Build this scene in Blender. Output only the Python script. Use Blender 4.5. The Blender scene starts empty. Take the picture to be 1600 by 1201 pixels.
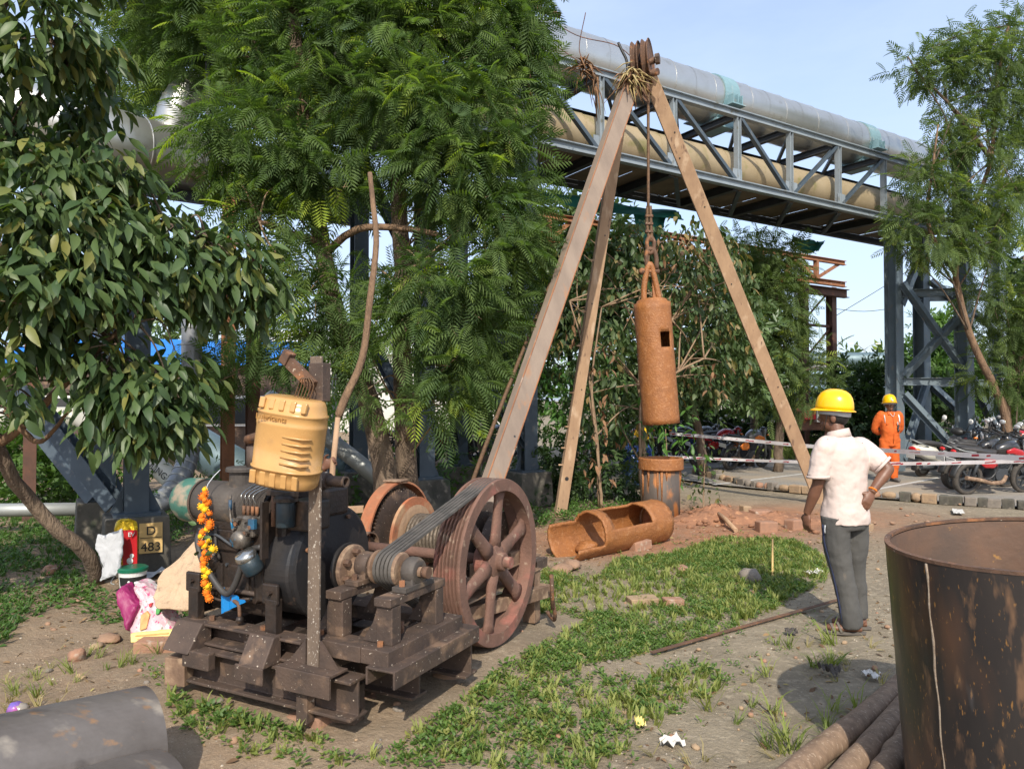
import bpy, math, random
import numpy as np
from mathutils import Vector, Matrix, Euler
R = random.Random(7); NR = np.random.RandomState(5)
S = bpy.context.scene; COL = S.collection; PI = math.pi
# ------------------------------------------------------------------ camera, sky, sun, exposure
FPX, CX, CY, CAMH = 1150.0, 800.0, 600.5, 1.7
PITCH = math.atan(25 / FPX)
cam = bpy.data.cameras.new('camera'); camo = bpy.data.objects.new('camera', cam); COL.objects.link(camo)
cam.sensor_width = 36; cam.lens = FPX / 1600 * 36; cam.clip_start = .05; cam.clip_end = 3000
camo.location = (0, 0, CAMH); camo.rotation_euler = (PI / 2 + PITCH, 0, 0); S.camera = camo
SUN_EL, SUN_AZ = 40.0, 0.0          # sun behind the camera, a little to the right
wd = bpy.data.worlds.new('World'); S.world = wd; wd.use_nodes = True
nt = wd.node_tree; bg = nt.nodes['Background']
sky = nt.nodes.new('ShaderNodeTexSky'); sky.sky_type = 'NISHITA'; sky.sun_disc = False
sky.sun_elevation = math.radians(SUN_EL); sky.sun_rotation = math.radians(180 - SUN_AZ)
sky.air_density = 1.0; sky.dust_density = 2.0; sky.ozone_density = 1.2; sky.altitude = 20
tc = nt.nodes.new('ShaderNodeTexCoord'); mp = nt.nodes.new('ShaderNodeMapping'); mp.inputs['Scale'].default_value = (1.0, 1.0, 3.2)
nz = nt.nodes.new('ShaderNodeTexNoise'); nz.inputs['Scale'].default_value = 1.7; nz.inputs['Detail'].default_value = 7; nz.inputs['Roughness'].default_value = .58
mr = nt.nodes.new('ShaderNodeMapRange'); mr.inputs['From Min'].default_value = .42; mr.inputs['From Max'].default_value = .78; mr.inputs['To Min'].default_value = .42; mr.inputs['To Max'].default_value = .8
mx = nt.nodes.new('ShaderNodeMix'); mx.data_type = 'RGBA'; mx.inputs['B'].default_value = (3.2, 3.8, 4.95, 1)
L_ = nt.links.new
L_(tc.outputs['Generated'], mp.inputs['Vector']); L_(mp.outputs[0], nz.inputs['Vector']); L_(nz.outputs['Fac'], mr.inputs['Value'])
L_(mr.outputs[0], mx.inputs['Factor']); L_(sky.outputs[0], mx.inputs['A']); L_(mx.outputs['Result'], bg.inputs['Color'])
bg.inputs['Strength'].default_value = 0.15
sl = bpy.data.lights.new('sun', 'SUN'); sl.energy = 3.05; sl.angle = math.radians(.53); sl.color = (1, .925, .80)
so = bpy.data.objects.new('sun', sl); COL.objects.link(so); so.location = (6, -20, 18)
so.rotation_euler = (math.radians(90 - SUN_EL), 0, math.radians(SUN_AZ))
S.view_settings.view_transform = 'Standard'; S.view_settings.look = 'None'
S.view_settings.exposure = 0.76; S.view_settings.gamma = 1; S.view_settings.use_curve_mapping = False
S.render.engine = 'CYCLES'; S.cycles.max_bounces = 6; S.cycles.transparent_max_bounces = 8

# ------------------------------------------------------------------ helpers
def ray(px, py):
    x = (px - CX) / FPX; y = -(py - CY) / FPX
    d = Vector((x, math.cos(PITCH) - y * math.sin(PITCH), math.sin(PITCH) + y * math.cos(PITCH)))
    return d / d.y
def W(px, py, Y): return Vector((0, 0, CAMH)) + ray(px, py) * Y
def G(px, py, z=0.0):
    d = ray(px, py); return Vector((0, 0, CAMH)) + d * ((z - CAMH) / d.z)
def V3(*a): return Vector(a)

def basis(d, up=(0, 0, 1)):
    d = Vector(d).normalized(); up = Vector(up)
    if abs(d.dot(up.normalized())) > .995: up = Vector((0, 1, 0)) if abs(d.y) < .9 else Vector((1, 0, 0))
    s = d.cross(up).normalized(); u = s.cross(d).normalized()
    return d, s, u

class MB:
    def __init__(self): self.v = []; self.f = []; self.s = []
    def add(self, vs, fs, smooth=False):
        o = len(self.v); self.v += [tuple(p) for p in vs]
        for q in fs: self.f.append(tuple(i + o for i in q)); self.s.append(smooth)
        return self
    def box(self, c, s, rot=None, taper=1.0):
        c = Vector(c); hx, hy, hz = s[0] / 2, s[1] / 2, s[2] / 2
        m = Euler((0, 0, rot)).to_matrix() if isinstance(rot, (int, float)) else (rot if rot else Matrix.Identity(3))
        vs = []
        for z in (-1, 1):
            t = taper if z > 0 else 1
            for x, y in ((-1, -1), (1, -1), (1, 1), (-1, 1)): vs.append(c + m @ Vector((x * hx * t, y * hy * t, z * hz)))
        return self.add(vs, [(3, 2, 1, 0), (4, 5, 6, 7), (0, 1, 5, 4), (1, 2, 6, 5), (2, 3, 7, 6), (3, 0, 4, 7)])
    def beam(self, a, b, prof, up=(0, 0, 1)):
        a = Vector(a); b = Vector(b); d, s, u = basis(b - a, up); n = len(prof)
        vs = [a + s * x + u * y for x, y in prof] + [b + s * x + u * y for x, y in prof]
        fs = [tuple(range(n)), tuple(range(2 * n - 1, n - 1, -1))]
        for i in range(n): j = (i + 1) % n; fs.append((i, i + n, j + n, j))
        return self.add(vs, fs)
    def tube(self, path, rad, n=10, caps=True, smooth=True, flat=1.0, up=(0, 0, 1)):
        path = [Vector(p) for p in path]; k = len(path)
        if not isinstance(rad, (list, tuple)): rad = [rad] * k
        vs = []; s = u = None
        for i, p in enumerate(path):
            d = (path[min(i + 1, k - 1)] - path[max(i - 1, 0)])
            if d.length < 1e-9: d = Vector((0, 0, 1))
            d.normalize()
            if s is None: _, s, u = basis(d, up)
            else:
                s = (s - d * s.dot(d))
                if s.length < 1e-6: _, s, u = basis(d, up)
                s.normalize(); u = s.cross(d).normalized()
            for j in range(n):
                a = 2 * PI * j / n; vs.append(p + s * (math.cos(a) * rad[i]) + u * (math.sin(a) * rad[i] * flat))
        fs = []
        for i in range(k - 1):
            for j in range(n):
                q = (j + 1) % n; fs.append((i * n + j, i * n + q, (i + 1) * n + q, (i + 1) * n + j))
        self.add(vs, fs, smooth)
        if caps:
            o = len(self.v) - len(vs)
            self.f.append(tuple(o + j for j in range(n - 1, -1, -1))); self.s.append(False)
            self.f.append(tuple(o + (k - 1) * n + j for j in range(n))); self.s.append(False)
        return self
    def lathe(self, prof, o=(0, 0, 0), ax=(0, 0, 1), n=24, a0=0, a1=2 * PI, smooth=False, up=(0, 0, 1), closed=False):
        o = Vector(o); d, s, u = basis(ax, up); full = abs(a1 - a0 - 2 * PI) < 1e-6; m = n if full else n + 1; k = len(prof)
        vs = []
        for r, h in prof:
            for j in range(m):
                a = a0 + (a1 - a0) * j / n; vs.append(o + d * h + s * (math.cos(a) * r) + u * (math.sin(a) * r))
        fs = []
        for i in range(k if closed else k - 1):
            i2 = (i + 1) % k
            for j in range(n):
                q = (j + 1) % m; fs.append((i * m + j, i * m + q, i2 * m + q, i2 * m + j))
        self.add(vs, fs, smooth)
        return self
    def cyl(self, a, b, r, n=16, r2=None, smooth=True):
        return self.tube([a, b], [r, r if r2 is None else r2], n, True, smooth)
    def loft(self, rings, caps=True, smooth=True):
        n = len(rings[0]); vs = [p for r in rings for p in r]; fs = []
        for i in range(len(rings) - 1):
            for j in range(n):
                q = (j + 1) % n; fs.append((i * n + j, i * n + q, (i + 1) * n + q, (i + 1) * n + j))
        o = len(self.v); self.add(vs, fs, smooth)
        if caps:
            self.f.append(tuple(o + j for j in range(n - 1, -1, -1))); self.s.append(smooth)
            self.f.append(tuple(o + (len(rings) - 1) * n + j for j in range(n))); self.s.append(smooth)
        return self
    def ell(self, c, r, rot=None, n=12, m=8, noise=0):
        c = Vector(c); r = (r, r, r) if isinstance(r, (int, float)) else r
        mt = rot.to_matrix() if isinstance(rot, Euler) else (rot or Matrix.Identity(3))
        vs = [c + mt @ Vector((0, 0, -r[2]))]
        for i in range(1, m):
            t = -PI / 2 + PI * i / m
            for j in range(n):
                a = 2 * PI * j / n; k = 1 + (R.uniform(-noise, noise) if noise else 0)
                vs.append(c + mt @ Vector((math.cos(a) * math.cos(t) * r[0] * k, math.sin(a) * math.cos(t) * r[1] * k, math.sin(t) * r[2] * k)))
        vs.append(c + mt @ Vector((0, 0, r[2]))); fs = []
        for j in range(n): fs.append((0, 1 + (j + 1) % n, 1 + j))
        for i in range(m - 2):
            for j in range(n):
                q = (j + 1) % n; a = 1 + i * n; fs.append((a + j, a + q, a + n + q, a + n + j))
        e = len(vs) - 1; a = 1 + (m - 2) * n
        for j in range(n): fs.append((e, a + j, a + (j + 1) % n))
        return self.add(vs, fs, True)
    def mesh(self, name):
        me = bpy.data.meshes.new(name); me.from_pydata(self.v, [], self.f)
        me.polygons.foreach_set('use_smooth', self.s); me.update(); return me
    def build(self, name, mat, parent=None, bevel=0, **kw):
        o = bpy.data.objects.new(name, self.mesh(name)); COL.objects.link(o)
        if mat: o.data.materials.append(mat)
        if parent: o.parent = parent
        if bevel:
            b = o.modifiers.new('bevel', 'BEVEL'); b.width = bevel; b.segments = 2; b.limit_method = 'ANGLE'; b.angle_limit = math.radians(40)
        tag(o, **kw); return o

def tag(o, label=None, cat=None, group=None, kind=None):
    if label: o['label'] = label
    if cat: o['category'] = cat
    if group: o['group'] = group
    if kind: o['kind'] = kind
    return o
def empty(name, label, cat, loc=(0, 0, 0), rz=0, group=None):
    o = bpy.data.objects.new(name, None); COL.objects.link(o); o.location = loc; o.rotation_euler = (0, 0, rz); o.empty_display_size = .1
    return tag(o, label, cat, group)
def kids(o): return [c for c in KID.get(o.name, [])]
KID = {}
def index_kids():
    KID.clear()
    for c in COL.objects:
        if c.parent: KID.setdefault(c.parent.name, []).append(c)
def copy_tree(o, parent=None):
    c = o.copy(); COL.objects.link(c)
    if parent: c.parent = parent
    for ch in kids(o): copy_tree(ch, c)
    return c
def rect(w, h): return [(-w / 2, -h / 2), (w / 2, -h / 2), (w / 2, h / 2), (-w / 2, h / 2)]
def isec(w, h, tw=.012, tf=.014):
    a, b = w / 2, h / 2; t = tw / 2
    return [(-a, -b), (a, -b), (a, -b + tf), (t, -b + tf), (t, b - tf), (a, b - tf), (a, b), (-a, b), (-a, b - tf), (-t, b - tf), (-t, -b + tf), (-a, -b + tf)]
def csec(w, h, t=.012, flip=1):
    a, b = w / 2, h / 2
    p = [(-a, -b), (a, -b), (a, -b + t), (-a + t, -b + t), (-a + t, b - t), (a, b - t), (a, b), (-a, b)]
    return p if flip > 0 else [(-x, y) for x, y in reversed(p)]
def lsec(w, h, t=.01):
    return [(0, 0), (w, 0), (w, t), (t, t), (t, h), (0, h)]
def bez(pts, n=24):          # Catmull-Rom through points
    pts = [Vector(p) for p in pts]; out = []; P = [pts[0] * 2 - pts[1]] + pts + [pts[-1] * 2 - pts[-2]]
    seg = len(pts) - 1
    for i in range(seg):
        p0, p1, p2, p3 = P[i:i + 4]; m = max(2, n // seg)
        for k in range(m):
            t = k / m
            out.append(.5 * ((2 * p1) + (p2 - p0) * t + (2 * p0 - 5 * p1 + 4 * p2 - p3) * t * t + (3 * p1 - p0 - 3 * p2 + p3) * t ** 3))
    out.append(pts[-1]); return out
def np_mesh(name, v, f, mat=None, parent=None, tint=None, smooth=False):
    v = np.asarray(v, np.float32); f = np.asarray(f, np.int32); k = f.shape[1]
    me = bpy.data.meshes.new(name); me.vertices.add(len(v)); me.vertices.foreach_set('co', v.ravel())
    me.loops.add(f.size); me.loops.foreach_set('vertex_index', f.ravel()); me.polygons.add(len(f))
    me.polygons.foreach_set('loop_start', np.arange(0, f.size, k, dtype=np.int32)); me.polygons.foreach_set('loop_total', np.full(len(f), k, np.int32))
    if smooth: me.polygons.foreach_set('use_smooth', np.ones(len(f), bool))
    if tint is not None:
        at = me.attributes.new('tint', 'FLOAT', 'POINT'); at.data.foreach_set('value', np.asarray(tint, np.float32))
    me.update(calc_edges=True)
    o = bpy.data.objects.new(name, me); COL.objects.link(o)
    if mat: me.materials.append(mat)
    if parent: o.parent = parent
    return o
def frames(d, up=None, roll=0.3):
    d = d / np.linalg.norm(d, axis=1, keepdims=True); k = len(d)
    if up is None: up = np.tile([0, 0, 1.0], (k, 1))
    up = up + NR.normal(0, roll, (k, 3)); y = np.cross(up, d); y /= np.linalg.norm(y, axis=1, keepdims=True) + 1e-9
    z = np.cross(d, y); return np.stack([d, y, z], axis=2)
def scatter(name, tmpl, pos, rot, sc, mat, parent=None, tint=None):
    tv, tf = tmpl; k = len(pos); n = len(tv)
    sc = np.asarray(sc, float); sc = sc[:, None, None] if sc.ndim == 1 else sc[:, None, :]
    v = np.einsum('kij,kvj->kvi', rot, tv[None] * sc) + pos[:, None, :]
    f = (tf[None] + (np.arange(k) * n)[:, None, None]).reshape(-1, tf.shape[1])
    t = np.repeat(NR.rand(k) if tint is None else tint, n)
    return np_mesh(name, v.reshape(-1, 3), f, mat, parent, t)

# ------------------------------------------------------------------ materials
def nodes_of(name):
    m = bpy.data.materials.new(name); m.use_nodes = True; t = m.node_tree
    return m, t, t.nodes['Principled BSDF']
def mat(name, c1, c2=None, sc=6, rough=.7, metal=0.0, bump=.25, bsc=60, spots=(), stretch=(1, 1, 1), detail=6, ctr=(.35, .65), coat=0, bdist=.01, rvar=.12):
    m, t, b = nodes_of(name); N = t.nodes.new; K = t.links.new
    tc = N('ShaderNodeTexCoord'); mp = N('ShaderNodeMapping'); mp.inputs['Scale'].default_value = stretch; K(tc.outputs['Object'], mp.inputs['Vector'])
    n1 = N('ShaderNodeTexNoise'); n1.inputs['Scale'].default_value = sc; n1.inputs['Detail'].default_value = detail; n1.inputs['Roughness'].default_value = .62; K(mp.outputs[0], n1.inputs['Vector'])
    r = N('ShaderNodeMapRange'); r.inputs['From Min'].default_value, r.inputs['From Max'].default_value = ctr; K(n1.outputs['Fac'], r.inputs['Value'])
    mx = N('ShaderNodeMix'); mx.data_type = 'RGBA'; mx.inputs['A'].default_value = (*c1, 1); mx.inputs['B'].default_value = (*(c2 or [x * .8 for x in c1]), 1); K(r.outputs[0], mx.inputs['Factor'])
    cur = mx.outputs['Result']
    for i, (c, s, lo, hi) in enumerate(spots):
        n = N('ShaderNodeTexNoise'); n.inputs['Scale'].default_value = s; n.inputs['Detail'].default_value = 4; K(mp.outputs[0], n.inputs['Vector'])
        ad = N('ShaderNodeVectorMath'); ad.operation = 'ADD'; ad.inputs[1].default_value = (13.1 * (i + 1), 7.7 * i, 3.3); K(mp.outputs[0], ad.inputs[0]); K(ad.outputs[0], n.inputs['Vector'])
        q = N('ShaderNodeMapRange'); q.inputs['From Min'].default_value = lo; q.inputs['From Max'].default_value = hi; K(n.outputs['Fac'], q.inputs['Value'])
        x = N('ShaderNodeMix'); x.data_type = 'RGBA'; K(q.outputs[0], x.inputs['Factor']); K(cur, x.inputs['A']); x.inputs['B'].default_value = (*c, 1); cur = x.outputs['Result']
    K(cur, b.inputs['Base Color'])
    b.inputs['Metallic'].default_value = metal; b.inputs['Coat Weight'].default_value = coat
    rr = N('ShaderNodeMapRange'); rr.inputs['To Min'].default_value = max(.03, rough - rvar); rr.inputs['To Max'].default_value = min(1, rough + rvar); K(n1.outputs['Fac'], rr.inputs['Value']); K(rr.outputs[0], b.inputs['Roughness'])
    if bump:
        n2 = N('ShaderNodeTexNoise'); n2.inputs['Scale'].default_value = bsc; n2.inputs['Detail'].default_value = 5; K(mp.outputs[0], n2.inputs['Vector'])
        bp = N('ShaderNodeBump'); bp.inputs['Strength'].default_value = bump; bp.inputs['Distance'].default_value = bdist; K(n2.outputs['Fac'], bp.inputs['Height']); K(bp.outputs[0], b.inputs['Normal'])
    return m
def leafmat(name, c1, c2, c3=None, rough=.5, trans=.35, spec=.4):
    m, t, b = nodes_of(name); N = t.nodes.new; K = t.links.new
    at = N('ShaderNodeAttribute'); at.attribute_name = 'tint'
    cr = N('ShaderNodeValToRGB'); e = cr.color_ramp.elements; e[0].color = (*c1, 1); e[1].color = (*c2, 1); e[1].position = .8
    if c3: x = cr.color_ramp.elements.new(.97); x.color = (*c3, 1)
    K(at.outputs['Fac'], cr.inputs['Fac']); K(cr.outputs[0], b.inputs['Base Color'])
    b.inputs['Roughness'].default_value = rough; b.inputs['Specular IOR Level'].default_value = spec
    tr = N('ShaderNodeBsdfTranslucent'); g = N('ShaderNodeMix'); g.data_type = 'RGBA'; g.blend_type = 'MULTIPLY'; g.inputs['Factor'].default_value = 1; g.inputs['B'].default_value = (1.5, 1.7, .5, 1)
    K(cr.outputs[0], g.inputs['A']); K(g.outputs['Result'], tr.inputs['Color'])
    ms = N('ShaderNodeMixShader'); ms.inputs[0].default_value = trans; K(b.outputs[0], ms.inputs[1]); K(tr.outputs[0], ms.inputs[2]); K(ms.outputs[0], t.nodes['Material Output'].inputs['Surface'])
    return m
DUST = (.34, .22, .13)
M = dict(
    rust=mat('rusty_steel', (.17, .088, .05), (.085, .05, .034), 7, .78, .15, .35, 70, [((.30, .13, .055), 11, .56, .68), ((.42, .34, .26), 55, .66, .70)]),
    rustbrown=mat('brown_steel', (.098, .065, .048), (.052, .037, .030), 6, .72, .2, .3, 60, [((.22, .14, .09), 9, .55, .75), ((.45, .38, .30), 60, .67, .70)]),
    rustdust=mat('dusty_steel', (.26, .165, .105), (.15, .092, .06), 7, .8, .1, .35, 60, [((.36, .25, .16), 14, .5, .7), ((.09, .055, .04), 10, .62, .72)]),
    paintfleck=mat('flecked_post', (.17, .125, .09), (.105, .075, .056), 8, .8, .1, .3, 60, [((.40, .35, .29), 85, .60, .66)], stretch=(1, 1, .7)),
    oily=mat('oily_black_iron', (.022, .018, .016), (.045, .03, .022), 7, .48, .2, .4, 40, [((.12, .075, .048), 9, .60, .74)]),
    blackpaint=mat('black_flywheel_paint', (.014, .014, .016), (.026, .022, .02), 5, .55, .1, .15, 50, [((.10, .065, .045), 12, .64, .74)]),
    redrust=mat('red_rusted_wheel', (.20, .105, .075), (.13, .072, .052), 6, .82, .1, .4, 60, [((.29, .115, .085), 4.2, .56, .68), ((.34, .25, .18), 16, .62, .75)]),
    drumred=mat('orange_red_drum', (.40, .13, .055), (.28, .12, .06), 6, .8, .05, .35, 50, [((.42, .27, .15), 5, .5, .65), ((.20, .10, .06), 12, .6, .72)]),
    belt=mat('worn_rubber_belt', (.11, .098, .085), (.055, .05, .045), 12, .8, 0, .2, 90),
    rope=mat('wire_rope', (.17, .095, .05), (.10, .06, .036), 30, .7, .3, .3, 120),
    ropegrey=mat('wound_wire_rope', (.20, .16, .12), (.09, .07, .05), 30, .6, .5, .3, 120),
    greytank=mat('grey_silencer', (.085, .072, .062), (.05, .042, .037), 5, .72, .2, .35, 45, [((.17, .12, .08), 8, .56, .72)]),
    greenpaint=mat('worn_green_paint', (.025, .115, .085), (.05, .135, .10), 6, .65, 0, .35, 40, [((.26, .21, .15), 9, .50, .60), ((.19, .13, .085), 12, .56, .66)]),
    bluefilter=mat('dirty_blue_filter', (.016, .036, .05), (.028, .03, .03), 8, .45, .1, .2, 50),
    brass=mat('dirty_alloy', (.20, .18, .155), (.075, .058, .045), 20, .5, .5, .3, 60, [((.02, .16, .30), 14, .58, .62)]),
    bluebit=mat('blue_painted_fitting', (.02, .11, .20), (.03, .06, .10), 10, .5, 0, .2, 50),
    chrome=mat('polished_cap', (.5, .5, .48), (.3, .3, .28), 12, .25, .9, .1, 40),
    rubber=mat('black_hose', (.035, .033, .032), (.05, .045, .04), 10, .6, 0, .1, 60),
    can=mat('ochre_plastic', (.53, .30, .108), (.46, .255, .09), 4, .28, 0, .12, 25, [((.38, .22, .10), 6, .6, .75)]),
    legwood=mat('dusty_mast_steel', (.40, .26, .155), (.30, .19, .115), 5, .85, 0, .3, 45, [((.50, .36, .24), 9, .55, .7), ((.17, .105, .07), 14, .64, .72)], stretch=(1, 1, .35)),
    leggrey=mat('weathered_mast_channel', (.27, .205, .155), (.205, .155, .12), 4, .85, 0, .3, 45, [((.30, .17, .10), 8, .62, .74)], stretch=(1, 1, .3)),
    mud=mat('wet_ochre_mud', (.32, .125, .036), (.245, .095, .03), 9, .55, 0, .55, 55, [((.35, .155, .06), 24, .55, .65)], bdist=.02),
    mudsoil=mat('ochre_spoil', (.31, .145, .075), (.21, .105, .06), 5, .92, 0, .8, 22, [((.42, .21, .11), 11, .55, .7)], bdist=.03),
    casing=mat('muddy_grey_pipe', (.13, .10, .08), (.085, .07, .06), 5, .65, .2, .3, 40, [((.38, .15, .045), 6, .50, .60)], stretch=(1, 1, .35)),
    tank=mat('mill_scale_steel', (.022, .021, .023), (.042, .035, .032), 2.2, .36, .2, .14, 14, [((.105, .055, .034), 2.6, .54, .66), ((.26, .135, .045), 85, .63, .71), ((.12, .115, .12), 5, .64, .76), ((.17, .10, .06), 13, .60, .70)], stretch=(1, 1, .32), rvar=.18),
    tankin=mat('rusty_tank_lining', (.17, .095, .06), (.10, .068, .052), 3, .7, .1, .25, 30, [((.34, .18, .06), 26, .66, .74)]),
    seam=mat('weld_bead', (.34, .28, .22), (.2, .15, .11), 20, .7, .3, .5, 50),
    wood=mat('weathered_pole', (.27, .18, .115), (.17, .11, .072), 4, .88, 0, .45, 50, [((.36, .27, .19), 12, .58, .7)], stretch=(6, 6, .6)),
    stick=mat('peeled_stick', (.42, .27, .16), (.32, .2, .12), 6, .85, 0, .3, 40, stretch=(4, 4, 1)),
    concrete=mat('dark_weathered_concrete', (.135, .12, .095), (.06, .055, .045), 3, .95, 0, .4, 30, [((.23, .2, .16), 7, .58, .7), ((.05, .065, .035), 4, .58, .7)]),
    slab=mat('pale_rough_concrete', (.50, .36, .23), (.40, .28, .18), 5, .95, 0, .7, 35, [((.28, .19, .12), 14, .62, .72)], bdist=.02),
    steelblue=mat('blue_grey_paint_shaded', (.070, .095, .118), (.052, .072, .092), 3, .55, .1, .1, 30, [((.15, .15, .14), 8, .6, .75)]),  # darkened: leaf shade on the left trestle is put into the colour
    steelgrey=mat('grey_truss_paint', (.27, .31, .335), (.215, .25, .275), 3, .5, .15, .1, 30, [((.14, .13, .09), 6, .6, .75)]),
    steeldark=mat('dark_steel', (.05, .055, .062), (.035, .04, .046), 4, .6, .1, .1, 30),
    alu=mat('aluminium_cladding', (.56, .555, .53), (.48, .475, .45), 1.6, .36, .85, .05, 12, [((.40, .38, .33), 4, .6, .78)]),
    ochrepipe=mat('weathered_ochre_cladding', (.39, .31, .195), (.32, .25, .15), 2.2, .6, .2, .1, 12, [((.20, .19, .06), 2.6, .56, .72)]),
    band=mat('pale_blue_band', (.20, .33, .36), (.17, .28, .31), 4, .5, .1, .1, 30, [((.4, .42, .4), 5, .6, .75)]),
    towerpaint=mat('trestle_paint_lit', (.145, .185, .215), (.115, .15, .175), 3, .55, .05, .1, 30, [((.2, .19, .17), 8, .6, .75)]),  # right trestle's copy of the blue grey paint, lightened to look sunlit
    net=mat('teal_netting', (.02, .19, .165), (.015, .13, .115), 6, .8, 0, .2, 50),
    rustorange=mat('orange_rusted_gantry', (.36, .155, .07), (.23, .105, .055), 4, .8, .1, .2, 40, [((.40, .34, .28), 6, .62, .75)]),
    rustdark=mat('dark_rusted_column', (.14, .065, .042), (.085, .048, .036), 4, .8, .1, .2, 40, [((.3, .12, .05), 6, .6, .72)]),
    bgpipe=mat('grey_pipe', (.36, .37, .36), (.28, .29, .28), 2, .5, .4, .1, 20),
    tealpipe=mat('blue_grey_pipe', (.13, .185, .205), (.10, .15, .17), 2, .5, .3, .1, 20),
    creampipe=mat('cream_pipe', (.55, .54, .46), (.48, .46, .39), 3, .5, .1, .1, 20),
    ribpipe=mat('spiral_duct', (.30, .31, .325), (.24, .25, .265), 3, .45, .6, .1, 20),
    tarp=mat('blue_tarpaulin', (.01, .19, .62), (.01, .15, .5), 3, .5, 0, .2, 20),
    roofblue=mat('pale_blue_roof', (.35, .46, .55), (.3, .4, .5), 2, .6, 0, .1, 20),
    wall=mat('pale_plaster', (.62, .60, .55), (.5, .48, .44), 1, .9, 0, .1, 20),
    glass=mat('dark_window', (.03, .035, .04), None, 2, .15, 0, 0),
    bark=mat('grey_brown_bark', (.20, .145, .10), (.10, .07, .05), 5, .95, 0, .9, 26, stretch=(2.2, 2.2, .7), bdist=.03),
    barkred=mat('brown_bark', (.25, .155, .09), (.13, .08, .05), 5, .95, 0, .8, 26, stretch=(2, 2, .6), bdist=.03),
    twig=mat('pale_twig', (.30, .21, .13), (.2, .13, .08), 8, .9, 0, .3, 40),
    deadleaf=mat('withered_leaf', (.26, .14, .07), (.17, .095, .05), 9, .9, 0, .2, 40),
    brick=mat('old_brick', (.34, .18, .11), (.26, .15, .10), 9, .95, 0, .5, 50, [((.38, .30, .23), 12, .58, .7)]),
    stone=mat('buff_stone', (.36, .25, .15), (.27, .185, .115), 6, .95, 0, .6, 30, [((.2, .15, .11), 8, .6, .7)]),
    stonegrey=mat('grey_stone', (.22, .185, .15), (.15, .13, .11), 6, .95, 0, .6, 30),
    clod=mat('earth_clod', (.33, .20, .125), (.23, .14, .09), 7, .97, 0, .7, 30),
    white=mat('white_paint', (.72, .72, .70), (.6, .6, .58), 4, .6, 0, .1, 30),
    linepaint=mat('worn_road_paint', (.56, .55, .52), (.40, .375, .34), 9, .9, 0, .1, 30, ctr=(.45, .6)),
    black=mat('black_plastic', (.02, .02, .021), (.03, .03, .03), 5, .45, 0, .1, 30),
    tyre=mat('dusty_tyre', (.085, .072, .06), (.05, .045, .04), 8, .9, 0, .3, 40),
    seatm=mat('black_seat', (.03, .03, .032), (.05, .045, .042), 6, .6, 0, .1, 40),
    redp=mat('red_bike_paint', (.42, .012, .018), (.36, .01, .015), 4, .25, 0, 0, 20, coat=.6),
    orangep=mat('orange_bike_paint', (.75, .20, .015), (.7, .18, .015), 4, .25, 0, 0, 20, coat=.6),
    whitep=mat('cream_scooter_paint', (.72, .70, .60), (.65, .63, .54), 3, .25, 0, 0, 20, coat=.6),
    blackp=mat('black_bike_paint', (.02, .02, .022), (.03, .028, .026), 4, .25, 0, 0, 20, coat=.6),
    bluep=mat('blue_bike_paint', (.02, .06, .22), (.02, .05, .18), 4, .25, 0, 0, 20, coat=.6),
    greyp=mat('grey_bike_paint', (.2, .2, .21), (.16, .16, .17), 4, .25, .3, 0, 20, coat=.6),
    lens=mat('red_lens', (.5, .02, .02), None, 3, .15, 0, 0),
    lampglass=mat('headlight_glass', (.6, .6, .6), None, 3, .1, .3, 0),
    skin=mat('brown_skin', (.165, .075, .043), (.135, .06, .035), 9, .5, 0, .12, 80),
    skindark=mat('dark_brown_skin', (.12, .058, .036), (.095, .046, .03), 9, .5, 0, .1, 80),
    hair=mat('black_hair', (.012, .01, .009), None, 20, .6, 0, .4, 120),
    shirt=mat('dirty_white_polo', (.585, .48, .43), (.555, .45, .40), 3, .92, 0, .35, 14, [((.47, .34, .22), 5, .70, .86), ((.12, .09, .07), 21, .735, .75)], bdist=.02),
    trousers=mat('grey_track_trousers', (.085, .082, .076), (.062, .06, .056), 5, .92, 0, .35, 16, [((.17, .14, .11), 8, .62, .76)], stretch=(1, 1, .5), bdist=.02),
    orange=mat('orange_coverall', (.60, .115, .014), (.52, .098, .012), 5, .85, 0, .4, 16, bdist=.02),
    reflect=mat('silver_reflective_tape', (.5, .5, .46), None, 5, .4, .3, .1, 30),
    helmet=mat('yellow_helmet', (.88, .50, .002), (.84, .46, .002), 3, .28, 0, .04, 30, coat=.3),
    jeans=mat('blue_denim', (.06, .115, .21), (.045, .09, .17), 8, .9, 0, .3, 30),
    checks=mat('grey_work_shirt', (.2, .19, .18), (.13, .12, .12), 10, .9, 0, .3, 30),
    sandal=mat('grey_sandal', (.13, .11, .09), (.09, .08, .07), 8, .85, 0, .3, 40),
    shoe=mat('dusty_grey_shoe', (.15, .14, .13), (.1, .09, .085), 8, .85, 0, .3, 40),
    greenlid=mat('dark_green_lid', (.005, .12, .065), None, 3, .35, 0, 0),
    sack=mat('white_woven_sack', (.46, .47, .49), (.40, .41, .43), 5, .75, 0, .35, 14, bdist=.02),
    gold=mat('gold_foil', (.70, .46, .02), (.45, .28, .01), 14, .28, .7, .8, 22, bdist=.02),
    redprint=mat('red_print', (.5, .014, .02), None, 3, .4, 0, .2, 20),
    magenta=mat('magenta_print', (.25, .014, .095), (.20, .01, .075), 3, .55, 0, .3, 18, bdist=.02),
    pinkprint=mat('pale_pink_print', (.52, .37, .39), (.47, .28, .32), 7, .4, 0, .3, 18, [((.45, .06, .16), 34, .60, .64), ((.52, .5, .48), 16, .56, .62), ((.15, .18, .12), 40, .66, .70)], bdist=.02),
    yellowprint=mat('yellow_print', (.75, .62, .20), None, 3, .4, 0, .3, 18),
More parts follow.
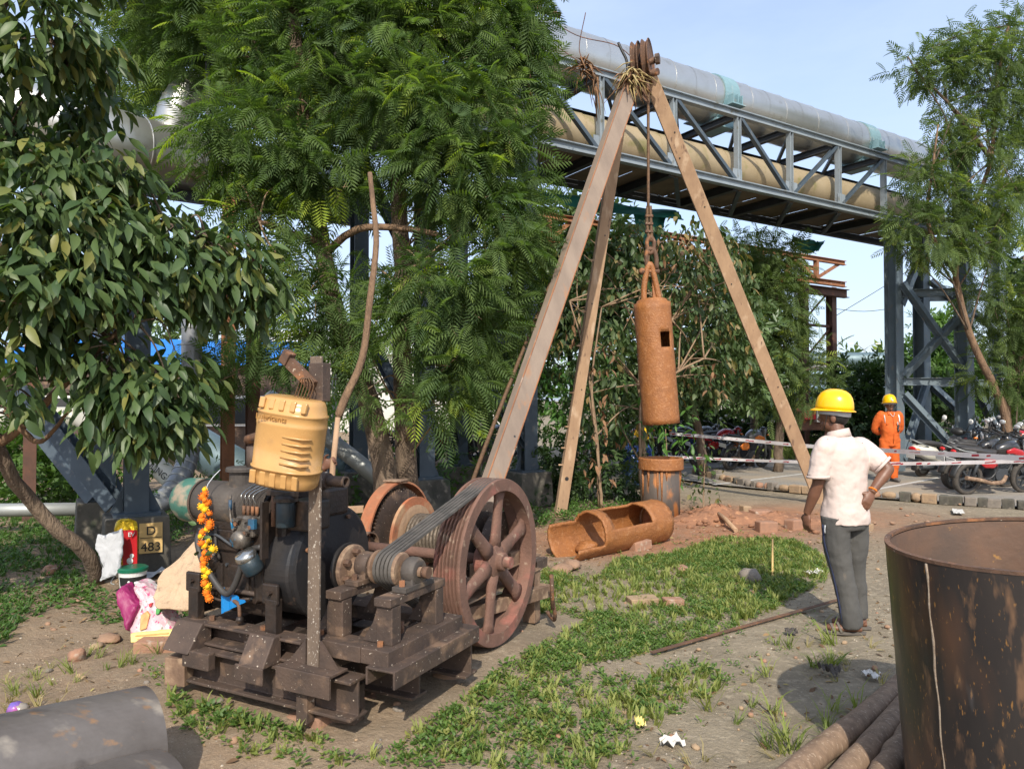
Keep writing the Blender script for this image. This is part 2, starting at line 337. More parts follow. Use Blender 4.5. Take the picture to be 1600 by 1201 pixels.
    foodprint=mat('orange_food_print', (.55, .2, .06), (.6, .35, .12), 14, .4, 0, .2, 18),
    greenprint=mat('green_print', (.05, .3, .05), None, 3, .4, 0, 0),
    signyellow=mat('faded_yellow_plate', (.62, .42, .16), (.52, .34, .13), 7, .7, 0, .1, 30, [((.3, .2, .1), 12, .65, .75)]),
    ink=mat('black_lettering', (.012, .012, .012), None, 3, .7, 0, 0),
    canrib=mat('ochre_plastic_lettering', (.36, .18, .05), None, 3, .4, 0, 0),
    marigold=mat('orange_marigold', (.80, .21, .004), (.72, .15, .003), 30, .8, 0, .6, 150),
    marigoldy=mat('yellow_marigold', (.85, .52, .01), (.8, .45, .008), 30, .8, 0, .6, 150),
    petalleaf=mat('garland_leaf', (.05, .10, .03), (.07, .13, .04), 10, .6, 0, .1, 30),
    blueflag=mat('blue_plastic_sheet', (.005, .20, .52), (.005, .17, .46), 4, .45, 0, .1, 30),
    bottlep=mat('smoky_clear_plastic', (.30, .27, .23), (.22, .19, .16), 9, .2, 0, .3, 30),
    bottleb=mat('crumpled_blue_label', (.03, .10, .42), (.4, .1, .3), 9, .3, 0, .4, 30),
    paper=mat('dirty_paper', (.62, .60, .56), (.5, .48, .44), 8, .85, 0, .3, 30),
    tapew=mat('white_barrier_tape', (.90, .86, .86), None, 3, .5, 0, 0),
    taper=mat('red_barrier_tape_print', (.55, .035, .06), None, 3, .5, 0, 0),
    straw=mat('dry_straw', (.42, .33, .15), (.33, .25, .11), 8, .9, 0, .1, 30),
)
M['subabul'] = leafmat('feathery_foliage', (.052, .094, .036), (.140, .205, .064), (.31, .39, .05), .7, .42, .25)
M['subabul_far'] = leafmat('feathery_foliage_far', (.062, .100, .038), (.13, .18, .06), (.24, .29, .06), .75, .35, .2)
M['broad'] = leafmat('broad_grey_green_leaves', (.038, .074, .026), (.090, .138, .046), (.19, .19, .05), .46, .24, .4)
M['bushleaf'] = leafmat('dusty_bush_leaves', (.040, .075, .024), (.090, .13, .048), (.26, .18, .07), .5, .24, .4)
M['creeper'] = leafmat('creeper_leaves', (.05, .13, .025), (.10, .22, .04), None, .45, .3)
M['dark'] = leafmat('dark_shrub_leaves', (.024, .055, .018), (.06, .10, .03), None, .5, .25)
M['mango'] = leafmat('mango_leaves', (.055, .10, .036), (.115, .17, .065), None, .4, .2)
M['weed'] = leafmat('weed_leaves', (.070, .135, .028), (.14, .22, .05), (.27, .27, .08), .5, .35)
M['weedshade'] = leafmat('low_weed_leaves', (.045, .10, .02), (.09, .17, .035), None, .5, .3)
M['grassdry'] = leafmat('dry_grass_blades', (.21, .19, .075), (.33, .27, .12), None, .8, .3)
M['grassgreen'] = leafmat('cut_grass_blades', (.14, .19, .04), (.26, .28, .08), None, .7, .3)
# ------------------------------------------------------------------ ground
def hnoise(x, y):
    return (np.sin(x * 1.7 + 1.3 * np.sin(y * 1.1)) * np.cos(y * 1.9 + x * .6) * .5 + np.sin(x * 4.1 + y * 2.7) * np.cos(y * 5.3 - x * 1.9) * .25 + np.sin(x * 9.7 - y * 7.1) * np.sin(y * 11.3 + x * 5.2) * .12)
def gbump(x, y):
    u = (x + .64) * .891 - (y - 3.873) * .454; v = (x + .64) * .454 + (y - 3.873) * .891
    return .11 * np.exp(-((u + .6) / 1.15) ** 4 - ((v - .5) / 1.25) ** 4)
def gz(x, y): return float(hnoise(np.array(x), np.array(y))) * .022 + float(gbump(x, y))
def make_ground():
    xs = np.concatenate([[-900, -300, -120, -60, -35, -22, -16], np.arange(-12, 14.01, .11), [16, 22, 35, 60, 120, 300, 900]])
    ys = np.concatenate([[-60, -20, -8, -3], np.arange(0, 16.01, .11), [16.5, 17.5, 19, 21, 24, 28, 34, 45, 70, 120, 300, 900, 2200]])
    X, Y = np.meshgrid(xs, ys); near = np.clip((18 - np.abs(Y - 3)) / 6, 0, 1) * np.clip((14 - np.abs(X)) / 3, 0, 1)
    park = np.clip((Y - (13.6 - .46 * (X - 4.5)) + .8) / .8, 0, 1) * (X > 2.6)
    Z = gbump(X, Y) + (hnoise(X, Y) * .022 + NR.normal(0, .004, X.shape)) * near * (1 - park) - .03 * park - .03 * (1 - near)
    v = np.stack([X.ravel(), Y.ravel(), Z.ravel()], 1); nx, ny = len(xs), len(ys)
    i = (np.arange(ny - 1)[:, None] * nx + np.arange(nx - 1)[None]).ravel(); f = np.stack([i, i + 1, i + 1 + nx, i + nx], 1)
    def bl(cx, cy, r): return np.exp(-(((X - cx) ** 2 + (Y - cy) ** 2) / r ** 2))
    mud = np.clip(1.1 * bl(2.6, 10.4, 1.5) + .9 * bl(3.9, 10.6, 1.1) + .8 * bl(.9, 8.9, 1.0) + .7 * bl(1.6, 9.2, 1.2) + .5 * bl(5.3, 10.9, 1.2), 0, 1)
    red = np.clip(1 - (X + 1.2) / 2.2, 0, 1) * .55 + mud * .35
    m, t, b = nodes_of('bare_soil'); N = t.nodes.new; K = t.links.new
    tc = N('ShaderNodeTexCoord')
    def noise(s, d=6, r=.6):
        n = N('ShaderNodeTexNoise'); n.inputs['Scale'].default_value = s; n.inputs['Detail'].default_value = d; n.inputs['Roughness'].default_value = r; K(tc.outputs['Object'], n.inputs['Vector']); return n.outputs['Fac']
    def rng(s, lo, hi, a=0, bb=1):
        n = N('ShaderNodeMapRange'); n.inputs['From Min'].default_value = lo; n.inputs['From Max'].default_value = hi; n.inputs['To Min'].default_value = a; n.inputs['To Max'].default_value = bb; K(s, n.inputs['Value']); return n.outputs[0]
    def mixc(fac, a, bb):
        n = N('ShaderNodeMix'); n.data_type = 'RGBA'
        for k, s in (('A', a), ('B', bb)):
            if isinstance(s, tuple): n.inputs[k].default_value = (*s, 1)
            else: K(s, n.inputs[k])
        K(fac, n.inputs['Factor']); return n.outputs['Result']
    def att(nm):
        n = N('ShaderNodeAttribute'); n.attribute_name = nm; return n.outputs['Fac']
    def mul(a, bb):
        n = N('ShaderNodeMath'); n.operation = 'MULTIPLY'; K(a, n.inputs[0]); K(bb, n.inputs[1]); n.use_clamp = True; return n.outputs[0]
    def add(a, v):
        n = N('ShaderNodeMath'); n.operation = 'ADD'; K(a, n.inputs[0]); n.inputs[1].default_value = v; return n.outputs[0]
    base = mixc(rng(noise(1.6), .36, .64), (.285, .237, .168), (.208, .172, .122))
    base = mixc(rng(noise(14), .52, .68), base, (.36, .30, .215))
    redc = mixc(rng(noise(3), .4, .62), (.315, .205, .128), (.225, .148, .094))
    base = mixc(mul(att('red'), add(noise(5), .45)), base, redc)
    mudc = mixc(rng(noise(6), .4, .62), (.36, .17, .09), (.27, .135, .08))
    base = mixc(mul(att('mud'), add(noise(4), .35)), base, mudc)
    base = mixc(rng(noise(75, 2), .66, .70), base, (.40, .33, .26))
    base = mixc(rng(noise(48, 3), .30, .22), base, (.085, .06, .042))
    K(base, b.inputs['Base Color']); b.inputs['Roughness'].default_value = .97; b.inputs['Specular IOR Level'].default_value = .15
    n = N('ShaderNodeBump'); n.inputs['Strength'].default_value = .75; n.inputs['Distance'].default_value = .035; K(noise(22, 9, .7), n.inputs['Height']); K(n.outputs[0], b.inputs['Normal'])
    o = np_mesh('ground', v, f, m, smooth=True); tag(o, kind='structure')
    for nm, a in (('mud', mud), ('red', red)):
        at = o.data.attributes.new(nm, 'FLOAT', 'POINT'); at.data.foreach_set('value', a.ravel().astype(np.float32))
make_ground()

def pave_mat():
    m, t, b = nodes_of('grey_paver_blocks'); N = t.nodes.new; K = t.links.new
    tc = N('ShaderNodeTexCoord'); br = N('ShaderNodeTexBrick'); br.inputs['Scale'].default_value = 1; br.inputs['Brick Width'].default_value = .22; br.inputs['Row Height'].default_value = .11; br.inputs['Mortar Size'].default_value = .006
    br.inputs['Color1'].default_value = (.27, .245, .21, 1); br.inputs['Color2'].default_value = (.23, .21, .18, 1); br.inputs['Mortar'].default_value = (.15, .13, .11, 1); K(tc.outputs['Object'], br.inputs['Vector'])
    n = N('ShaderNodeTexNoise'); n.inputs['Scale'].default_value = .9; n.inputs['Detail'].default_value = 8; K(tc.outputs['Object'], n.inputs['Vector'])
    r = N('ShaderNodeMapRange'); r.inputs['From Min'].default_value = .45; r.inputs['From Max'].default_value = .72; K(n.outputs['Fac'], r.inputs['Value'])
    x = N('ShaderNodeMix'); x.data_type = 'RGBA'; K(r.outputs[0], x.inputs['Factor']); K(br.outputs['Color'], x.inputs['A']); x.inputs['B'].default_value = (.34, .27, .19, 1); K(x.outputs['Result'], b.inputs['Base Color'])
    b.inputs['Roughness'].default_value = .95
    bp = N('ShaderNodeBump'); bp.inputs['Strength'].default_value = .4; bp.inputs['Distance'].default_value = .01; K(br.outputs['Fac'], bp.inputs['Height']); bp.invert = True; K(bp.outputs[0], b.inputs['Normal'])
    return m
mb = MB(); PZ = .012
poly = [(3.1, 23.3), (3.4, 16.2), (4.1, 14.9), (5.0, 13.9), (6.5, 12.75), (8.2, 11.6), (12, 9.9), (26, 5), (60, 8), (60, 27), (14, 23.3)]
mb.add([(x, y, PZ) for x, y in poly], [tuple(range(len(poly)))]); mb.build('parking_pavement', pave_mat(), kind='structure')
def line(a, b, w, name='parking_line'):
    a = Vector((*a, PZ + .004)); b = Vector((*b, PZ + .004)); d = (b - a).normalized(); s = Vector((-d.y, d.x, 0)) * w / 2
    MB().add([a - s, b - s, b + s, a + s], [(0, 1, 2, 3)]).build(name, M['linepaint'], kind='structure')
def g2(px, py): p = G(px, py); return (p.x, p.y)
line(g2(1115, 758), g2(1262, 740), .10); line(g2(1355, 768), g2(1478, 745), .10); line(g2(1478, 745), g2(1640, 722), .10)
line((8.0, 19.3), (30, 17.9), .1); line((4.3, 18.7), (7.2, 18.9), .1)
line(g2(1300, 752), g2(1345, 734), .09)

# ------------------------------------------------------------------ pipe bridge with truss
BD = Vector((.851, .526, 0)).normalized(); BN = Vector((-BD.y, BD.x, 0)); BQ = Vector((.25, 12, 0))
def bl_at(px, off=0):
    k = (px - CX) / FPX; q = BQ + BN * off          # x = k*Y
    return (k * q.y - q.x) / (BD.x - k * BD.y)
def BP(L, off, z): return BQ + BD * L + BN * off + Vector((0, 0, z))
ZB, ZT, BW = 6.02, 7.44, 1.7
PAN = [bl_at(x) for x in (822, 939, 1054, 1155, 1237, 1313, 1384)]; LE = bl_at(1500)
def build_bridge():
    br = empty('pipe_bridge', 'long grey steel truss bridge carrying two pipes high above the tripod', 'bridge', BQ)
    inv = br.location
    def part(name, a, b, prof, m, up=(0, 0, 1)): MB().beam(a - inv, b - inv, prof, up).build(name, m, br)
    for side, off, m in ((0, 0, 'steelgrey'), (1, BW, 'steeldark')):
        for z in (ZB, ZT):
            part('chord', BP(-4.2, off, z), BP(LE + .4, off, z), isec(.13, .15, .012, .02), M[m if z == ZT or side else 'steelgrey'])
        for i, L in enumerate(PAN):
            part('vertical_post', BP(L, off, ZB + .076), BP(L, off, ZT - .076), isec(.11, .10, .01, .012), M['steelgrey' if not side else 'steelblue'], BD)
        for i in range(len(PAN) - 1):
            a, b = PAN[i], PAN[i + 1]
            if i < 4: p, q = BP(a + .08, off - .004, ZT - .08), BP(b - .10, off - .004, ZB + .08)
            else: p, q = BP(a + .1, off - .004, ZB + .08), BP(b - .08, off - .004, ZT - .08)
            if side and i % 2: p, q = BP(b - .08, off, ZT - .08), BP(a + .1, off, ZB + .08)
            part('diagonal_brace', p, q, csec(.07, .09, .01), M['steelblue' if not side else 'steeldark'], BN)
            if not side: # gussets
                for L, z in ((b - .05 if i < 4 else a + .06, ZB + .17),):
                    MB().box(BP(L, -.035, z) - inv, (.26, .012, .24), math.atan2(BD.y, BD.x)).build('gusset_plate', M['steelgrey'], br)
    for i, L in enumerate(PAN):
        part('top_cross_beam', BP(L, .08, ZT - .02), BP(L, BW - .08, ZT - .02), isec(.12, .14, .01, .014), M['steeldark'])
        part('floor_cross_beam', BP(L, .07, ZB - .03), BP(L, BW - .07, ZB - .03), isec(.12, .16, .01, .014), M['steeldark'])
        if i < len(PAN) - 1:
            part('plan_brace', BP(L + .1, .1, ZT - .05), BP(PAN[i + 1] - .1, BW - .1, ZT - .05), lsec(.07, .07, .008), M['steelblue'])
            part('floor_brace', BP(L + .1, .1, ZB - .12), BP(PAN[i + 1] - .1, BW - .1, ZB - .12), lsec(.08, .08, .008), M['steelblue'])
    # soffit sheet
    c = [BP(-4.2, .08, ZB + .06), BP(LE, .08, ZB + .06), BP(LE, BW - .08, ZB + .06), BP(-4.2, BW - .08, ZB + .06)]
    mb = MB(); n = 40
    for i in range(n):
        a = -4.2 + (LE + 4.2) * i / n; b = -4.2 + (LE + 4.2) * (i + .997) / n
        mb.add([p - inv for p in (BP(a, .08, ZB + .06), BP(b, .08, ZB + .06), BP(b, BW - .08, ZB + .06 + .01 * (i % 2)), BP(a, BW - .08, ZB + .06 + .01 * (i % 2)))], [(0, 1, 2, 3)])
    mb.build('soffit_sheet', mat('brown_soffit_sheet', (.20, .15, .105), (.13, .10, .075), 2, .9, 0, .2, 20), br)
build_bridge()
def pipe_thing(name, label, off, zc, r, l0, l1, m, step, band, cap=False):
    t = empty(name, label, 'pipe', BP(l0, off, zc), math.atan2(BD.y, BD.x)); n = int((l1 - l0) / step)
    for i in range(n):     # each cladding shell laps over the next
        a = i * step; b = a + step + .02; rr = r + .006 * (i % 2)
        mb = MB(); mb.lathe([(rr, a), (rr + .003, b)], (0, 0, 0), (1, 0, 0), 40, smooth=True)
        mb.build('cladding_shell', m, t)
        if i % 2 == 0: MB().lathe([(rr + .006, a), (rr + .014, a), (rr + .014, a + .02), (rr + .006, a + .02)], (0, 0, 0), (1, 0, 0), 40).build('cladding_strap', m, t)
    for L in band:
        x = L - l0; w = .42
        MB().lathe([(r + .004, x - w / 2), (r + .03, x - w / 2), (r + .03, x + w / 2), (r + .004, x + w / 2)], (0, 0, 0), (1, 0, 0), 40, smooth=False).build('support_band', M['band'], t)
        for s in (-1, 1):
            for dx in (-.13, 0, .13): MB().box((x + dx, s * (r + .075), -.12 - .05), (.02, .17, .2)).build('saddle_rib', M['band'], t)
            MB().box((x, s * (r + .08), -.28), (.4, .22, .022)).build('saddle_foot', M['band'], t)
        MB().box((x, 0, -r - .05), (.5, .62, .16)).build('saddle_block', M['band'], t)
    return t
pipe_thing('insulated_pipe', 'large shiny aluminium clad pipe on top of the truss bridge', BW / 2, ZT + .09 + .50, .5, -4.0, LE + .3, M['alu'], .55, [bl_at(1118, BW / 2), bl_at(1342, BW / 2)])
pipe_thing('insulated_pipe', 'stained ochre clad pipe running inside the truss bridge', .62, ZB + .09 + .40, .39, -4.0, LE, M['ochrepipe'], .9, [])

# netting hung under and beside the bridge
def net(name, label, pts, rows=10):
    a, b, c, d = [Vector(p) for p in pts]; vs = []; fs = []; n = 14
    for i in range(rows + 1):
        for j in range(n + 1):
            u, v = j / n, i / rows; p = (a * (1 - u) + b * u) * (1 - v) + (d * (1 - u) + c * u) * v
            p = p + Vector((R.uniform(-.02, .02), .09 * math.sin(u * 9 + v * 4), -.10 * math.sin(u * PI) * (1 - v * .5) + R.uniform(-.02, .02))); vs.append(p)
    for i in range(rows):
        for j in range(n):
            k = i * (n + 1) + j; fs.append((k, k + 1, k + n + 2, k + n + 1))
    tag(MB().add(vs, fs, True).build(name, M['net']), label, 'netting')
net('netting', 'teal safety net strip sagging under the far edge of the bridge', [BP(.2, BW + .05, ZB - .15), BP(PAN[3], BW + .05, ZB - .12), BP(PAN[3], BW - .2, ZB - .42), BP(.2, BW - .2, ZB - .5)])
net('netting', 'teal safety net hanging at the left end of the bridge truss', [BP(.0, .5, ZT - .1), BP(.55, .5, ZT - .1), BP(.75, .5, ZB + .65), BP(-.1, .5, ZB + .7)])
net('netting', 'torn teal net hanging down below the middle of the bridge', [BP(PAN[2] + .4, BW, ZB - .2), BP(PAN[2] + 1.5, BW, ZB - .2), BP(PAN[2] + 1.3, BW + .1, ZB - .8), BP(PAN[2] + .9, BW + .1, ZB - 1.0)])
net('netting', 'teal net flap hanging near the right end of the bridge', [BP(PAN[5] + .6, BW, ZB - .2), BP(PAN[6] + .2, BW, ZB - .2), BP(PAN[6], BW + .05, ZB - .5), BP(PAN[5] + .9, BW + .05, ZB - .6)])

# ------------------------------------------------------------------ trestle towers
def hcol(w=.24): return isec(w, w, .016, .02)
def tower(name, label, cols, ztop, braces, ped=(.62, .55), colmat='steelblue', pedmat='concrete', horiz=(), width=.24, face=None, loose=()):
    """cols: ground points, braces: (i, z0, j, z1)."""
    o = Vector((*cols[0], 0)); t = empty(name, label, 'steel tower', o); P = [Vector((*c, 0)) - o for c in cols]
    zb = ped[1] if ped else 0
    for p, zt in zip(P, ztop if isinstance(ztop, (list, tuple)) else [ztop] * len(P)):
        MB().beam(p + V3(0, 0, zb + .03), p + V3(0, 0, zt), hcol(width), face or BN).build('column', M[colmat], t)
        if ped:
            MB().box(p + V3(0, 0, zb / 2), (ped[0], ped[0], zb), math.atan2(BD.y, BD.x), .93).build('concrete_plinth', M[pedmat], t, .015)
            MB().box(p + V3(0, 0, zb + .015), (.42, .42, .03), math.atan2(BD.y, BD.x)).build('base_plate', M[colmat], t)
            for s in (-1, 1):
                g = MB(); q = p + BD * (s * width * .55) + V3(0, 0, zb + .03); e = BD * (s * .11)
                g.add([q - BN * .01, q + e - BN * .01, q + V3(0, 0, .24) - BN * .01, q + BN * .01, q + e + BN * .01, q + V3(0, 0, .24) + BN * .01], [(0, 1, 2), (5, 4, 3), (0, 3, 4, 1), (1, 4, 5, 2), (2, 5, 3, 0)]); g.build('base_gusset', M[colmat], t)
    for i, z0, j, z1 in braces:
        a, b = P[i] + V3(0, 0, z0), P[j] + V3(0, 0, z1); d = (b - a).normalized(); off = BN * -.14
        MB().beam(a + off + d * .12, b + off - d * .12, isec(.15, .15, .012, .014), BN).build('diagonal_brace', M[colmat], t)
    for i, j, z in horiz:
        a, b = P[i] + V3(0, 0, z), P[j] + V3(0, 0, z); d = (b - a).normalized()
        MB().beam(a + d * .13, b - d * .13, isec(.14, .18, .012, .014)).build('horizontal_tie', M[colmat], t)
    return t
midcols = [(-2.52, 12.1), (-1.30, 10.9), (-.95, 13.1), (.25, 12.0)]
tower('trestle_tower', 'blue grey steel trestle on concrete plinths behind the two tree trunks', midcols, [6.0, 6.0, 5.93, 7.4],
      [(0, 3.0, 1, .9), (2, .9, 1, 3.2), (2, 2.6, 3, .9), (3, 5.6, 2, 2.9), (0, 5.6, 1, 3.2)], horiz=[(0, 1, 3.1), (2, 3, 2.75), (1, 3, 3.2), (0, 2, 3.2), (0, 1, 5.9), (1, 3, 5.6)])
lt = [(-3.78, 7.42), (-4.72, 8.55), (-7.0, 9.6), (-6.4, 6.9)]
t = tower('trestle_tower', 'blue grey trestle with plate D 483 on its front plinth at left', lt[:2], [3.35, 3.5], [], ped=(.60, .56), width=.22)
def strut(parent, a, b, m, prof, name='diagonal_brace', up=(0, 1, 0)):
    o = parent.location; MB().beam(Vector(a) - o, Vector(b) - o, prof, up).build(name, m, parent)
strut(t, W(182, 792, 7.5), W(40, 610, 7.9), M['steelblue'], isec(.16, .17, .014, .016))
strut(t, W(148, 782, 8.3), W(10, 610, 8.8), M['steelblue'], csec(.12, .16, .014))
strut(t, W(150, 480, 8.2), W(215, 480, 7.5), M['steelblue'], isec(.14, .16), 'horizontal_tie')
# plate on the plinth
def plate():
    o = Vector((*lt[0], 0)); rz = math.atan2(BD.y, BD.x)
    c = V3(.06, 0, .37)
    e = bpy.data.objects.new('number_plate', None)
    # camera-side face of the plinth is the -BN side
    pos = BN * -.302 + BD * .11 + V3(0, 0, .36)
    mb = MB().box((0, 0, 0), (.205, .008, .29)); p = mb.build('number_plate', M['signyellow'], t); p.location = pos; p.rotation_euler = (math.radians(-4), 0, rz - .06)
    for txt, z, s in (('D', .03, .12), ('483', -.125, .12)):
        lettering(txt, p, (0, -.0065, z), s, M['ink'])
    MB().box((0, -.0055, .003), (.19, .004, .006)).build('rule_line', M['ink'], p)
def lettering(txt, parent, loc, size, m, rot=(PI / 2, 0, 0), ext=.0012, name='lettering', bold=0):
    cu = bpy.data.curves.new(name, 'FONT'); cu.body = txt; cu.size = size; cu.align_x = 'CENTER'; cu.extrude = ext; cu.offset = bold
    tmp = bpy.data.objects.new(name, cu); COL.objects.link(tmp); dg = bpy.context.evaluated_depsgraph_get(); me = bpy.data.meshes.new_from_object(tmp.evaluated_get(dg)); bpy.data.objects.remove(tmp)
    o = bpy.data.objects.new(name, me); COL.objects.link(o); me.materials.clear(); me.materials.append(m); o.parent = parent; o.location = loc; o.rotation_euler = rot; tag(o, kind="stuff"); return o
plate()
# right tower, 17 m off
def wx(px, Y): return ((px - CX) / FPX * Y, Y)
rt = [wx(1398, 17.6), wx(1441, 19.3), wx(1507, 17.2), wx(1560, 19.2)]
tower('trestle_tower', 'tall blue grey trestle under the right end of the bridge behind parked motorcycles', rt, [6.0, 6.0, 7.6, 7.4],
      [(0, 1.95, 2, .15), (0, 3.9, 1, 5.8), (0, 4.6, 2, 2.2), (0, 2.2, 2, 3.9), (1, 2.2, 3, .3), (2, 2.3, 3, .4), (1, 4.9, 3, 3.4), (0, .2, 1, 2.2)], ped=None,
      horiz=[(0, 1, 4.4), (0, 2, 4.25), (0, 2, 2.15), (1, 3, 2.15), (1, 3, 4.4), (2, 3, 4.3), (0, 1, 5.9), (0, 2, 5.9), (1, 3, 5.9)], width=.30, colmat='towerpaint')
# rusted gantry behind the bridge
GQ = BQ + BN * 4.5
def gpoint(px, z):
    k = (px - CX) / FPX; L = (k * GQ.y - GQ.x) / (BD.x - k * BD.y); return GQ + BD * L + V3(0, 0, z)
ga = empty('rusted_gantry', 'orange rusted lattice gantry with tall columns behind the bridge', 'gantry', gpoint(1010, 0))
def gpart(name, a, b, prof, m='rustorange', up=(0, 0, 1)): MB().beam(a - ga.location, b - ga.location, prof, up).build(name, M[m], ga)
gzb, gzt = 5.45, 6.15
for off in (0, 1.1):
    d = BN * off
    gpart('chord', gpoint(800, gzb) + d, gpoint(1322, gzb) + d, isec(.15, .17)); gpart('chord', gpoint(800, gzt) + d, gpoint(1322, gzt) + d, isec(.13, .14))
    xs = list(range(815, 1320, 42))
    for i, x in enumerate(xs[:-1]):
        gpart('post', gpoint(x, gzb + .08) + d, gpoint(x, gzt - .07) + d, rect(.14, .10), up=BD)
        gpart('lattice_bar', gpoint(x + 4, gzb + .08 if i % 2 else gzt - .08) + d, gpoint(xs[i + 1] - 4, gzt - .08 if i % 2 else gzb + .08) + d, lsec(.11, .11, .016), up=BN)
for px in (1256, 1300):
    p = gpoint(px, 0)
    gpart('column', p, p + V3(0, 0, 5.3), isec(.22, .24, .016, .02), 'rustdark', BN)
a, b = gpoint(1256, 0), gpoint(1300, 0)
for k in range(4): gpart('lattice_bar', a + V3(0, 0, .5 + 1.2 * k), b + V3(0, 0, 1.6 + 1.2 * k), lsec(.07, .07, .012), 'rustdark', BN); gpart('tie', a + V3(0, 0, .45 + 1.2 * k), b + V3(0, 0, .45 + 1.2 * k), rect(.06, .08), 'rustdark')
gpart('cross_head', gpoint(1225, 5.12) - BN * .15, gpoint(1318, 5.12) - BN * .15, isec(.2, .26, .014, .02), 'rustdark')
def vpipe(name, label, path, r, m, cat='pipe', n=20, rings=0, ringm=None):
    o = Vector(path[0]); t = empty(name, label, cat, o) if rings else None
    pts = [Vector(p) - o for p in path]
    if not rings:
        b = MB().tube(pts, r, n).build(name, m); b.location = o; return tag(b, label, cat)
    MB().tube(pts, r, n).build('pipe_body', m, t)
    tot = len(pts)
    for i in range(1, tot - 1, max(1, tot // rings)):
        d = (pts[i + 1] - pts[i - 1]).normalized(); MB().lathe([(r, -.012), (r + .008, -.008), (r + .008, .008), (r, .012)], pts[i], d, n).build('band_ring', ringm or m, t)
    return t
p = gpoint(1272, 0) + BN * .5
vpipe('riser_pipe', 'tall grey riser pipe between the rusted gantry columns', [p, p + V3(0, 0, 6.4)], .17, M['bgpipe'])
p = gpoint(1292, 0) + BN * .9
vpipe('riser_pipe', 'slim grey riser pipe beside the rusted gantry column', [p, p + V3(0, 0, 6.3)], .12, M['bgpipe'])

# ------------------------------------------------------------------ pipes and racks in the left background
vpipe('insulated_pipe', 'big grey clad pipe passing behind the tall trees at upper left', [W(-60, 160, 8.2), W(215, 235, 9.6), W(330, 262, 10.6), W(560, 300, 13)], .44, M['alu'], n=32, rings=4)
vpipe('elbow_pipe', 'shiny ribbed pipe elbow showing through the trees at upper left', bez([W(268, 215, 10.4), W(282, 165, 10.4), W(320, 138, 10.6), W(420, 135, 11.2), W(520, 130, 12)], 30), .26, M['alu'], n=28, rings=14)
lr = empty('pipe_rack', 'dark steel pipe rack crossing behind the trees at left', 'rack', W(300, 320, 9.8))
for a, b, s in ((W(60, 268, 8.6), W(560, 345, 12.8), .2), (W(60, 250, 9.9), W(520, 330, 14), .2), (W(170, 100, 9.4), W(172, 480, 9.4), .09), (W(325, 40, 10), W(327, 320, 10), .08), (W(180, 190, 9.4), W(560, 300, 11.8), .09)):
    MB().beam(a - lr.location, b - lr.location, isec(s * .7, s)).build('rack_beam', M['steeldark'], lr)
for a, b in ((W(352, 320, 11), W(352, 560, 11)), (W(362, 420, 9.8), W(354, 770, 9.8)), (W(388, 540, 9.5), W(386, 760, 9.5))):
    pass
for px, Y, lab in ((48, 10.5, 'thin brown steel post standing left of the blue braces'), (356, 10.2, 'orange rusted steel column just left of the yellow can')):
    p = Vector((*wx(px, Y), 0)); o = MB().beam((0, 0, 0), (0, 0, 4.6), isec(.16, .17, .014, .018), BN).build('steel_post', M['rustorange' if px > 100 else 'rustdark']); o.location = p; tag(o, lab, 'post')
p = Vector((*wx(395, 9.6), 0)); o = MB().beam((0, 0, 0), (0, 0, 4.4), isec(.15, .16, .014, .018), BN).build('steel_post', M['rustdark']); o.location = p; tag(o, 'dark brown steel column directly behind the yellow can', 'post')
vpipe('spiral_duct', 'spiral ribbed grey duct curving down to the ground behind the engine', bez([W(300, 500, 9.5), W(299, 600, 9.5), W(298, 680, 9.5), W(288, 732, 9.3), W(258, 778, 8.9), W(205, 806, 8.5)], 40), .125, M['ribpipe'], n=24, rings=20, ringm=M['bgpipe'])
cp = vpipe('cooling_pipe', 'cream pipe sloping down behind the plinth with black lettering', [W(130, 655, 10.6), W(222, 708, 10.2), W(272, 752, 10.0), W(300, 775, 9.9)], .135, M['creampipe'], n=24, rings=1)
d = (W(272, 752, 10.0) - W(222, 708, 10.2)).normalized()
lt_o = lettering('COOLING', cp, (0, 0, 0), .13, M['ink'])
ctr = W(248, 728, 10.08) - cp.location; side = d.cross(Vector((0, 1, 0))).normalized(); nrm = d.cross(side).normalized()
if nrm.y > 0: nrm = -nrm
yy = nrm.cross(d).normalized(); mt = Matrix((d, yy, nrm)).transposed().to_4x4(); mt.translation = ctr + nrm * .139 - yy * .04; lt_o.matrix_local = mt
vpipe('ground_pipe', 'grey pipe lying low along the ground at far left', [W(-120, 798, 9.4), W(135, 795, 9.5)], .085, M['bgpipe'])
vpipe('background_pipe', 'pale horizontal pipe behind the blue braces at left', [W(-150, 655, 11.5), W(310, 652, 13)], .19, M['creampipe'], n=24)
vpipe('background_pipe', 'upper pale pipe under the leaf canopy at far left', [W(-60, 500, 11), W(190, 505, 12.5)], .16, M['creampipe'], n=24)
vpipe('background_pipe', 'second pale pipe crossing lower behind the braces at left', [W(60, 690, 12.2), W(330, 718, 13.2)], .14, M['bgpipe'], n=24)
vpipe('background_pipe', 'thick grey pipe sloping behind the yellow can', [W(420, 620, 11.2), W(500, 675, 10.9), W(560, 722, 10.8), W(620, 770, 10.7)], .12, M['bgpipe'], n=24)
vpipe('background_pipe', 'thick teal pipe sloping under the grey one behind the can', [W(400, 640, 12.6), W(500, 710, 12.3), W(560, 745, 12.2)], .2, M['tealpipe'], n=24)
vpipe('background_pipe', 'wide dusty pipe bend behind the duct at left', [W(200, 650, 13), W(280, 680, 12.6), W(340, 716, 12.4), W(420, 760, 12.2)], .34, M['tealpipe'], n=24)
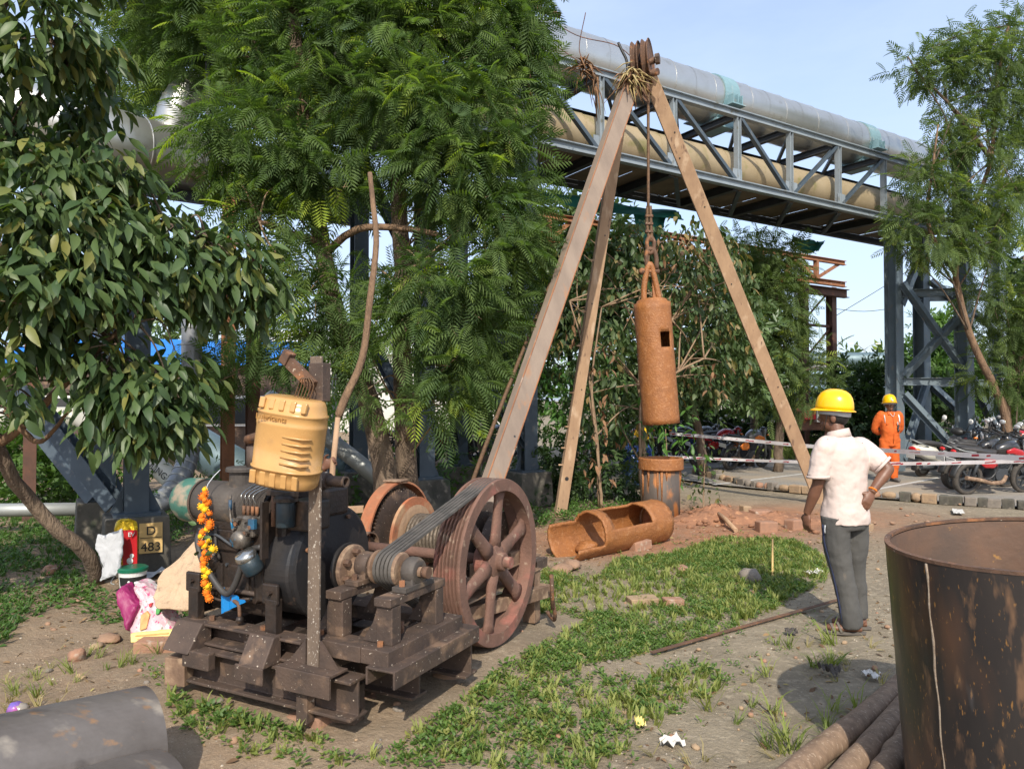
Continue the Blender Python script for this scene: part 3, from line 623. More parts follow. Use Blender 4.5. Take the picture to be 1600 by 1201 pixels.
# far pipe rack on the horizon at right
fr = empty('far_pipe_rack', 'low blue grey pipe rack across the far side of the car park', 'rack', V3(22, 46, 0))
for z, r_, m in ((4.3, .5, 'tealpipe'), (3.95, .34, 'bgpipe')): MB().cyl(V3(-12, 0, z), V3(30, 5, z), r_, 20).build('rack_pipe', M[m], fr)
MB().beam(V3(-12, -.8, 3.0), V3(30, 4.2, 3.0), isec(.3, .7)).build('rack_beam', M['steelblue'], fr)
for k in range(6): MB().beam(V3(-11 + 7 * k, .2 + .83 * k, 0), V3(-11 + 7 * k, .2 + .83 * k, 2.6), hcol(.4), (1, 0, 0)).build('column', M['steelblue'], fr)
vpipe('background_pipe', 'dark teal pipe lying low behind the rusted columns', [W(1195, 628, 27), W(1346, 617, 27)], .42, M['tealpipe'], n=24)

# ------------------------------------------------------------------ sheds and far buildings
def shed(name, label, c, size, roofm, wallm, rz=0, wins=0):
    t = empty(name, label, 'building', c, rz); w, d, h = size
    MB().box((0, 0, h / 2), (w, d, h)).build('wall', wallm, t)
    mb = MB(); e = .3; r = h + w * .12
    mb.add([(-w / 2 - e, -d / 2 - e, h), (w / 2 + e, -d / 2 - e, h), (w / 2 + e, d / 2 + e, h), (-w / 2 - e, d / 2 + e, h), (-w / 2 - e, 0, r), (w / 2 + e, 0, r)], [(0, 1, 5, 4), (2, 3, 4, 5), (0, 4, 3), (1, 2, 5), (3, 2, 1, 0)]); mb.build('roof', roofm, t)
    for i in range(wins):
        x = -w / 2 + w * (i + .5) / wins
        f = MB().box((x, -d / 2 - .02, h * .55), (w / wins * .5, .06, h * .3)).build('window', M['white'], t); MB().box((x, -d / 2 - .06, h * .55), (w / wins * .42, .03, h * .25)).build('pane', M['glass'], f)
    return t
shed('shed', 'low shed with bright blue tarpaulin roof behind the left trees', (-9.5, 21, 0), (7, 5, 2.6), M['tarp'], M['rustbrown'], .2, 2)
shed('shed', 'pale blue roofed shed seen under the leaves at far left', (-16.5, 22, 0), (8, 6, 3.1), M['roofblue'], M['wall'], .1, 3)
shed('far_building', 'white far building seen between the tree trunks', (-7.5, 44, 0), (14, 8, 4.2), M['white'], M['wall'], .05, 6)
shed('far_building', 'pale long building behind the car park beyond the hedge', (24, 62, 0), (13, 8, 2.6), M['roofblue'], M['wall'], .1, 5)
shed('far_building', 'cream building far behind the rusted gantry columns', (15.5, 55, 0), (8, 6, 3.2), M['white'], M['wall'], .1, 4)
# lattice mast
lm = empty('lattice_mast', 'thin pale lattice mast behind the yellow can and creepers', 'mast', V3(*wx(512, 15), 0)); s = .14
for x, y in ((-s, -s), (s, -s), (s, s), (-s, s)): MB().beam((x, y, 0), (x, y, 4.4), rect(.035, .035)).build('mast_leg', M['bgpipe'], lm)
for k in range(9):
    for a, b in (((-s, -s), (s, -s)), ((s, s), (-s, s)), ((s, -s), (s, s)), ((-s, s), (-s, -s))): MB().beam((*a, .5 * k), (*b, .5 * (k + 1)), rect(.02, .02)).build('lattice_bar', M['bgpipe'], lm)
# street lamp far off
sl_ = empty('street_lamp', 'tiny far street lamp above the pipe rack at the horizon', 'street lamp', V3(*wx(1351, 70), 0))
MB().tube([(0, 0, 0), (0, 0, 6.6)], [.09, .05], 8).build('pole', M['bgpipe'], sl_)
for sx in (-1, 1): a_ = MB().tube([(0, 0, 6.5), (sx * .5, 0, 6.9), (sx * 1.1, 0, 7.1)], .035, 6).build('arm', M['bgpipe'], sl_); MB().box((sx * 1.3, 0, 7.1), (.5, .18, .1)).build('lamp_head', M['white'], a_)
# overhead wires
for a, b, l in ((W(1300, 497, 26), W(1520, 350, 26), 'thin sagging wire rising right of the gantry'), (W(1300, 482, 28), W(1400, 481, 28), 'thin level wire between gantry and right trestle')):
    tag(MB().tube(bez([a, (a + b) / 2 - V3(0, 0, .12), b], 10), .012, 5).build('overhead_wire', M['black']), l, 'wire')
# switch board
sb = empty('switch_board', 'small rusty stand with red and white switch boxes behind the worker', 'switch box', V3(*wx(1270, 20), 0))
MB().box((0, 0, 1.25), (.9, .05, .7)).build('board', M['rustdark'], sb); MB().box((-.15, -.1, 1.33), (.32, .14, .28)).build('red_box', M['redp'], sb); MB().box((.2, -.1, 1.3), (.34, .16, .36)).build('white_box', M['white'], sb)
for x in (-.4, .4): MB().beam((x, .05, 0), (x, .05, 1.6), lsec(.06, .06)).build('leg', M['rustdark'], sb)
# ------------------------------------------------------------------ leaf templates
def frond(npairs=11, curve=.30, ang=62, plen=.34, w=.034):
    """fern-like bipinnate leaf along +x, length 1: narrow drooping pinnae both sides of the rachis"""
    v = []; f = []
    P = lambda t: np.array([t, 0, -curve * t * t])
    for i in range(4):
        a, b = P(i / 4), P((i + 1) / 4); o = len(v); v += [a + [0, .007, 0], a - [0, .007, 0], b]; f.append((o, o + 1, o + 2))
    for i in range(npairs):
        t = .12 + .88 * i / (npairs - 1); L = plen * (math.sin(PI * (.16 + .70 * t)) ** .8); an = math.radians(ang - 24 * t); o_ = P(t)
        for s in (-1, 1):
            d = np.array([math.cos(an), s * math.sin(an), -.16]); d /= np.linalg.norm(d); q = np.array([-d[1], d[0], 0]); q /= np.linalg.norm(q); o = len(v)
            v += [o_, o_ + d * L * .45 + q * w, o_ + d * L + [0, 0, -.22 * L], o_ + d * L * .45 - q * w]; f += [(o, o + 1, o + 2), (o, o + 2, o + 3)]
    return np.array(v), np.array(f)
def broad(w=.42, fold=.12, droop=.25):
    """broad pointed leaf along +x, length 1: 12 triangles, folded along the midrib"""
    xs = [0, .18, .42, .68, .88, 1.0]; ws = [0, .30, .5, .40, .17, 0]; v = []; f = []
    for x, q in zip(xs, ws):
        z = -droop * x * x; v += [[x, q * w, z + fold * q], [x, 0, z], [x, -q * w, z + fold * q]]
    for i in range(5):
        a = 3 * i
        for k in (0, 1): f += [(a + k, a + k + 1, a + 4 + k), (a + k, a + 4 + k, a + 3 + k)]
    return np.array(v), np.array(f)
def simple_leaf(w=.35):
    return np.array([[0, 0, 0], [.5, w / 2, .03], [1, 0, -.12], [.5, -w / 2, .03]]), np.array([(0, 1, 2), (0, 2, 3)])
def sprig(k=7, w=.4, spread=1.0):
    """a short twig with k simple leaves"""
    v = []; f = []; lv, lf = simple_leaf(w)
    for i in range(k):
        a = i * 2.4; t = i / k; d = np.array([.55 + .4 * t, math.cos(a) * spread * .6, math.sin(a) * spread * .45 + .1]); d /= np.linalg.norm(d)
        m = frames(d[None], roll=.25)[0]; o = len(v); v += list((m @ (lv * .45).T).T + [t * .6, 0, 0]); f += [tuple(x + o for x in q) for q in lf]
    return np.array(v), np.array(f)
FR_N, FR_M, FR_F = frond(10, w=.026, plen=.36, ang=66), frond(9, w=.028, plen=.37, ang=66), frond(8, w=.036)
BROAD = broad(); BROADN2 = broad(.36, .1, .35); BROADN = broad(.34, .1, .35); SPRIG = sprig()
def rand_dir(k, zlo=-.6, zhi=.8):
    a = NR.rand(k) * 2 * PI; z = NR.uniform(zlo, zhi, k); r = np.sqrt(1 - z * z); return np.stack([r * np.cos(a), r * np.sin(a), z], 1)
def blob_points(c, r, k, fill=.55):
    d = rand_dir(k, -1, 1); rr = (fill + (1 - fill) * NR.rand(k)) ** .8; p = np.asarray(c)[None] + d * np.asarray(r)[None] * rr[:, None]; return p, d
def crown(name, blobs, tmpl, size, m, parent, per_m2=26, droop=.35, jitter=.6, cluster=5, cspread=.16):
    """leaves gathered in bunches through the crown's volume; blobs (centre, radii) in the parent's frame"""
    P, D, T = [], [], []
    for c, r in blobs:
        r = np.asarray(r, float); area = 4 * PI * ((r[0] * r[1]) ** 1.6 / 3 + (r[0] * r[2]) ** 1.6 / 3 + (r[1] * r[2]) ** 1.6 / 3) ** (1 / 1.6)
        k = max(3, int(area * per_m2 / cluster)); p, d = blob_points(c, r, k); tn = NR.rand(k) ** 1.5
        for _ in range(cluster):
            P.append(p + NR.normal(0, cspread, p.shape)); dd = d + NR.normal(0, jitter, d.shape); dd[:, 2] -= droop; D.append(dd); T.append(np.clip(tn * .75 + NR.rand(k) * .3, 0, 1))
    P = np.concatenate(P); D = np.concatenate(D); T = np.concatenate(T); off = np.array(parent.location) if parent else 0
    return scatter(name, tmpl, P - off, frames(D, roll=.45), NR.uniform(size * .65, size * 1.25, len(P)), m, parent, T)
def pb(px, py, Y, rx, rz=None, ry=None):
    """crown lobe centred on a sight line, radii in metres from pixels"""
    k = Y / FPX; rz = rz or rx; return (tuple(W(px, py, Y)), (rx * k, (ry or (rx + rz) / 2) * k, rz * k))
def limb(t, pts, r, m, name='branch', n=9):
    o = t.location; k = len(bez(pts, 18)); rr = [r[0] + (r[1] - r[0]) * i / (k - 1) for i in range(k)]
    pth = bez(pts, 18); pth = [p - o + V3(R.uniform(-1, 1), R.uniform(-1, 1), 0) * .25 * rr[i] for i, p in enumerate(pth)]
    return MB().tube(pth, rr, n).build(name, M[m], t)
def twigs(t, blobs, root, m='bark', r=.018, per=2):
    o = t.location; mb = MB()
    for c, rad in blobs:
        c = Vector(c); near = sorted(root, key=lambda p: (Vector(p) - c).length)[:7]
        for _ in range(per):
            a = Vector(R.choice(near))
            e = c + V3(R.uniform(-.6, .6) * rad[0], R.uniform(-.6, .6) * rad[1], R.uniform(-.6, .6) * rad[2])
            mid = (a + e) / 2 + V3(R.uniform(-.12, .12), R.uniform(-.12, .12), R.uniform(.0, .2)); pth = bez([a - o, mid - o, e - o], 10)
            mb.tube(pth, [r * (1.15 - i / (len(pth) - 1)) + .003 for i in range(len(pth))], 5)
    return mb.build('twigs', M[m], t)

# ------------------------------------------------------------------ the two tall feathery trees in the middle
def base_pt(px, Y): return V3(*wx(px, Y), 0)
TA = empty('feathery_tree', 'tall feathery tree with leaning left trunk behind the gear guard', 'tree', base_pt(612, 8.6))
trA = [base_pt(612, 8.6), W(602, 730, 8.6), W(572, 620, 8.6), W(535, 520, 8.7), W(500, 380, 8.9), W(475, 200, 9.1), W(460, 60, 9.2), W(455, -120, 9.3)]
limb(TA, trA, (.15, .07), 'bark', 'trunk', 12)
br = [W(500, 380, 8.9), W(455, 365, 8.6), W(405, 345, 8.3)]; limb(TA, br, (.06, .02), 'barkred')
br = [W(505, 400, 8.9), W(560, 358, 8.6), W(640, 358, 8.5), W(690, 368, 8.4)]; limb(TA, br, (.05, .03), 'barkred')
limb(TA, [W(478, 230, 9), W(430, 120, 9.2), W(380, 40, 9.4)], (.05, .02), 'bark'); limb(TA, [W(460, 60, 9.2), W(470, 150, 9), W(465, 240, 8.8)], (.05, .05), 'barkred')
TB = empty('feathery_tree', 'tall feathery tree with straight right trunk behind the red drum', 'tree', base_pt(640, 8.9))
trB = [base_pt(640, 8.9), W(636, 740, 8.9), W(628, 600, 8.9), W(630, 420, 9), W(622, 250, 9.1), W(640, 100, 9.3), W(650, -120, 9.5)]
limb(TB, trB, (.145, .07), 'bark', 'trunk', 12)
limb(TB, [W(630, 420, 9), W(700, 380, 8.8), W(770, 340, 8.8)], (.045, .015), 'bark'); limb(TB, [W(625, 280, 9.1), W(700, 200, 9), W(780, 130, 9)], (.05, .015), 'bark')
blA = [pb(270, 60, 10.5, 80, 70), pb(350, 40, 10, 90, 70), pb(300, 150, 11, 60, 50), pb(400, 110, 9.2, 70, 70), pb(345, 215, 8.6, 62, 46), pb(410, 210, 8.4, 60, 60), pb(470, 60, 9, 90, 80), pb(480, 170, 8.7, 70, 65),
       pb(330, 270, 8.6, 40, 30), pb(450, 270, 8.5, 60, 50), pb(520, 260, 8.6, 50, 60), pb(380, 300, 8.5, 40, 32), pb(430, 350, 8.5, 48, 36), pb(480, 440, 8.3, 42, 42), pb(470, 510, 8.2, 46, 36), pb(530, 475, 8.1, 44, 40),
       pb(440, 550, 8.6, 26, 22), pb(400, 520, 8.8, 38, 34), pb(540, 550, 8.0, 30, 24), pb(500, 590, 8.3, 24, 24), pb(375, 575, 9.3, 22, 24), pb(330, 560, 9.6, 34, 40), pb(315, 620, 9.6, 24, 30), pb(430, 430, 8.6, 32, 28),
       pb(250, -60, 10, 120, 70), pb(420, -70, 9.4, 140, 80), pb(180, 120, 12, 60, 60), pb(130, 160, 12.5, 60, 50), pb(210, 30, 11.5, 60, 50)]
blB = [pb(580, 40, 9, 80, 70), pb(660, 60, 8.9, 90, 80), pb(760, 50, 8.9, 80, 70), pb(810, 110, 9.0, 38, 70), pb(580, 160, 8.6, 70, 60), pb(660, 180, 8.5, 80, 65), pb(745, 170, 8.6, 75, 65), pb(700, 260, 8.4, 80, 55), pb(780, 250, 8.6, 55, 60),
       pb(590, 270, 9.4, 34, 36), pb(770, 330, 8.4, 62, 45), pb(815, 340, 8.5, 34, 55), pb(700, 320, 8.8, 46, 28), pb(740, 420, 8.2, 68, 45), pb(680, 440, 8.1, 60, 45), pb(800, 400, 8.4, 42, 50), pb(650, 500, 8.0, 44, 30), pb(725, 510, 8.1, 52, 34), pb(590, 440, 9.3, 30, 30),
       pb(780, 490, 8.5, 48, 45), pb(700, 575, 8.1, 52, 30), pb(750, 580, 8.4, 45, 36), pb(668, 630, 8.0, 30, 22), pb(590, 535, 7.9, 28, 20), pb(720, 635, 8.2, 24, 24), pb(560, -60, 9.2, 130, 80), pb(740, -70, 9.2, 120, 80), pb(572, 615, 7.9, 14, 22), pb(820, 20, 9.0, 30, 50)]
def half(bl): return bl
crown('crown', blA, FR_M, .33, M['subabul'], TA, 76, .5, .7, 6, .10)
crown('crown', blB, FR_N, .34, M['subabul'], TB, 80, .5, .7, 6, .10)
twigs(TA, blA, bez(trA, 40) + [W(405, 345, 8.3), W(430, 120, 9.2)], 'twig', .011, 3); twigs(TB, blB, bez(trB, 40) + [W(770, 340, 8.8), W(780, 130, 9)], 'twig', .011, 3)
# cut pale stem and hanging vines
o = MB().tube([p for p in bez([W(527, 655, 7.2), W(540, 620, 7.2), W(566, 560, 7.25), W(578, 470, 7.3), W(588, 380, 7.35), W(583, 320, 7.4), W(578, 270, 7.45)], 24)], [.015] + [.042 - .0008 * i for i in range(24)], 9).build('cut_stem', M['barkred']); tag(o, 'pale brown cut branch hanging down in front of the tall trees', 'branch')
vn = MB()
for k in range(60):
    x, y = R.uniform(430, 780), R.uniform(150, 480); L = R.uniform(60, 260); Y = R.uniform(7.0, 7.9); sx = R.uniform(-70, 70)
    vn.tube(bez([W(x, y, Y), W(x + sx * .3 + R.uniform(-15, 15), y + L * .4, Y - .1), W(x + sx, y + L, Y - .15)], 9), R.uniform(.005, .010), 5)
o = vn.build('hanging_vines', M['twig'], TB)

# ------------------------------------------------------------------ big-leaved tree at left
TL = empty('broad_leaved_tree', 'broad leaved tree overhanging from the left with grey green leaves', 'tree', base_pt(150, 6.9))
trL = [W(152, 905, 6.9), W(140, 868, 6.7), W(95, 830, 6.5), W(40, 775, 6.3), W(5, 720, 6.1), W(-40, 600, 6.0), W(-60, 400, 6.0), W(-40, 150, 6), W(20, -40, 6)]
trL[0].z = -.05
limb(TL, trL, (.068, .04), 'bark', 'trunk', 12)
limb(TL, [W(-10, 700, 6.1), W(40, 660, 6.0), W(100, 600, 5.9), W(160, 540, 5.8), W(210, 500, 5.7)], (.045, .012), 'barkred'); limb(TL, [W(10, 640, 6.0), W(60, 690, 6.0), W(110, 640, 5.9)], (.03, .012), 'barkred')
limb(TL, [W(-50, 420, 6), W(80, 340, 6.2), W(230, 340, 6.2), W(340, 390, 6.2)], (.025, .008), 'bark'); limb(TL, [W(-45, 300, 6), W(60, 150, 5.9), W(140, 70, 5.9)], (.022, .008), 'bark')
blL = [pb(60, 40, 5.6, 80, 55), pb(130, 60, 5.8, 55, 50), pb(20, 110, 5.6, 55, 40), pb(150, 150, 6.4, 40, 30), pb(80, 190, 6.4, 70, 40), pb(20, 230, 6.0, 60, 40), pb(60, 280, 5.7, 90, 50), pb(150, 260, 5.9, 70, 45), pb(210, 290, 6.1, 50, 35),
       pb(30, 360, 5.4, 80, 60), pb(120, 350, 5.6, 80, 55), pb(210, 360, 5.9, 75, 45), pb(290, 350, 6.2, 40, 30), pb(280, 410, 6.0, 75, 40), pb(350, 400, 6.2, 60, 42), pb(400, 430, 6.3, 38, 38), pb(330, 460, 6.2, 55, 28), pb(200, 440, 5.8, 80, 40), pb(100, 440, 5.5, 90, 50), pb(20, 450, 5.3, 70, 60), pb(410, 475, 6.4, 22, 24),
       pb(50, 525, 5.6, 60, 30), pb(160, 555, 5.7, 60, 32), pb(210, 610, 5.8, 60, 45), pb(260, 590, 6.0, 50, 50), pb(250, 660, 6.0, 40, 38), pb(190, 665, 5.8, 40, 36), pb(10, 590, 5.4, 34, 40), pb(130, 600, 5.7, 36, 24), pb(280, 640, 6.1, 30, 40), pb(90, 470, 5.8, 70, 22)]
blL += [pb(-180, 380, 5.5, 110, 120), pb(-150, 140, 5.6, 120, 110), pb(-280, 520, 5.3, 110, 90), pb(-230, 620, 5.2, 100, 60), pb(-330, 380, 5.4, 100, 110), pb(-120, 520, 5.4, 70, 60), pb(60, -110, 5.6, 150, 60)]
def leafy(t, blobs, tmpl, size, m, per_m2, nbig, droop=.75, cluster=6, cspread=.12, cx=0):
    P, D = [], []
    for c, r in blobs:
        r = np.asarray(r, float); area = 4 * PI * ((r[0] * r[1]) ** 1.6 / 3 + (r[0] * r[2]) ** 1.6 / 3 + (r[1] * r[2]) ** 1.6 / 3) ** (1 / 1.6)
        p, d = blob_points(c, r, max(3, int(area * per_m2 / cluster)), .5)
        for k in range(cluster):
            a = k * 2.4 + NR.rand(len(p)) * 2; e = np.stack([np.cos(a), np.sin(a), np.zeros(len(p))], 1) * .7 + d * .5; e[:, 2] -= droop + NR.rand(len(p)) * .4; P.append(p + e * cspread * .4 + NR.normal(0, cspread * .5, p.shape)); D.append(e)
    P = np.concatenate(P); D = np.concatenate(D); rot = frames(D, roll=.4); sc = NR.uniform(size * .65, size * 1.2, len(P)); T = NR.rand(len(P)); off = np.array(t.location)
    # the leaves that show largest from the photograph's side become parts of their own
    q = P - np.array([0, 0, CAMH]); px = CX + FPX * q[:, 0] / q[:, 1]; score = sc / q[:, 1] * ((px > -20) & (px < 1620)) * (.6 + .4 * NR.rand(len(P)))
    o = np.argsort(-score); big, rest = o[:nbig], o[nbig:]
    f = scatter('foliage', tmpl, P[rest] - off, rot[rest], sc[rest], m, t, T[rest]); tag(f, kind='stuff')
    meshes = []
    for k in range(5):
        h = np_mesh('leaf', tmpl[0], tmpl[1], m, None, np.full(len(tmpl[0]), .1 + .2 * k)); meshes.append(h.data); bpy.data.objects.remove(h)
    for i in big:
        l = bpy.data.objects.new('leaf', meshes[int(T[i] * 4.99)]); COL.objects.link(l); l.parent = t
        mt = Matrix([list(rot[i][r]) for r in range(3)]).to_4x4(); mt = Matrix.Translation(Vector(P[i] - off)) @ mt @ Matrix.Scale(float(sc[i]), 4); l.matrix_local = mt
leafy(TL, blL, BROADN2, .185, M['broad'], 215, 300, .5)
twigs(TL, blL, bez([W(-50, 420, 6), W(80, 340, 6.2), W(230, 340, 6.2), W(340, 390, 6.2)], 24) + bez([W(-45, 300, 6), W(60, 150, 5.9), W(140, 70, 5.9)], 18) + bez([W(-10, 700, 6.1), W(40, 660, 6.0), W(100, 600, 5.9), W(160, 540, 5.8), W(210, 500, 5.7)], 20), 'bark', .007, 3)

# ------------------------------------------------------------------ dusty shrub behind the hanging bailer
TS = empty('dusty_shrub', 'dusty broad leaved shrub with withered leaves behind the hanging bailer', 'shrub', base_pt(1006, 12.3))
stems = [[base_pt(1006, 12.3), W(1003, 640, 12.3), W(998, 520, 12.3), W(1012, 430, 12.4)], [base_pt(940, 11.6), W(935, 720, 11.6), W(925, 600, 11.8), W(940, 480, 12)], [base_pt(936, 11.7), W(932, 680, 11.7), W(915, 560, 11.9), W(890, 470, 12)],
         [base_pt(1003, 11.9), W(1000, 720, 11.9), W(1004, 600, 12.1), W(1040, 480, 12.4)], [W(1000, 600, 12.2), W(1050, 500, 12.2), W(1110, 420, 12.3)], [W(1003, 620, 12.2), W(1060, 580, 12), W(1100, 560, 12)]]
for s in stems: limb(TS, s, (.055 if s is stems[0] else .028, .012), 'twig', 'stem')
blS = [pb(1010, 370, 12.5, 50, 30), pb(1070, 370, 12.4, 60, 38), pb(1120, 400, 12.5, 50, 40), pb(1050, 430, 12.2, 60, 40), pb(980, 430, 12.6, 50, 45), pb(900, 470, 12.8, 55, 60), pb(950, 500, 12.5, 50, 50), pb(890, 550, 12.6, 45, 50), pb(960, 580, 12.3, 40, 45), pb(1080, 490, 12.8, 70, 55), pb(1140, 470, 13, 50, 55), pb(1090, 560, 12.9, 60, 50), pb(1150, 540, 13.2, 45, 50), pb(1040, 600, 12.8, 34, 30), pb(1100, 600, 13, 44, 28), pb(980, 650, 12.4, 40, 40), pb(920, 630, 12.2, 30, 45), pb(900, 400, 13, 40, 40), pb(1160, 420, 13, 30, 30)]
leafy(TS, blS, BROAD, .16, M['bushleaf'], 58, 220, .7)
twigs(TS, blS, [p for s in stems for p in s], 'twig', .012, 3)
dl = []
wl_ = scatter('withered_leaves', BROADN, np.concatenate([blob_points(W(x, y, Y), (.28, .2, .3), 14)[0] for x, y, Y in ((935, 560, 11.6), (905, 510, 11.9), (1045, 390, 11.9), (945, 640, 11.5), (940, 690, 11.4), (1000, 500, 11.9), (1120, 590, 12.2), (930, 740, 11.4))]) - np.array(TS.location), frames(rand_dir(112, -1, -.2)), NR.uniform(.1, .18, 112), M['deadleaf'], TS); tag(wl_, kind='stuff')
# small shrub right of the muddy pipe
TQ = empty('small_shrub', 'small dusty leafy plant just right of the muddy standing pipe', 'shrub', base_pt(1098, 11.3))
bq = [pb(1098, 745, 11.3, 14, 18), pb(1096, 770, 11.2, 20, 14), pb(1102, 722, 11.3, 9, 12)]; crown('foliage', bq, BROAD, .10, M['bushleaf'], TQ, 130, .5); limb(TQ, [base_pt(1098, 11.3), W(1100, 750, 11.3), W(1102, 715, 11.3)], (.012, .005), 'twig', 'stem', 6)
TQ = empty('leafy_sapling', 'bright yellow green sapling just above the muddy pipe rim', 'shrub', base_pt(1040, 12.0))
bq = [pb(1030, 670, 12.0, 18, 14), pb(1050, 700, 12, 22, 20), pb(1065, 660, 11.9, 14, 14), pb(1010, 690, 12, 12, 16)]; crown('foliage', bq, BROADN, .17, M['creeper'], TQ, 60, .4); limb(TQ, [base_pt(1040, 12), W(1042, 720, 12), W(1040, 670, 12)], (.014, .006), 'twig', 'stem', 6)

# ------------------------------------------------------------------ right-hand feathery trees
TR = empty('feathery_tree', 'feathery tree with bent trunk standing before the right trestle beyond the motorcycles', 'tree', base_pt(1577, 15.9))
trR = [base_pt(1577, 15.9), W(1570, 645, 15.9), W(1558, 612, 15.9), W(1536, 570, 15.8), W(1514, 520, 15.7), W(1497, 450, 15.6), W(1494, 415, 15.6), W(1515, 340, 15.7), W(1550, 250, 15.8), W(1555, 150, 15.9), W(1575, 40, 16)]
limb(TR, trR, (.095, .03), 'barkred', 'trunk'); limb(TR, [W(1494, 430, 15.6), W(1450, 350, 15.5), W(1458, 260, 15.4), W(1466, 195, 15.4)], (.05, .015), 'barkred'); limb(TR, [W(1550, 250, 15.8), W(1480, 160, 15.7), W(1430, 110, 15.6)], (.05, .012), 'bark'); limb(TR, [W(1555, 150, 15.9), W(1610, 80, 16)], (.04, .012), 'bark')
blR = [pb(1430, 105, 15.6, 28, 22), pb(1480, 110, 15.7, 40, 26), pb(1535, 90, 15.8, 45, 35), pb(1590, 60, 16, 40, 40), pb(1500, 60, 15.8, 28, 18), pb(1560, 150, 15.8, 40, 28), pb(1500, 175, 15.7, 30, 20), pb(1600, 160, 16, 40, 50), pb(1540, 220, 15.8, 42, 30), pb(1480, 250, 15.8, 34, 24), pb(1600, 260, 16, 30, 40),
       pb(1440, 275, 15.3, 30, 24), pb(1490, 310, 15.3, 42, 26), pb(1545, 320, 15.4, 40, 28), pb(1420, 345, 15.1, 32, 22), pb(1460, 380, 15.1, 40, 26), pb(1510, 380, 15.2, 34, 28), pb(1560, 370, 15.4, 32, 24), pb(1405, 385, 15.1, 16, 12), pb(1590, 310, 15.6, 24, 24), pb(1470, 215, 15.5, 16, 20)]
crown('crown', blR, FR_F, .34, M['subabul_far'], TR, 75, .5, cspread=.12); twigs(TR, blR, trR + [W(1458, 260, 15.4), W(1480, 160, 15.7), W(1430, 110, 15.6)], 'bark', .016, 2)
TR2 = empty('feathery_tree', 'small feathery tree leaning right at the right edge above the motorcycles', 'tree', base_pt(1582, 16.2))
trR2 = [base_pt(1582, 16.2), W(1574, 650, 16.2), W(1572, 615, 16.2), W(1588, 575, 16.2), W(1604, 530, 16.2), W(1600, 450, 16.2)]; limb(TR2, trR2, (.10, .03), 'barkred', 'trunk')
blR2 = [pb(1550, 465, 16, 36, 26), pb(1595, 450, 16.2, 34, 34), pb(1562, 530, 16.2, 40, 26), pb(1545, 585, 16.2, 28, 24), pb(1590, 620, 16.2, 24, 20), pb(1590, 500, 16, 28, 26), pb(1612, 570, 16, 22, 26)]
crown('crown', blR2, FR_F, .34, M['subabul_far'], TR2, 70, .5, cspread=.12); twigs(TR2, blR2, trR2, 'bark', .014, 2)

# ------------------------------------------------------------------ trees and shrubs in the middle distance
def far_tree(name, label, px, Y, blobs, tm, size, m, dens, trunk=True, cat='tree', trunkm='bark', r=.12):
    t = empty(name, label, cat, base_pt(px, Y))
    top = Vector(max(blobs, key=lambda b: b[0][2])[0]); b0 = base_pt(px, Y)
    if trunk: limb(t, [b0, b0 + (top - b0) * .4 + V3(.1, 0, 0), top], (r, .03), trunkm, 'trunk'); twigs(t, blobs, [b0 + (top - b0) * .4, b0 + (top - b0) * .7, top], trunkm, .02, 2)
    crown('crown', blobs, tm, size, M[m], t, dens, .4, cspread=.25); return t
far_tree('feathery_tree', 'feathery trees crown left of the rusted gantry columns', 1215, 17.5, [pb(1200, 430, 17.5, 42, 38), pb(1215, 480, 17.2, 34, 45), pb(1180, 520, 17.5, 42, 45), pb(1215, 560, 17.2, 34, 40), pb(1200, 590, 17.3, 36, 30), pb(1180, 450, 18, 36, 40), pb(1160, 560, 17.8, 40, 44), pb(1282, 580, 17, 16, 22), pb(1205, 400, 17.5, 20, 20), pb(1245, 610, 17, 24, 26)], FR_F, .38, 'subabul_far', 75)
far_tree('feathery_tree', 'thin feathery tree under the gantry right of the tripod', 1170, 19, [pb(1150, 400, 19, 40, 24), pb(1190, 380, 19, 30, 18), pb(1170, 440, 19, 46, 30)], FR_F, .36, 'subabul_far', 45)
far_tree('mango_tree', 'dense mango like tree behind the left tripod legs', 900, 19, [pb(865, 360, 19, 40, 36), pb(915, 360, 19, 44, 34), pb(880, 420, 18.6, 60, 40), pb(945, 400, 18.6, 40, 40), pb(850, 480, 18.4, 40, 50), pb(910, 490, 18.2, 50, 45), pb(960, 470, 18.4, 40, 50), pb(840, 540, 18, 40, 45), pb(1000, 420, 18.5, 40, 40)], SPRIG, .5, 'mango', 40)
far_tree('green_tree', 'mid green bushy tree filling the space behind the hanging bailer', 1100, 16.5, [pb(1040, 470, 16.5, 50, 40), pb(1100, 470, 16.5, 50, 40), pb(1150, 500, 16.3, 44, 44), pb(1060, 540, 16.2, 50, 46), pb(1120, 570, 16.2, 50, 44), pb(1170, 580, 16, 36, 34), pb(1020, 600, 16, 40, 34), pb(970, 560, 16.4, 44, 50), pb(950, 640, 16, 44, 44), pb(1085, 600, 16.2, 40, 26)], SPRIG, .42, 'mango', 40)
far_tree('creeper_bush', 'bright green creeper mass beside the right plinth under the tripod', 880, 13.4, [pb(870, 640, 13.4, 40, 36), pb(910, 660, 13.3, 34, 34), pb(850, 680, 13.2, 32, 30), pb(885, 600, 13.6, 34, 30), pb(935, 620, 13.6, 20, 34)], BROAD, .15, 'creeper', 70, False, 'bush')
far_tree('dark_bush', 'dark feathery bush left of the middle tripod foot', 860, 12.6, [pb(850, 720, 12.6, 34, 30), pb(890, 730, 12.4, 34, 34), pb(860, 760, 12.2, 34, 24), pb(915, 760, 12.2, 28, 22), pb(960, 740, 12.8, 30, 40), pb(985, 770, 12.4, 24, 20)], SPRIG, .28, 'dark', 70, False, 'bush')
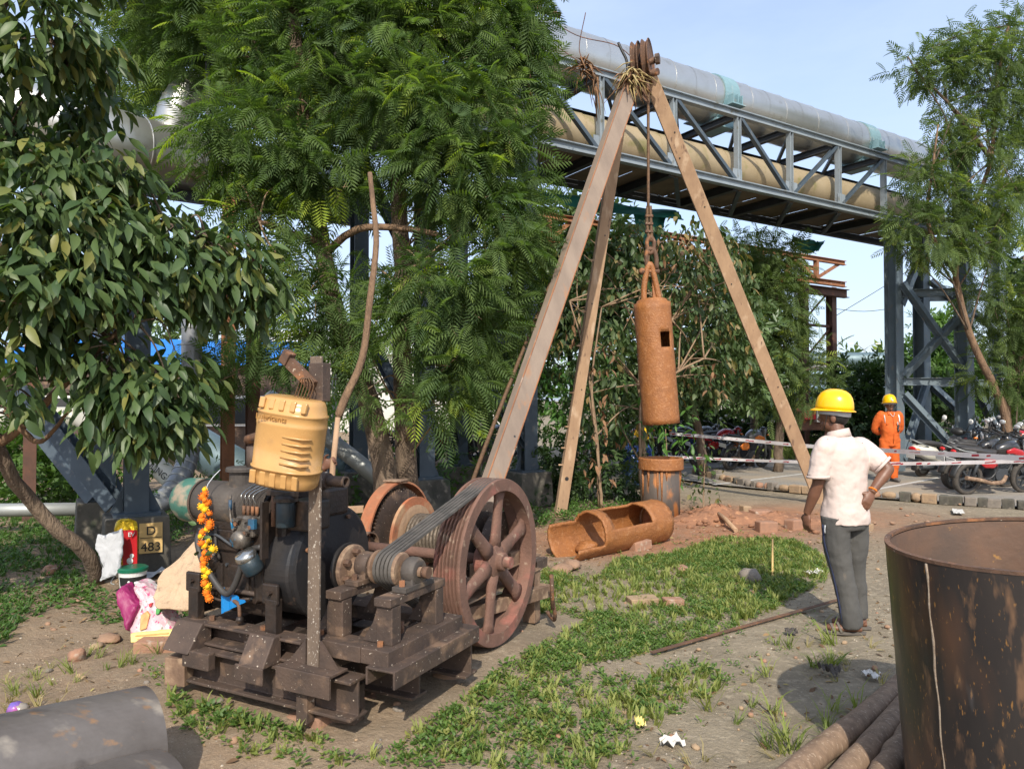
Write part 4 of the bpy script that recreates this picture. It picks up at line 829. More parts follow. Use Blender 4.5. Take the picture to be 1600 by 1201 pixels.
far_tree('dark_hedge', 'dark hedge behind the worker in orange', 1360, 22, [pb(1320, 620, 23, 40, 30), pb(1370, 610, 23, 44, 34), pb(1420, 620, 22.5, 40, 34), pb(1350, 660, 22.5, 46, 26), pb(1410, 665, 22, 46, 26), pb(1460, 640, 22, 34, 34), pb(1300, 665, 22.5, 30, 22)], SPRIG, .5, 'dark', 34, False, 'hedge')
far_tree('dark_hedge', 'dark hedge behind the red and orange motorcycles', 1120, 25.5, [pb(1060, 640, 26, 40, 32), pb(1110, 630, 26, 40, 36), pb(1160, 640, 25.5, 40, 34), pb(1030, 660, 26, 34, 26), pb(1200, 650, 25, 34, 34), pb(1240, 655, 25, 34, 30), pb(1270, 670, 25, 24, 22)], SPRIG, .55, 'dark', 30, False, 'hedge')
far_tree('green_tree', 'round green tree behind the right trestle columns', 1490, 30, [pb(1470, 520, 30, 26, 30), pb(1440, 560, 30, 26, 28), pb(1490, 580, 30, 32, 34), pb(1540, 610, 29, 36, 30), pb(1590, 610, 28, 44, 40), pb(1480, 600, 29, 34, 30)], SPRIG, .6, 'weedshade', 26)
far_tree('dark_tree', 'dark tree filling the gap at the far right edge', 1620, 22, [pb(1600, 400, 22, 24, 40), pb(1605, 500, 22, 26, 50), pb(1600, 600, 21, 26, 40), pb(1620, 560, 21, 40, 60)], SPRIG, .5, 'dark', 40)
far_tree('creeper_bush', 'yellow green creeper on the lattice mast behind the can', 520, 14.6, [pb(505, 590, 14.6, 20, 34), pb(530, 620, 14.5, 18, 34), pb(515, 660, 14.4, 26, 30), pb(440, 560, 15, 24, 28), pb(540, 690, 14.2, 20, 26)], BROADN, .14, 'creeper', 60, False, 'bush')
far_tree('dark_bush', 'dark undergrowth behind the steel braces at left', 90, 11.5, [pb(40, 750, 11.5, 60, 30), pb(110, 740, 11.8, 60, 36), pb(60, 700, 12.2, 60, 40), pb(20, 690, 12, 40, 40), pb(130, 700, 12.5, 40, 30)], SPRIG, .34, 'weedshade', 50, False, 'bush')
far_tree('dark_bush', 'dark undergrowth between the duct and the plinth at left', 260, 9.3, [pb(250, 830, 8.8, 24, 14), pb(280, 790, 10, 28, 24), pb(240, 800, 9.8, 24, 20), pb(330, 770, 10.5, 34, 22), pb(380, 780, 10.6, 30, 22)], SPRIG, .24, 'weedshade', 80, False, 'bush')
far_tree('dark_bush', 'low green bush between the trestle plinths', 640, 12.5, [pb(560, 760, 12.4, 26, 22), pb(690, 740, 12.8, 26, 26), pb(640, 740, 13, 24, 24), pb(770, 740, 12.6, 22, 34), pb(530, 790, 11.6, 18, 22)], SPRIG, .24, 'weedshade', 70, False, 'bush')
far_tree('dark_tree', 'dense dark tree behind the right trunk and trestle', 760, 19.5, [pb(720, 560, 19.5, 50, 50), pb(780, 540, 19, 50, 50), pb(800, 600, 18.5, 40, 40), pb(740, 620, 19, 40, 34), pb(820, 520, 18.5, 40, 46), pb(690, 500, 20, 40, 40)], SPRIG, .5, 'mango', 36)
far_tree('dark_tree', 'dark background tree between the left trunk and the can', 440, 20, [pb(430, 610, 20, 40, 40), pb(390, 650, 20, 40, 40), pb(470, 640, 20, 36, 36), pb(350, 600, 21, 40, 50), pb(560, 590, 20, 34, 44)], SPRIG, .5, 'mango', 30)
far_tree('dark_tree', 'dark tree behind the blue tarpaulin shed at left', 120, 25, [pb(60, 560, 26, 60, 50), pb(150, 580, 25, 60, 50), pb(240, 590, 25, 50, 50), pb(20, 470, 26, 60, 60), pb(250, 480, 26, 50, 30)], SPRIG, .7, 'mango', 16)
# far tree line: reads as one mass
bl = []
for px in range(-200, 1900, 34):
    Y = R.uniform(75, 110); h = R.uniform(8, 20) if not 1290 < px < 1400 else R.uniform(14, 22); bl.append(pb(px, 622 - h * 1.3, Y, R.uniform(20, 34), h * 1.6))
dummy = bpy.data.objects.new('d', None); tl = crown('far_treeline', bl, SPRIG, 2.3, M['subabul_far'], dummy, 1.2, .1, cspread=1.0); tl.parent = None; bpy.data.objects.remove(dummy); tag(tl, 'soft green treeline along the far horizon', 'trees', kind='stuff')
# ------------------------------------------------------------------ engine-driven winch on its skid frame
WM = empty('winch_machine', 'oily diesel engine winch on rusty skid frame with big spoked belt wheel', 'winch', (-.640, 3.873, 0), math.radians(-27))
def L2W(u, v, z): return WM.matrix_basis @ Vector((u, v, z)) if False else Vector((-.640, 3.873, 0)) + Vector((.891 * u + .454 * v, -.454 * u + .891 * v, z))
UX, VY, ZZ = V3(1, 0, 0), V3(0, 1, 0), V3(0, 0, 1)
def bm(name, a, b, prof, m, up=(0, 0, 1), parent=None, bev=.004): return MB().beam(a, b, prof, up).build(name, M[m], parent or WM, bev)
def bx(name, c, s, m, parent=None, rot=None, bev=.006, taper=1): return MB().box(c, s, rot, taper).build(name, M[m], parent or WM, bev)
def cap_u(w, h, t=.012):   # inverted channel
    a, b = w / 2, h / 2
    return [(-a, -b), (-a + t, -b), (-a + t, b - t), (a - t, b - t), (a - t, -b), (a, -b), (a, b), (-a, b)]
# skids along the crank axis
for v, u0, u1, z in ((-.31, -1.17, .05, .268), (.06, -1.05, .15, .255), (.44, -1.2, .24, .255), (.85, -1.5, -.1, .255)):
    bm('skid_beam', (u0, v, z), (u1, v, z), isec(.13, .19, .014, .016), 'rustbrown')
# cross channels
for u, v0, v1, z, w, h in ((-1.13, -.33, 2.2, .398, .15, .075), (-.63, -.33, .8, .399, .13, .075), (.195, -.34, .46, .397, .17, .085), (-.2, -.28, 2.3, .400, .14, .075)):
    bm('cross_channel', (u, v0, z), (u, v1, z), cap_u(w, h), 'rustbrown')
# upper frame
bm('frame_beam', (.135, -.305, .473), (.135, .38, .473), rect(.165, .075), 'rustbrown')
bm('frame_beam', (.05, -.235, .472), (-.30, -.235, .472), rect(.14, .077), 'rustbrown')
bm('frame_beam', (.05, .33, .472), (-.5, .33, .472), rect(.12, .075), 'rustbrown')
for v in (-.27, .27): bm('engine_rail', (-.305 if v < 0 else -.51, v, .43), (-1.2, v, .43), csec(.12, .115, .014, -1), 'rustbrown')
# bearing stands: gusseted posts with a top bar along the belt direction
for u, m in ((.135, 'rustbrown'), (-.17, 'rustbrown')):
    for v in (-.19, .20):
        bx('stand_post', (u, v, .602), (.095, .075, .185), m, bev=.005)
        mb = MB(); s = -1 if v < 0 else 1
        pr = [(u - .047, v, .512), (u - .14, v, .512), (u - .075, v, .61), (u - .047, v, .69)]
        mb.add([(a, b - .03, c) for a, b, c in pr] + [(a, b + .03, c) for a, b, c in pr], [(0, 1, 2, 3), (7, 6, 5, 4), (0, 4, 5, 1), (1, 5, 6, 2), (2, 6, 7, 3), (3, 7, 4, 0)]); mb.build('post_gusset', M[m], WM, .004)
    bm('stand_bar', (u, -.245, .718), (u, .25, .718), rect(.10, .042), m)
for u, v in ((.10, -.03), (.02, .2)): b_ = MB().cyl((u, v, .50), (u, v, .57), .012, 8).build('frame_bolt', M['rust'], WM)
# shaft, bearings, small pulley, coupling
MB().cyl((-.30, 0, .825), (.235, 0, .825), .026, 16).build('drive_shaft', M['rustdust'], WM)
MB().cyl((.21, 0, .825), (.245, 0, .825), .03, 16).build('shaft_end', M['rust'], WM)
def bearing(u, m):
    b = MB(); b.box((u, 0, .754), (.085, .26, .028)); b.box((u, 0, .785), (.075, .13, .05), taper=.9); b.lathe([(.03, -.04), (.062, -.04), (.072, -.02), (.072, .02), (.062, .04), (.03, .04)], (u, 0, .825), UX, 24, smooth=True)
    p = b.build('bearing_block', M[m], WM, .004)
    for v in (-.1, .1): MB().lathe([(0, .03), (.016, .03), (.016, 0)], (u, v, .766), ZZ, 6).build('bolt', M['rustorange' if v < 0 and u > 0 else 'rust'], p)
bearing(.15, 'greytank'); bearing(-.15, 'rustbrown')
MB().lathe([(.026, -.085), (.083, -.085), (.088, -.075), (.088, -.065), (.072, -.06), (.072, .06), (.088, .065), (.088, .075), (.08, .085), (.026, .085)], (0, 0, .825), UX, 32, smooth=False).build('small_pulley', M['rustdust'], WM)
MB().lathe([(.026, .0), (.118, .0), (.125, .006), (.125, .022), (.118, .028), (.06, .03), (.05, .07), (.026, .07)], (-.262, 0, .80), UX, 36).build('coupling_flange', M['rustdust'], WM)
MB().lathe([(.02, -.03), (.128, -.03), (.133, -.02), (.133, -.004), (.02, -.004)], (-.262, 0, .80), UX, 36).build('rubber_disc', M['blackpaint'], WM)
cf = MB().cyl((-.19, 0, .80), (-.17, 0, .805), .045, 18).build('coupling_hub', M['rust'], WM)
for k in range(6):
    a = PI / 6 + k * PI / 3; MB().lathe([(0, .035), (.017, .035), (.020, .03), (.020, 0)], (-.236, .088 * math.cos(a), .80 + .088 * math.sin(a)), UX, 6).build('bolt', M['rust'], cf)
# flywheel and housings
MB().lathe([(.0, -.46), (.19, -.46), (.2, -.452), (.235, -.452), (.252, -.462), (.258, -.48), (.258, -.65), (.25, -.66), (0, -.66)], (0, 0, .78), UX, 56, smooth=False).build('flywheel', M['blackpaint'], WM)
mb = MB(); pr = [(-.24, .62), (-.27, 1.0), (-.16, 1.17), (.22, 1.2), (.36, .84), (.33, .56)]
mb.add([(-.70, v, z) for v, z in pr] + [(-.63, v, z) for v, z in pr], [tuple(range(6)), tuple(range(11, 5, -1))] + [(i, (i + 1) % 6, (i + 1) % 6 + 6, i + 6) for i in range(6)]); mb.build('bell_housing', M['oily'], WM, .012)
MB().lathe([(0, -.40), (.30, -.42), (.315, -.43), (.315, -.455), (0, -.455)], (0, .06, .80), UX, 48).build('flywheel_cover', M['blackpaint'], WM)
for a in (1.2, 2.0, 2.7): MB().cyl((-.41, .06 + .26 * math.cos(a), .8 + .26 * math.sin(a)), (-.395, .06 + .26 * math.cos(a), .8 + .26 * math.sin(a)), .012, 8).build('cover_bolt', M['rust'], WM)
# engine block
E_ = MB().box((-.90, .02, .79), (.53, .46, .40)).build('engine_block', M['oily'], WM, .02)
def ep(name, mb, m, bev=0): return mb.build(name, M[m], E_, bev)
ep('sump', MB().box((-.93, .02, .575), (.44, .34, .13), taper=1.12), 'oily', .015)
ep('cylinder_head', MB().box((-1.03, .08, 1.05), (.20, .26, .17)), 'oily', .02); ep('cylinder_head', MB().box((-.80, .08, 1.05), (.20, .26, .17)), 'oily', .02)
for u in (-1.03, -.80): ep('rocker_cover', MB().box((u, .08, 1.165), (.17, .2, .06)), 'greytank', .015)
for u in (-1.06, -.86): ep('crankcase_door', MB().box((u, -.212, .72), (.16, .02, .15)), 'oily', .008)
fins = MB()
for k in range(7):
    for u in (-1.03, -.80): fins.box((u, .08, .985 + .019 * k), (.225, .285, .006))
o = ep('cooling_fins', fins, 'oily'); tag(o, kind='stuff')
ep('side_rail', MB().cyl((-1.12, -.225, .655), (-.6, -.225, .655), .013, 10), 'rustbrown')
ep('governor_case', MB().ell((-1.08, -.2, .80), (.075, .06, .085)), 'oily')
ep('timing_cover', MB().lathe([(0, .04), (.13, .04), (.15, .02), (.15, 0)], (-1.165, .02, .80), -UX, 28), 'oily', .004)
ep('dip_stick_tube', MB().tube(bez([(-1.02, -.235, 1.0), (-1.0, -.25, .9), (-.985, -.235, .82)], 10), .009, 8), 'rubber')
for k in range(34):
    u, z = R.uniform(-1.14, -.66), R.choice([.62, .66, .79, .86, .93, .975]); ep('engine_nut', MB().lathe([(0, .014), (.010, .014), (.010, 0)], (u, -.208, z), -VY, 6), R.choice(['oily', 'rust', 'oily', 'steeldark']))
ep('tappet_cover', MB().box((-.98, -.215, .905), (.26, .03, .075)), 'oily', .01); ep('pipe_run', MB().tube(bez([(-1.13, -.235, .93), (-1.0, -.25, .955), (-.86, -.24, .90), (-.70, -.24, .92)], 16), .008, 7), 'steeldark'); ep('pipe_run', MB().tube(bez([(-1.12, -.235, .62), (-.95, -.25, .60), (-.75, -.24, .63)], 12), .007, 7), 'rustbrown')
ep('manifold', MB().box((-.90, -.16, 1.01), (.44, .10, .09)), 'oily', .02); ep('air_cowl', MB().box((-.60, .02, 1.05), (.10, .40, .26)), 'oily', .03); ep('head_block', MB().box((-.55, .05, 1.14), (.30, .22, .16)), 'oily', .02)
# injection pump cluster
ip = ep('injection_pump', MB().box((-.72, -.275, 1.03), (.13, .07, .11)), 'brass', .012)
def pp(name, mb, m): return mb.build(name, M[m], ip)
for k in range(4):
    pp('delivery_valve', MB().cyl((-.765 + .032 * k, -.27, 1.085), (-.765 + .032 * k, -.27, 1.135), .010, 8), 'rust')
    pp('fuel_line', MB().tube(bez([(-.765 + .032 * k, -.27, 1.135), (-.77 + .03 * k, -.28, 1.20), (-.80 + .05 * k, -.12, 1.24), (-.85 + .06 * k, .03, 1.19)], 14), .0028, 6), 'chrome')
pp('pump_housing', MB().lathe([(0, .05), (.04, .05), (.05, .03), (.05, -.03), (0, -.03)], (-.73, -.31, .965), -VY, 20, smooth=True), 'brass'); pp('blue_cap', MB().box((-.655, -.315, 1.05), (.045, .02, .05)), 'bluebit'); pp('blue_fitting', MB().cyl((-.82, -.30, .955), (-.77, -.32, .975), .013, 8), 'bluebit')
pp('throttle_lever', MB().tube(bez([(-.835, -.30, 1.19), (-.825, -.31, 1.10), (-.80, -.31, 1.0), (-.785, -.30, .96)], 12), .007, 6), 'brass')
pp('lever_grip', MB().cyl((-.832, -.303, 1.165), (-.828, -.306, 1.11), .0095, 8), 'bluebit')
for k in range(9): pp('pump_nut', MB().lathe([(0, .014), (.012, .014), (.012, 0)], (-.785 + R.random() * .13, -.312 - .002 * k, .99 + R.random() * .09), -VY, 6), 'brass' if k % 3 else 'rust')
ep('mounting_plate', MB().box((-.585, -.30, 1.02), (.016, .05, .30)), 'oily', .003)
# fuel filter
ff = ep('fuel_filter', MB().lathe([(0, -.002), (.046, 0), (.05, .006), (.05, .125), (.046, .135), (0, .138)], (-.455, -.28, 1.045), ZZ, 24, smooth=True), 'bluefilter'); MB().lathe([(0, .03), (.05, .03), (.062, .018), (.062, 0), (0, 0)], (-.455, -.28, 1.178), ZZ, 24).build('filter_head', M['oily'], ff)
MB().cyl((-.55, -.27, 1.04), (-.55, -.27, 1.215), .013, 10).build('filter_post', M['rust'], ff); MB().box((-.49, -.27, 1.215), (.2, .03, .03)).build('filter_bracket', M['oily'], ff, .004); MB().box((-.40, -.17, 1.10), (.16, .16, .16)).build('filter_console', M['oily'], ff, .015)
# oil filter with bright cap
of = ep('oil_filter', MB().lathe([(0, 0), (.052, 0), (.055, .01), (.055, .10), (0, .10)], (-.66, -.29, .80), V3(-.1, -.35, .6), 24, smooth=True), 'bluefilter'); MB().lathe([(.056, .09), (.058, .1), (.05, .122), (0, .13)], (-.66, -.29, .80), V3(-.1, -.35, .6), 24, smooth=True).build('filter_cap', M['chrome'], of)
ep('coolant_hose', MB().tube(bez([(-1.10, -.26, .985), (-1.11, -.28, .92), (-1.06, -.29, .82), (-.98, -.29, .73), (-.90, -.29, .665), (-.85, -.29, .66), (-.80, -.29, .72), (-.745, -.29, .84), (-.70, -.28, .905), (-.63, -.27, .925)], 40), .017, 10), 'rubber')
ep('drain_pipe', MB().cyl((-.80, -.24, .90), (-.69, -.25, .905), .018, 10), 'rust')
ep('oil_tap', MB().tube(bez([(-.90, -.22, .655), (-.86, -.26, .62), (-.80, -.27, .60), (-.79, -.27, .53)], 12), .010, 8), 'rust'); ep('tap_cap', MB().ell((-.79, -.27, .52), .022), 'oily')
# silencer with worn green cap
sil = MB().lathe([(.10, -.72), (.118, -.715), (.122, -.70), (.122, -1.275), (.118, -1.285)], (.05, -.13, 1.115), UX, 36, smooth=True).build('silencer', M['greytank'], WM)
MB().lathe([(.122, -1.27), (.130, -1.275), (.130, -1.36), (.127, -1.41), (.105, -1.455), (.06, -1.475), (0, -1.48)], (.05, -.13, 1.115), UX, 36, smooth=True).build('green_end_cap', M['greenpaint'], sil)
MB().lathe([(.131, -1.27), (.133, -1.27), (.133, -1.255), (.131, -1.255)], (.05, -.13, 1.115), UX, 36).build('clamp_band', M['rustbrown'], sil)
MB().lathe([(0, .11), (.085, .11), (.09, .10), (.09, .085), (.07, .08), (.07, 0)], (-.93, -.13, 1.215), ZZ, 24).build('intake_flange', M['greytank'], sil)
MB().tube([(-.88, -.10, 1.31), (-.88, -.10, 1.44)], .036, 16).build('intake_pipe', M['rustbrown'], sil)
ex = MB().tube([(-1.16, .12, 1.46), (-1.0, .12, 1.50), (-.95, .12, 1.51)], .028, 14).build('exhaust_stub', M['rust'], WM); MB().lathe([(.05, 0), (.05, .3)], (-.97, .12, 1.15), ZZ, 14, smooth=True).build('exhaust_riser', M['rust'], ex)
ev = MB().lathe([(.022, .0), (.030, .0), (.030, .17), (.022, .17)], (-.42, -.05, 1.265), UX, 20, closed=True).build('outlet_pipe', M['rustbrown'], WM); MB().lathe([(.0, -.02), (.043, -.02), (.043, .05), (0, .05)], (-.42, -.05, 1.265), UX, 18).build('pipe_socket', M['rustbrown'], ev); MB().ell((-.45, -.05, 1.265), (.06, .05, .06)).build('valve_body', M['rustbrown'], ev); MB().cyl((-.45, -.05, 1.30), (-.45, -.05, 1.35), .018, 8).build('valve_stem', M['rust'], ev)
MB().tube(bez([(-.46, -.05, 1.24), (-.5, -.02, 1.1), (-.55, .0, 1.0)], 10), .03, 12).build('outlet_elbow', M['rustbrown'], ev)
# engine feet
for u in (-1.12, -.54):
    for v in (-.275, .28):
        bx('engine_foot', (u, v, .57), (.075, .05, .19), 'oily', bev=.005); bx('mount_plate', (u - .01, v - .01, .69), (.11, .024, .11), 'oily', bev=.01)
        MB().lathe([(0, .025), (.013, .025), (.013, 0)], (u, v - .022, .70), -VY, 6).build('mount_bolt', M['oily'], WM)
bx('rear_bearer', (-1.19, -.12, .60), (.05, .22, .22), 'oily')
# flecked upright with gusseted foot, and the angle plates along the front
bm('upright_strut', (-.205, -.345, .37), (-.205, -.335, 1.92), rect(.074, .016), 'paintfleck', (0, -1, 0))
bm('upright_strut', (-.247, -.31, .37), (-.247, -.30, 1.40), rect(.016, .06), 'paintfleck', (0, -1, 0))
fp = MB(); fp.box((-.20, -.425, .340), (.34, .016, .11)); fp.box((-.20, -.36, .388), (.34, .13, .014)); fp.build('foot_angle', M['rustbrown'], WM, .003)
for s in (-1, 1):
    mb = MB(); u = -.205 + s * .045; t_ = [(u, .396), (u + s * .11, .396), (u, .52)]
    mb.add([(a, -.352, z) for a, z in t_] + [(a, -.336, z) for a, z in t_], [(0, 1, 2), (5, 4, 3), (0, 3, 4, 1), (1, 4, 5, 2), (2, 5, 3, 0)]); mb.build('foot_gusset', M['rustbrown'], WM)
def angle_block(u, v, z, w, d, h):
    mb = MB(); pr = [(v - d * .5, z), (v + d * .5, z), (v + d * .5, z + h), (v + d * .1, z + h)]
    mb.add([(u - w / 2, a, b) for a, b in pr] + [(u + w / 2, a, b) for a, b in pr], [(0, 1, 2, 3), (7, 6, 5, 4), (0, 4, 5, 1), (1, 5, 6, 2), (2, 6, 7, 3), (3, 7, 4, 0)]); return mb
angle_block(-.53, -.38, .362, .17, .13, .14).build('angle_bracket', M['rustbrown'], WM, .006); bx('angle_bracket', (-.53, -.45, .33), (.19, .014, .085), 'rustbrown')
angle_block(-1.09, -.36, .352, .20, .16, .14).build('angle_bracket', M['rustbrown'], WM, .006); bx('angle_bracket', (-.95, -.40, .325), (.20, .05, .09), 'rustbrown')
bx('packing_block', (-1.15, -.33, .225), (.13, .15, .15), 'rustdust', rot=.2); bx('packing_block', (-.07, -.25, .21), (.14, .10, .18), 'rustbrown', rot=.1); bm('packing_post', (-.205, -.39, .12), (-.205, -.39, .29), lsec(.07, .06, .012), 'rustbrown', (0, 1, 0))
0 and bm('tie_plate', (-.95, -.39, .352), (-.35, -.385, .352), rect(.07, .014), 'rustbrown')
for u, v in ((-1.0, -.27), (-.62, -.27), (.13, -.25), (-.25, -.24)): MB().lathe([(0, .024), (.016, .024), (.016, 0)], (u, v, .510 if u > -.3 else .489), ZZ, 6).build('frame_bolt', M['rust'], WM)

# big spoked belt wheel
BWL = bpy.data.objects.new('belt_wheel', None); COL.objects.link(BWL); BWL.parent = WM; BWL.location = (0, 1.086, .656)
pr = [(.455, .09), (.53, .09), (.535, .08)]
for k in range(6):
    u = .062 - .025 * k; pr += [(.535, u + .008), (.512, u + .003), (.512, u - .003), (.535, u - .008)]
pr += [(.535, -.088), (.53, -.095), (.47, -.095), (.465, -.01), (.455, .0)]
MB().lathe([(r, h) for r, h in pr], (0, 0, 0), UX, 80, smooth=False, closed=True).build('wheel_rim', M['redrust'], BWL)
MB().lathe([(0, .115), (.055, .115), (.06, .105), (.062, .075), (.105, .06), (.115, .02), (.115, -.06), (0, -.06)], (0, 0, 0), UX, 32).build('wheel_hub', M['redrust'], BWL, .004)
for k in range(6):
    a = math.radians(80) + k * PI / 3; d = V3(0, math.cos(a), math.sin(a)); rings = []
    for r, w, th in ((.09, .062, .036), (.16, .052, .030), (.30, .046, .026), (.40, .05, .026), (.462, .075, .030)):
        c = d * r; s = UX.cross(d); rings.append([c + s * (w * math.cos(q)) + UX * (.03 + th * math.sin(q)) for q in [2 * PI * j / 12 for j in range(12)]])
    MB().loft(rings).build('wheel_spoke', M['redrust'], BWL)
MB().cyl((-1.08, 1.086, .656), (.16, 1.086, .656), .036, 18).build('wheel_shaft', M['redrust'], WM)
# belts round both pulleys
r1, r2, dd, z1, z2 = .083, .527, 1.086, .825, .656
th = math.atan2(z2 - z1, dd); D_ = math.hypot(dd, z2 - z1); be = math.asin((r2 - r1) / D_)
def belt_path(n=26):
    pts = []; a0 = th + PI / 2 + be; a1 = th - PI / 2 - be
    for i in range(n + 1): a = a0 + ((a1 + 2 * PI) - a0) * i / n; pts.append(V3(0, r1 * math.cos(a), z1 + r1 * math.sin(a)))
    for i in range(2 * n + 1): a = a1 + (a0 - a1) * i / (2 * n); pts.append(V3(0, dd + r2 * math.cos(a), z2 + r2 * math.sin(a)))
    return pts
bp_ = belt_path(); sag = 0
for k in range(5):
    u = .062 - .025 * k; mb = MB(); n = len(bp_); vs = []; fs = []
    for i, p in enumerate(bp_):
        d = (bp_[(i + 1) % n] - bp_[i - 1]).normalized(); nrm = V3(0, d.z, -d.y)
        for su, sn in ((-.0085, -.006), (.0085, -.006), (.0085, .009), (-.0085, .009)): vs.append(p + UX * (u + su) - nrm * sn)
    for i in range(n):
        for j in range(4): a, b = i * 4, ((i + 1) % n) * 4; q = (j + 1) % 4; fs.append((a + j, a + q, b + q, b + j))
    mb.add(vs, fs); mb.build('drive_belt', M['belt'], WM)
# winch: drum, bull gear, guard
DU, DV, DZ = -.90, 1.50, .67
MB().cyl((-1.30, DV, DZ), (-.05, DV, DZ), .04, 16).build('drum_shaft', M['rust'], WM)
dr = MB().lathe([(0, .0), (.20, .0), (.21, .012), (.285, .02), (.30, .03), (.30, .055), (0, .055)], (DU - .02, DV, DZ), UX, 56, smooth=False).build('drum_flange', M['drumred'], WM)
MB().lathe([(0, .036), (.21, .036), (.24, .057), (.21, .06), (0, .06)], (DU - .02, DV, DZ), UX, 48).build('dusty_flange_face', M['stick'], dr)
MB().lathe([(0, 0), (.30, 0), (.30, .04), (0, .04)], (-.28, DV, DZ), UX, 48).build('drum_flange', M['rustbrown'], WM)
mb = MB(); pth = []
for i in range(15 * 18): a = 2 * PI * i / 18; pth.append(V3(DU + .05 + .455 * i / (15 * 18), DV + .165 * math.cos(a), DZ + .165 * math.sin(a)))
mb.tube(pth, .0155, 6); mb.build('wound_rope', M['ropegrey'], WM)
MB().cyl((DU, DV, DZ), (-.26, DV, DZ), .15, 24).build('drum_barrel', M['rustbrown'], WM)
mb = MB(); n = 72; pr = []; vs = []; fs = []
for s in (-.055, .0):
    for i in range(n * 2): a = PI * i / n; r = .355 if (i % 2) else .325; vs.append((DU - .10 + s, DV + r * math.cos(a), DZ + r * math.sin(a)))
m2 = 2 * n
fs = [(i, (i + 1) % m2, m2 + (i + 1) % m2, m2 + i) for i in range(m2)] + [tuple(range(m2 - 1, -1, -1)), tuple(range(m2, 2 * m2))]
mb.add(vs, fs); mb.build('bull_gear', M['rustbrown'], WM)
MB().lathe([(.395, -.08), (.41, -.08), (.41, .02), (.395, .02)], (DU - .11, DV, DZ), UX, 40, a0=math.radians(-2), a1=math.radians(185), closed=True).build('gear_guard', M['drumred'], WM)
MB().lathe([(.34, -.085), (.40, -.085), (.40, -.078), (.34, -.078)], (DU - .11, DV, DZ), UX, 40, a0=math.radians(-2), a1=math.radians(182), closed=True).build('gear_guard_lip', M['rustdust'], WM)
bx('guard_patch', (DU - .14, DV - .02, DZ + .417), (.15, .14, .012), 'rustdust', rot=.2)
MB().lathe([(0, .0), (.075, .0), (.075, .07), (0, .07)], (DU - .16, 1.086, .656), UX, 18).build('pinion', M['oily'], WM)
MB().lathe([(.095, .0), (.105, .0), (.105, .1), (.095, .1)], (DU - .17, 1.086, .656), UX, 20, a0=0, a1=PI, closed=True).build('pinion_guard', M['rustdust'], WM)
MB().lathe([(0, 0), (.23, 0), (.24, .01), (.24, .07), (0, .07)], (-.18, DV, DZ), UX, 40).build('brake_drum', M['rustbrown'], WM)
for u in (-1.2, -.06):
    bm('winch_rail', (u, .62, .49), (u, 1.9, .49), csec(.12, .12, .012), 'rustdust')
    bx('bearing_pedestal', (u, 1.086, .59), (.10, .15, .09), 'rustdust'); bx('bearing_pedestal', (u, DV, .59), (.10, .16, .10), 'rustdust')
    bm('winch_leg', (u, .66, .1), (u, .66, .44), csec(.1, .1), 'rustdust', (0, 1, 0)); bm('winch_leg', (u, 1.85, .05), (u, 1.85, .44), csec(.1, .1), 'rustdust', (0, 1, 0))
bm('winch_rail', (-1.2, 1.9, .42), (-.06, 1.9, .42), csec(.12, .12, .012), 'rustdust'); bm('winch_rail', (-.12, .75, .35), (.02, 1.95, .27), rect(.1, .09), 'rustdust')
bm('brake_bar', (-1.5, .95, .88), (-1.12, 1.2, .90), rect(.05, .05), 'stick'); bm('brake_bar', (-1.55, 1.05, .70), (-1.1, 1.35, .72), rect(.05, .05), 'drumred')
MB().cyl((-.62, 1.98, .5), (-.62, 1.98, 1.0), .022, 10).build('brake_lever', M['drumred'], WM)
MB().tube(bez([(.16, 1.72, .32), (.18, 1.74, .16), (.14, 1.80, .10), (.1, 1.78, .16)], 14), .014, 8).build('tow_hook', M['rust'], WM); MB().cyl((.17, 1.7, .45), (.17, 1.72, .2), .016, 8).build('hook_rod', M['rust'], WM)

# ------------------------------------------------------------------ can, garland, cloth on the machine
CAN = empty('jerry_can', 'ochre plastic lubricants can tied upside down to the upright strut', 'jerry can', L2W(-.31, -.44, 1.285)); CAN.scale = (.92, .92, .94); CAN.rotation_euler = (math.radians(2), math.radians(8.5), math.radians(-12))
def rr(w, d, z, rc=.5, n=32, dx=0):
    pts = []
    for j in range(n):
        a = 2 * PI * j / n; c, s = math.cos(a), math.sin(a); e = 2 / 2.5
        pts.append(V3(dx + w / 2 * math.copysign(abs(c) ** e, c), d / 2 * math.copysign(abs(s) ** e, s), z))
    return pts
secs = [(0, .315, .24), (.012, .34, .26), (.045, .352, .272), (.088, .356, .276), (.089, .372, .292), (.098, .372, .292), (.099, .358, .278), (.20, .362, .282), (.31, .362, .282), (.318, .368, .288), (.328, .368, .288), (.336, .362, .282), (.372, .358, .28), (.376, .368, .29), (.386, .368, .29), (.390, .35, .272), (.43, .335, .258), (.455, .31, .235), (.462, .27, .2)]
body = MB().loft([rr(w, d, z) for z, w, d in secs]).build('can_body', M['can'], CAN)
for k in range(5): MB().tube([(.03, -.138, .135 + .034 * k), (.08, -.139, .135 + .034 * k), (.135, -.128, .135 + .034 * k), (.168, -.09, .135 + .034 * k)], .006, 6).build('grip_rib', M['can'], CAN)
for k, x in enumerate((-.12, -.06, .0, .06, .12)):
    MB().box((x, -.128 + abs(x) * .10, .425), (.030, .022, .055), Euler((math.radians(-12), 0, -x * 1.4)).to_matrix()).build('shoulder_rib', M['can'], CAN, .006); MB().box((x, -.136 + abs(x) * .10, .045), (.034, .014, .07), Euler((math.radians(5), 0, -x * 1.4)).to_matrix()).build('foot_rib', M['can'], CAN, .005)
lettering('Lubricants', CAN, (-.045, -.1435, .343), .042, M['canrib'], rot=(PI / 2, 0, 0), ext=.0022)
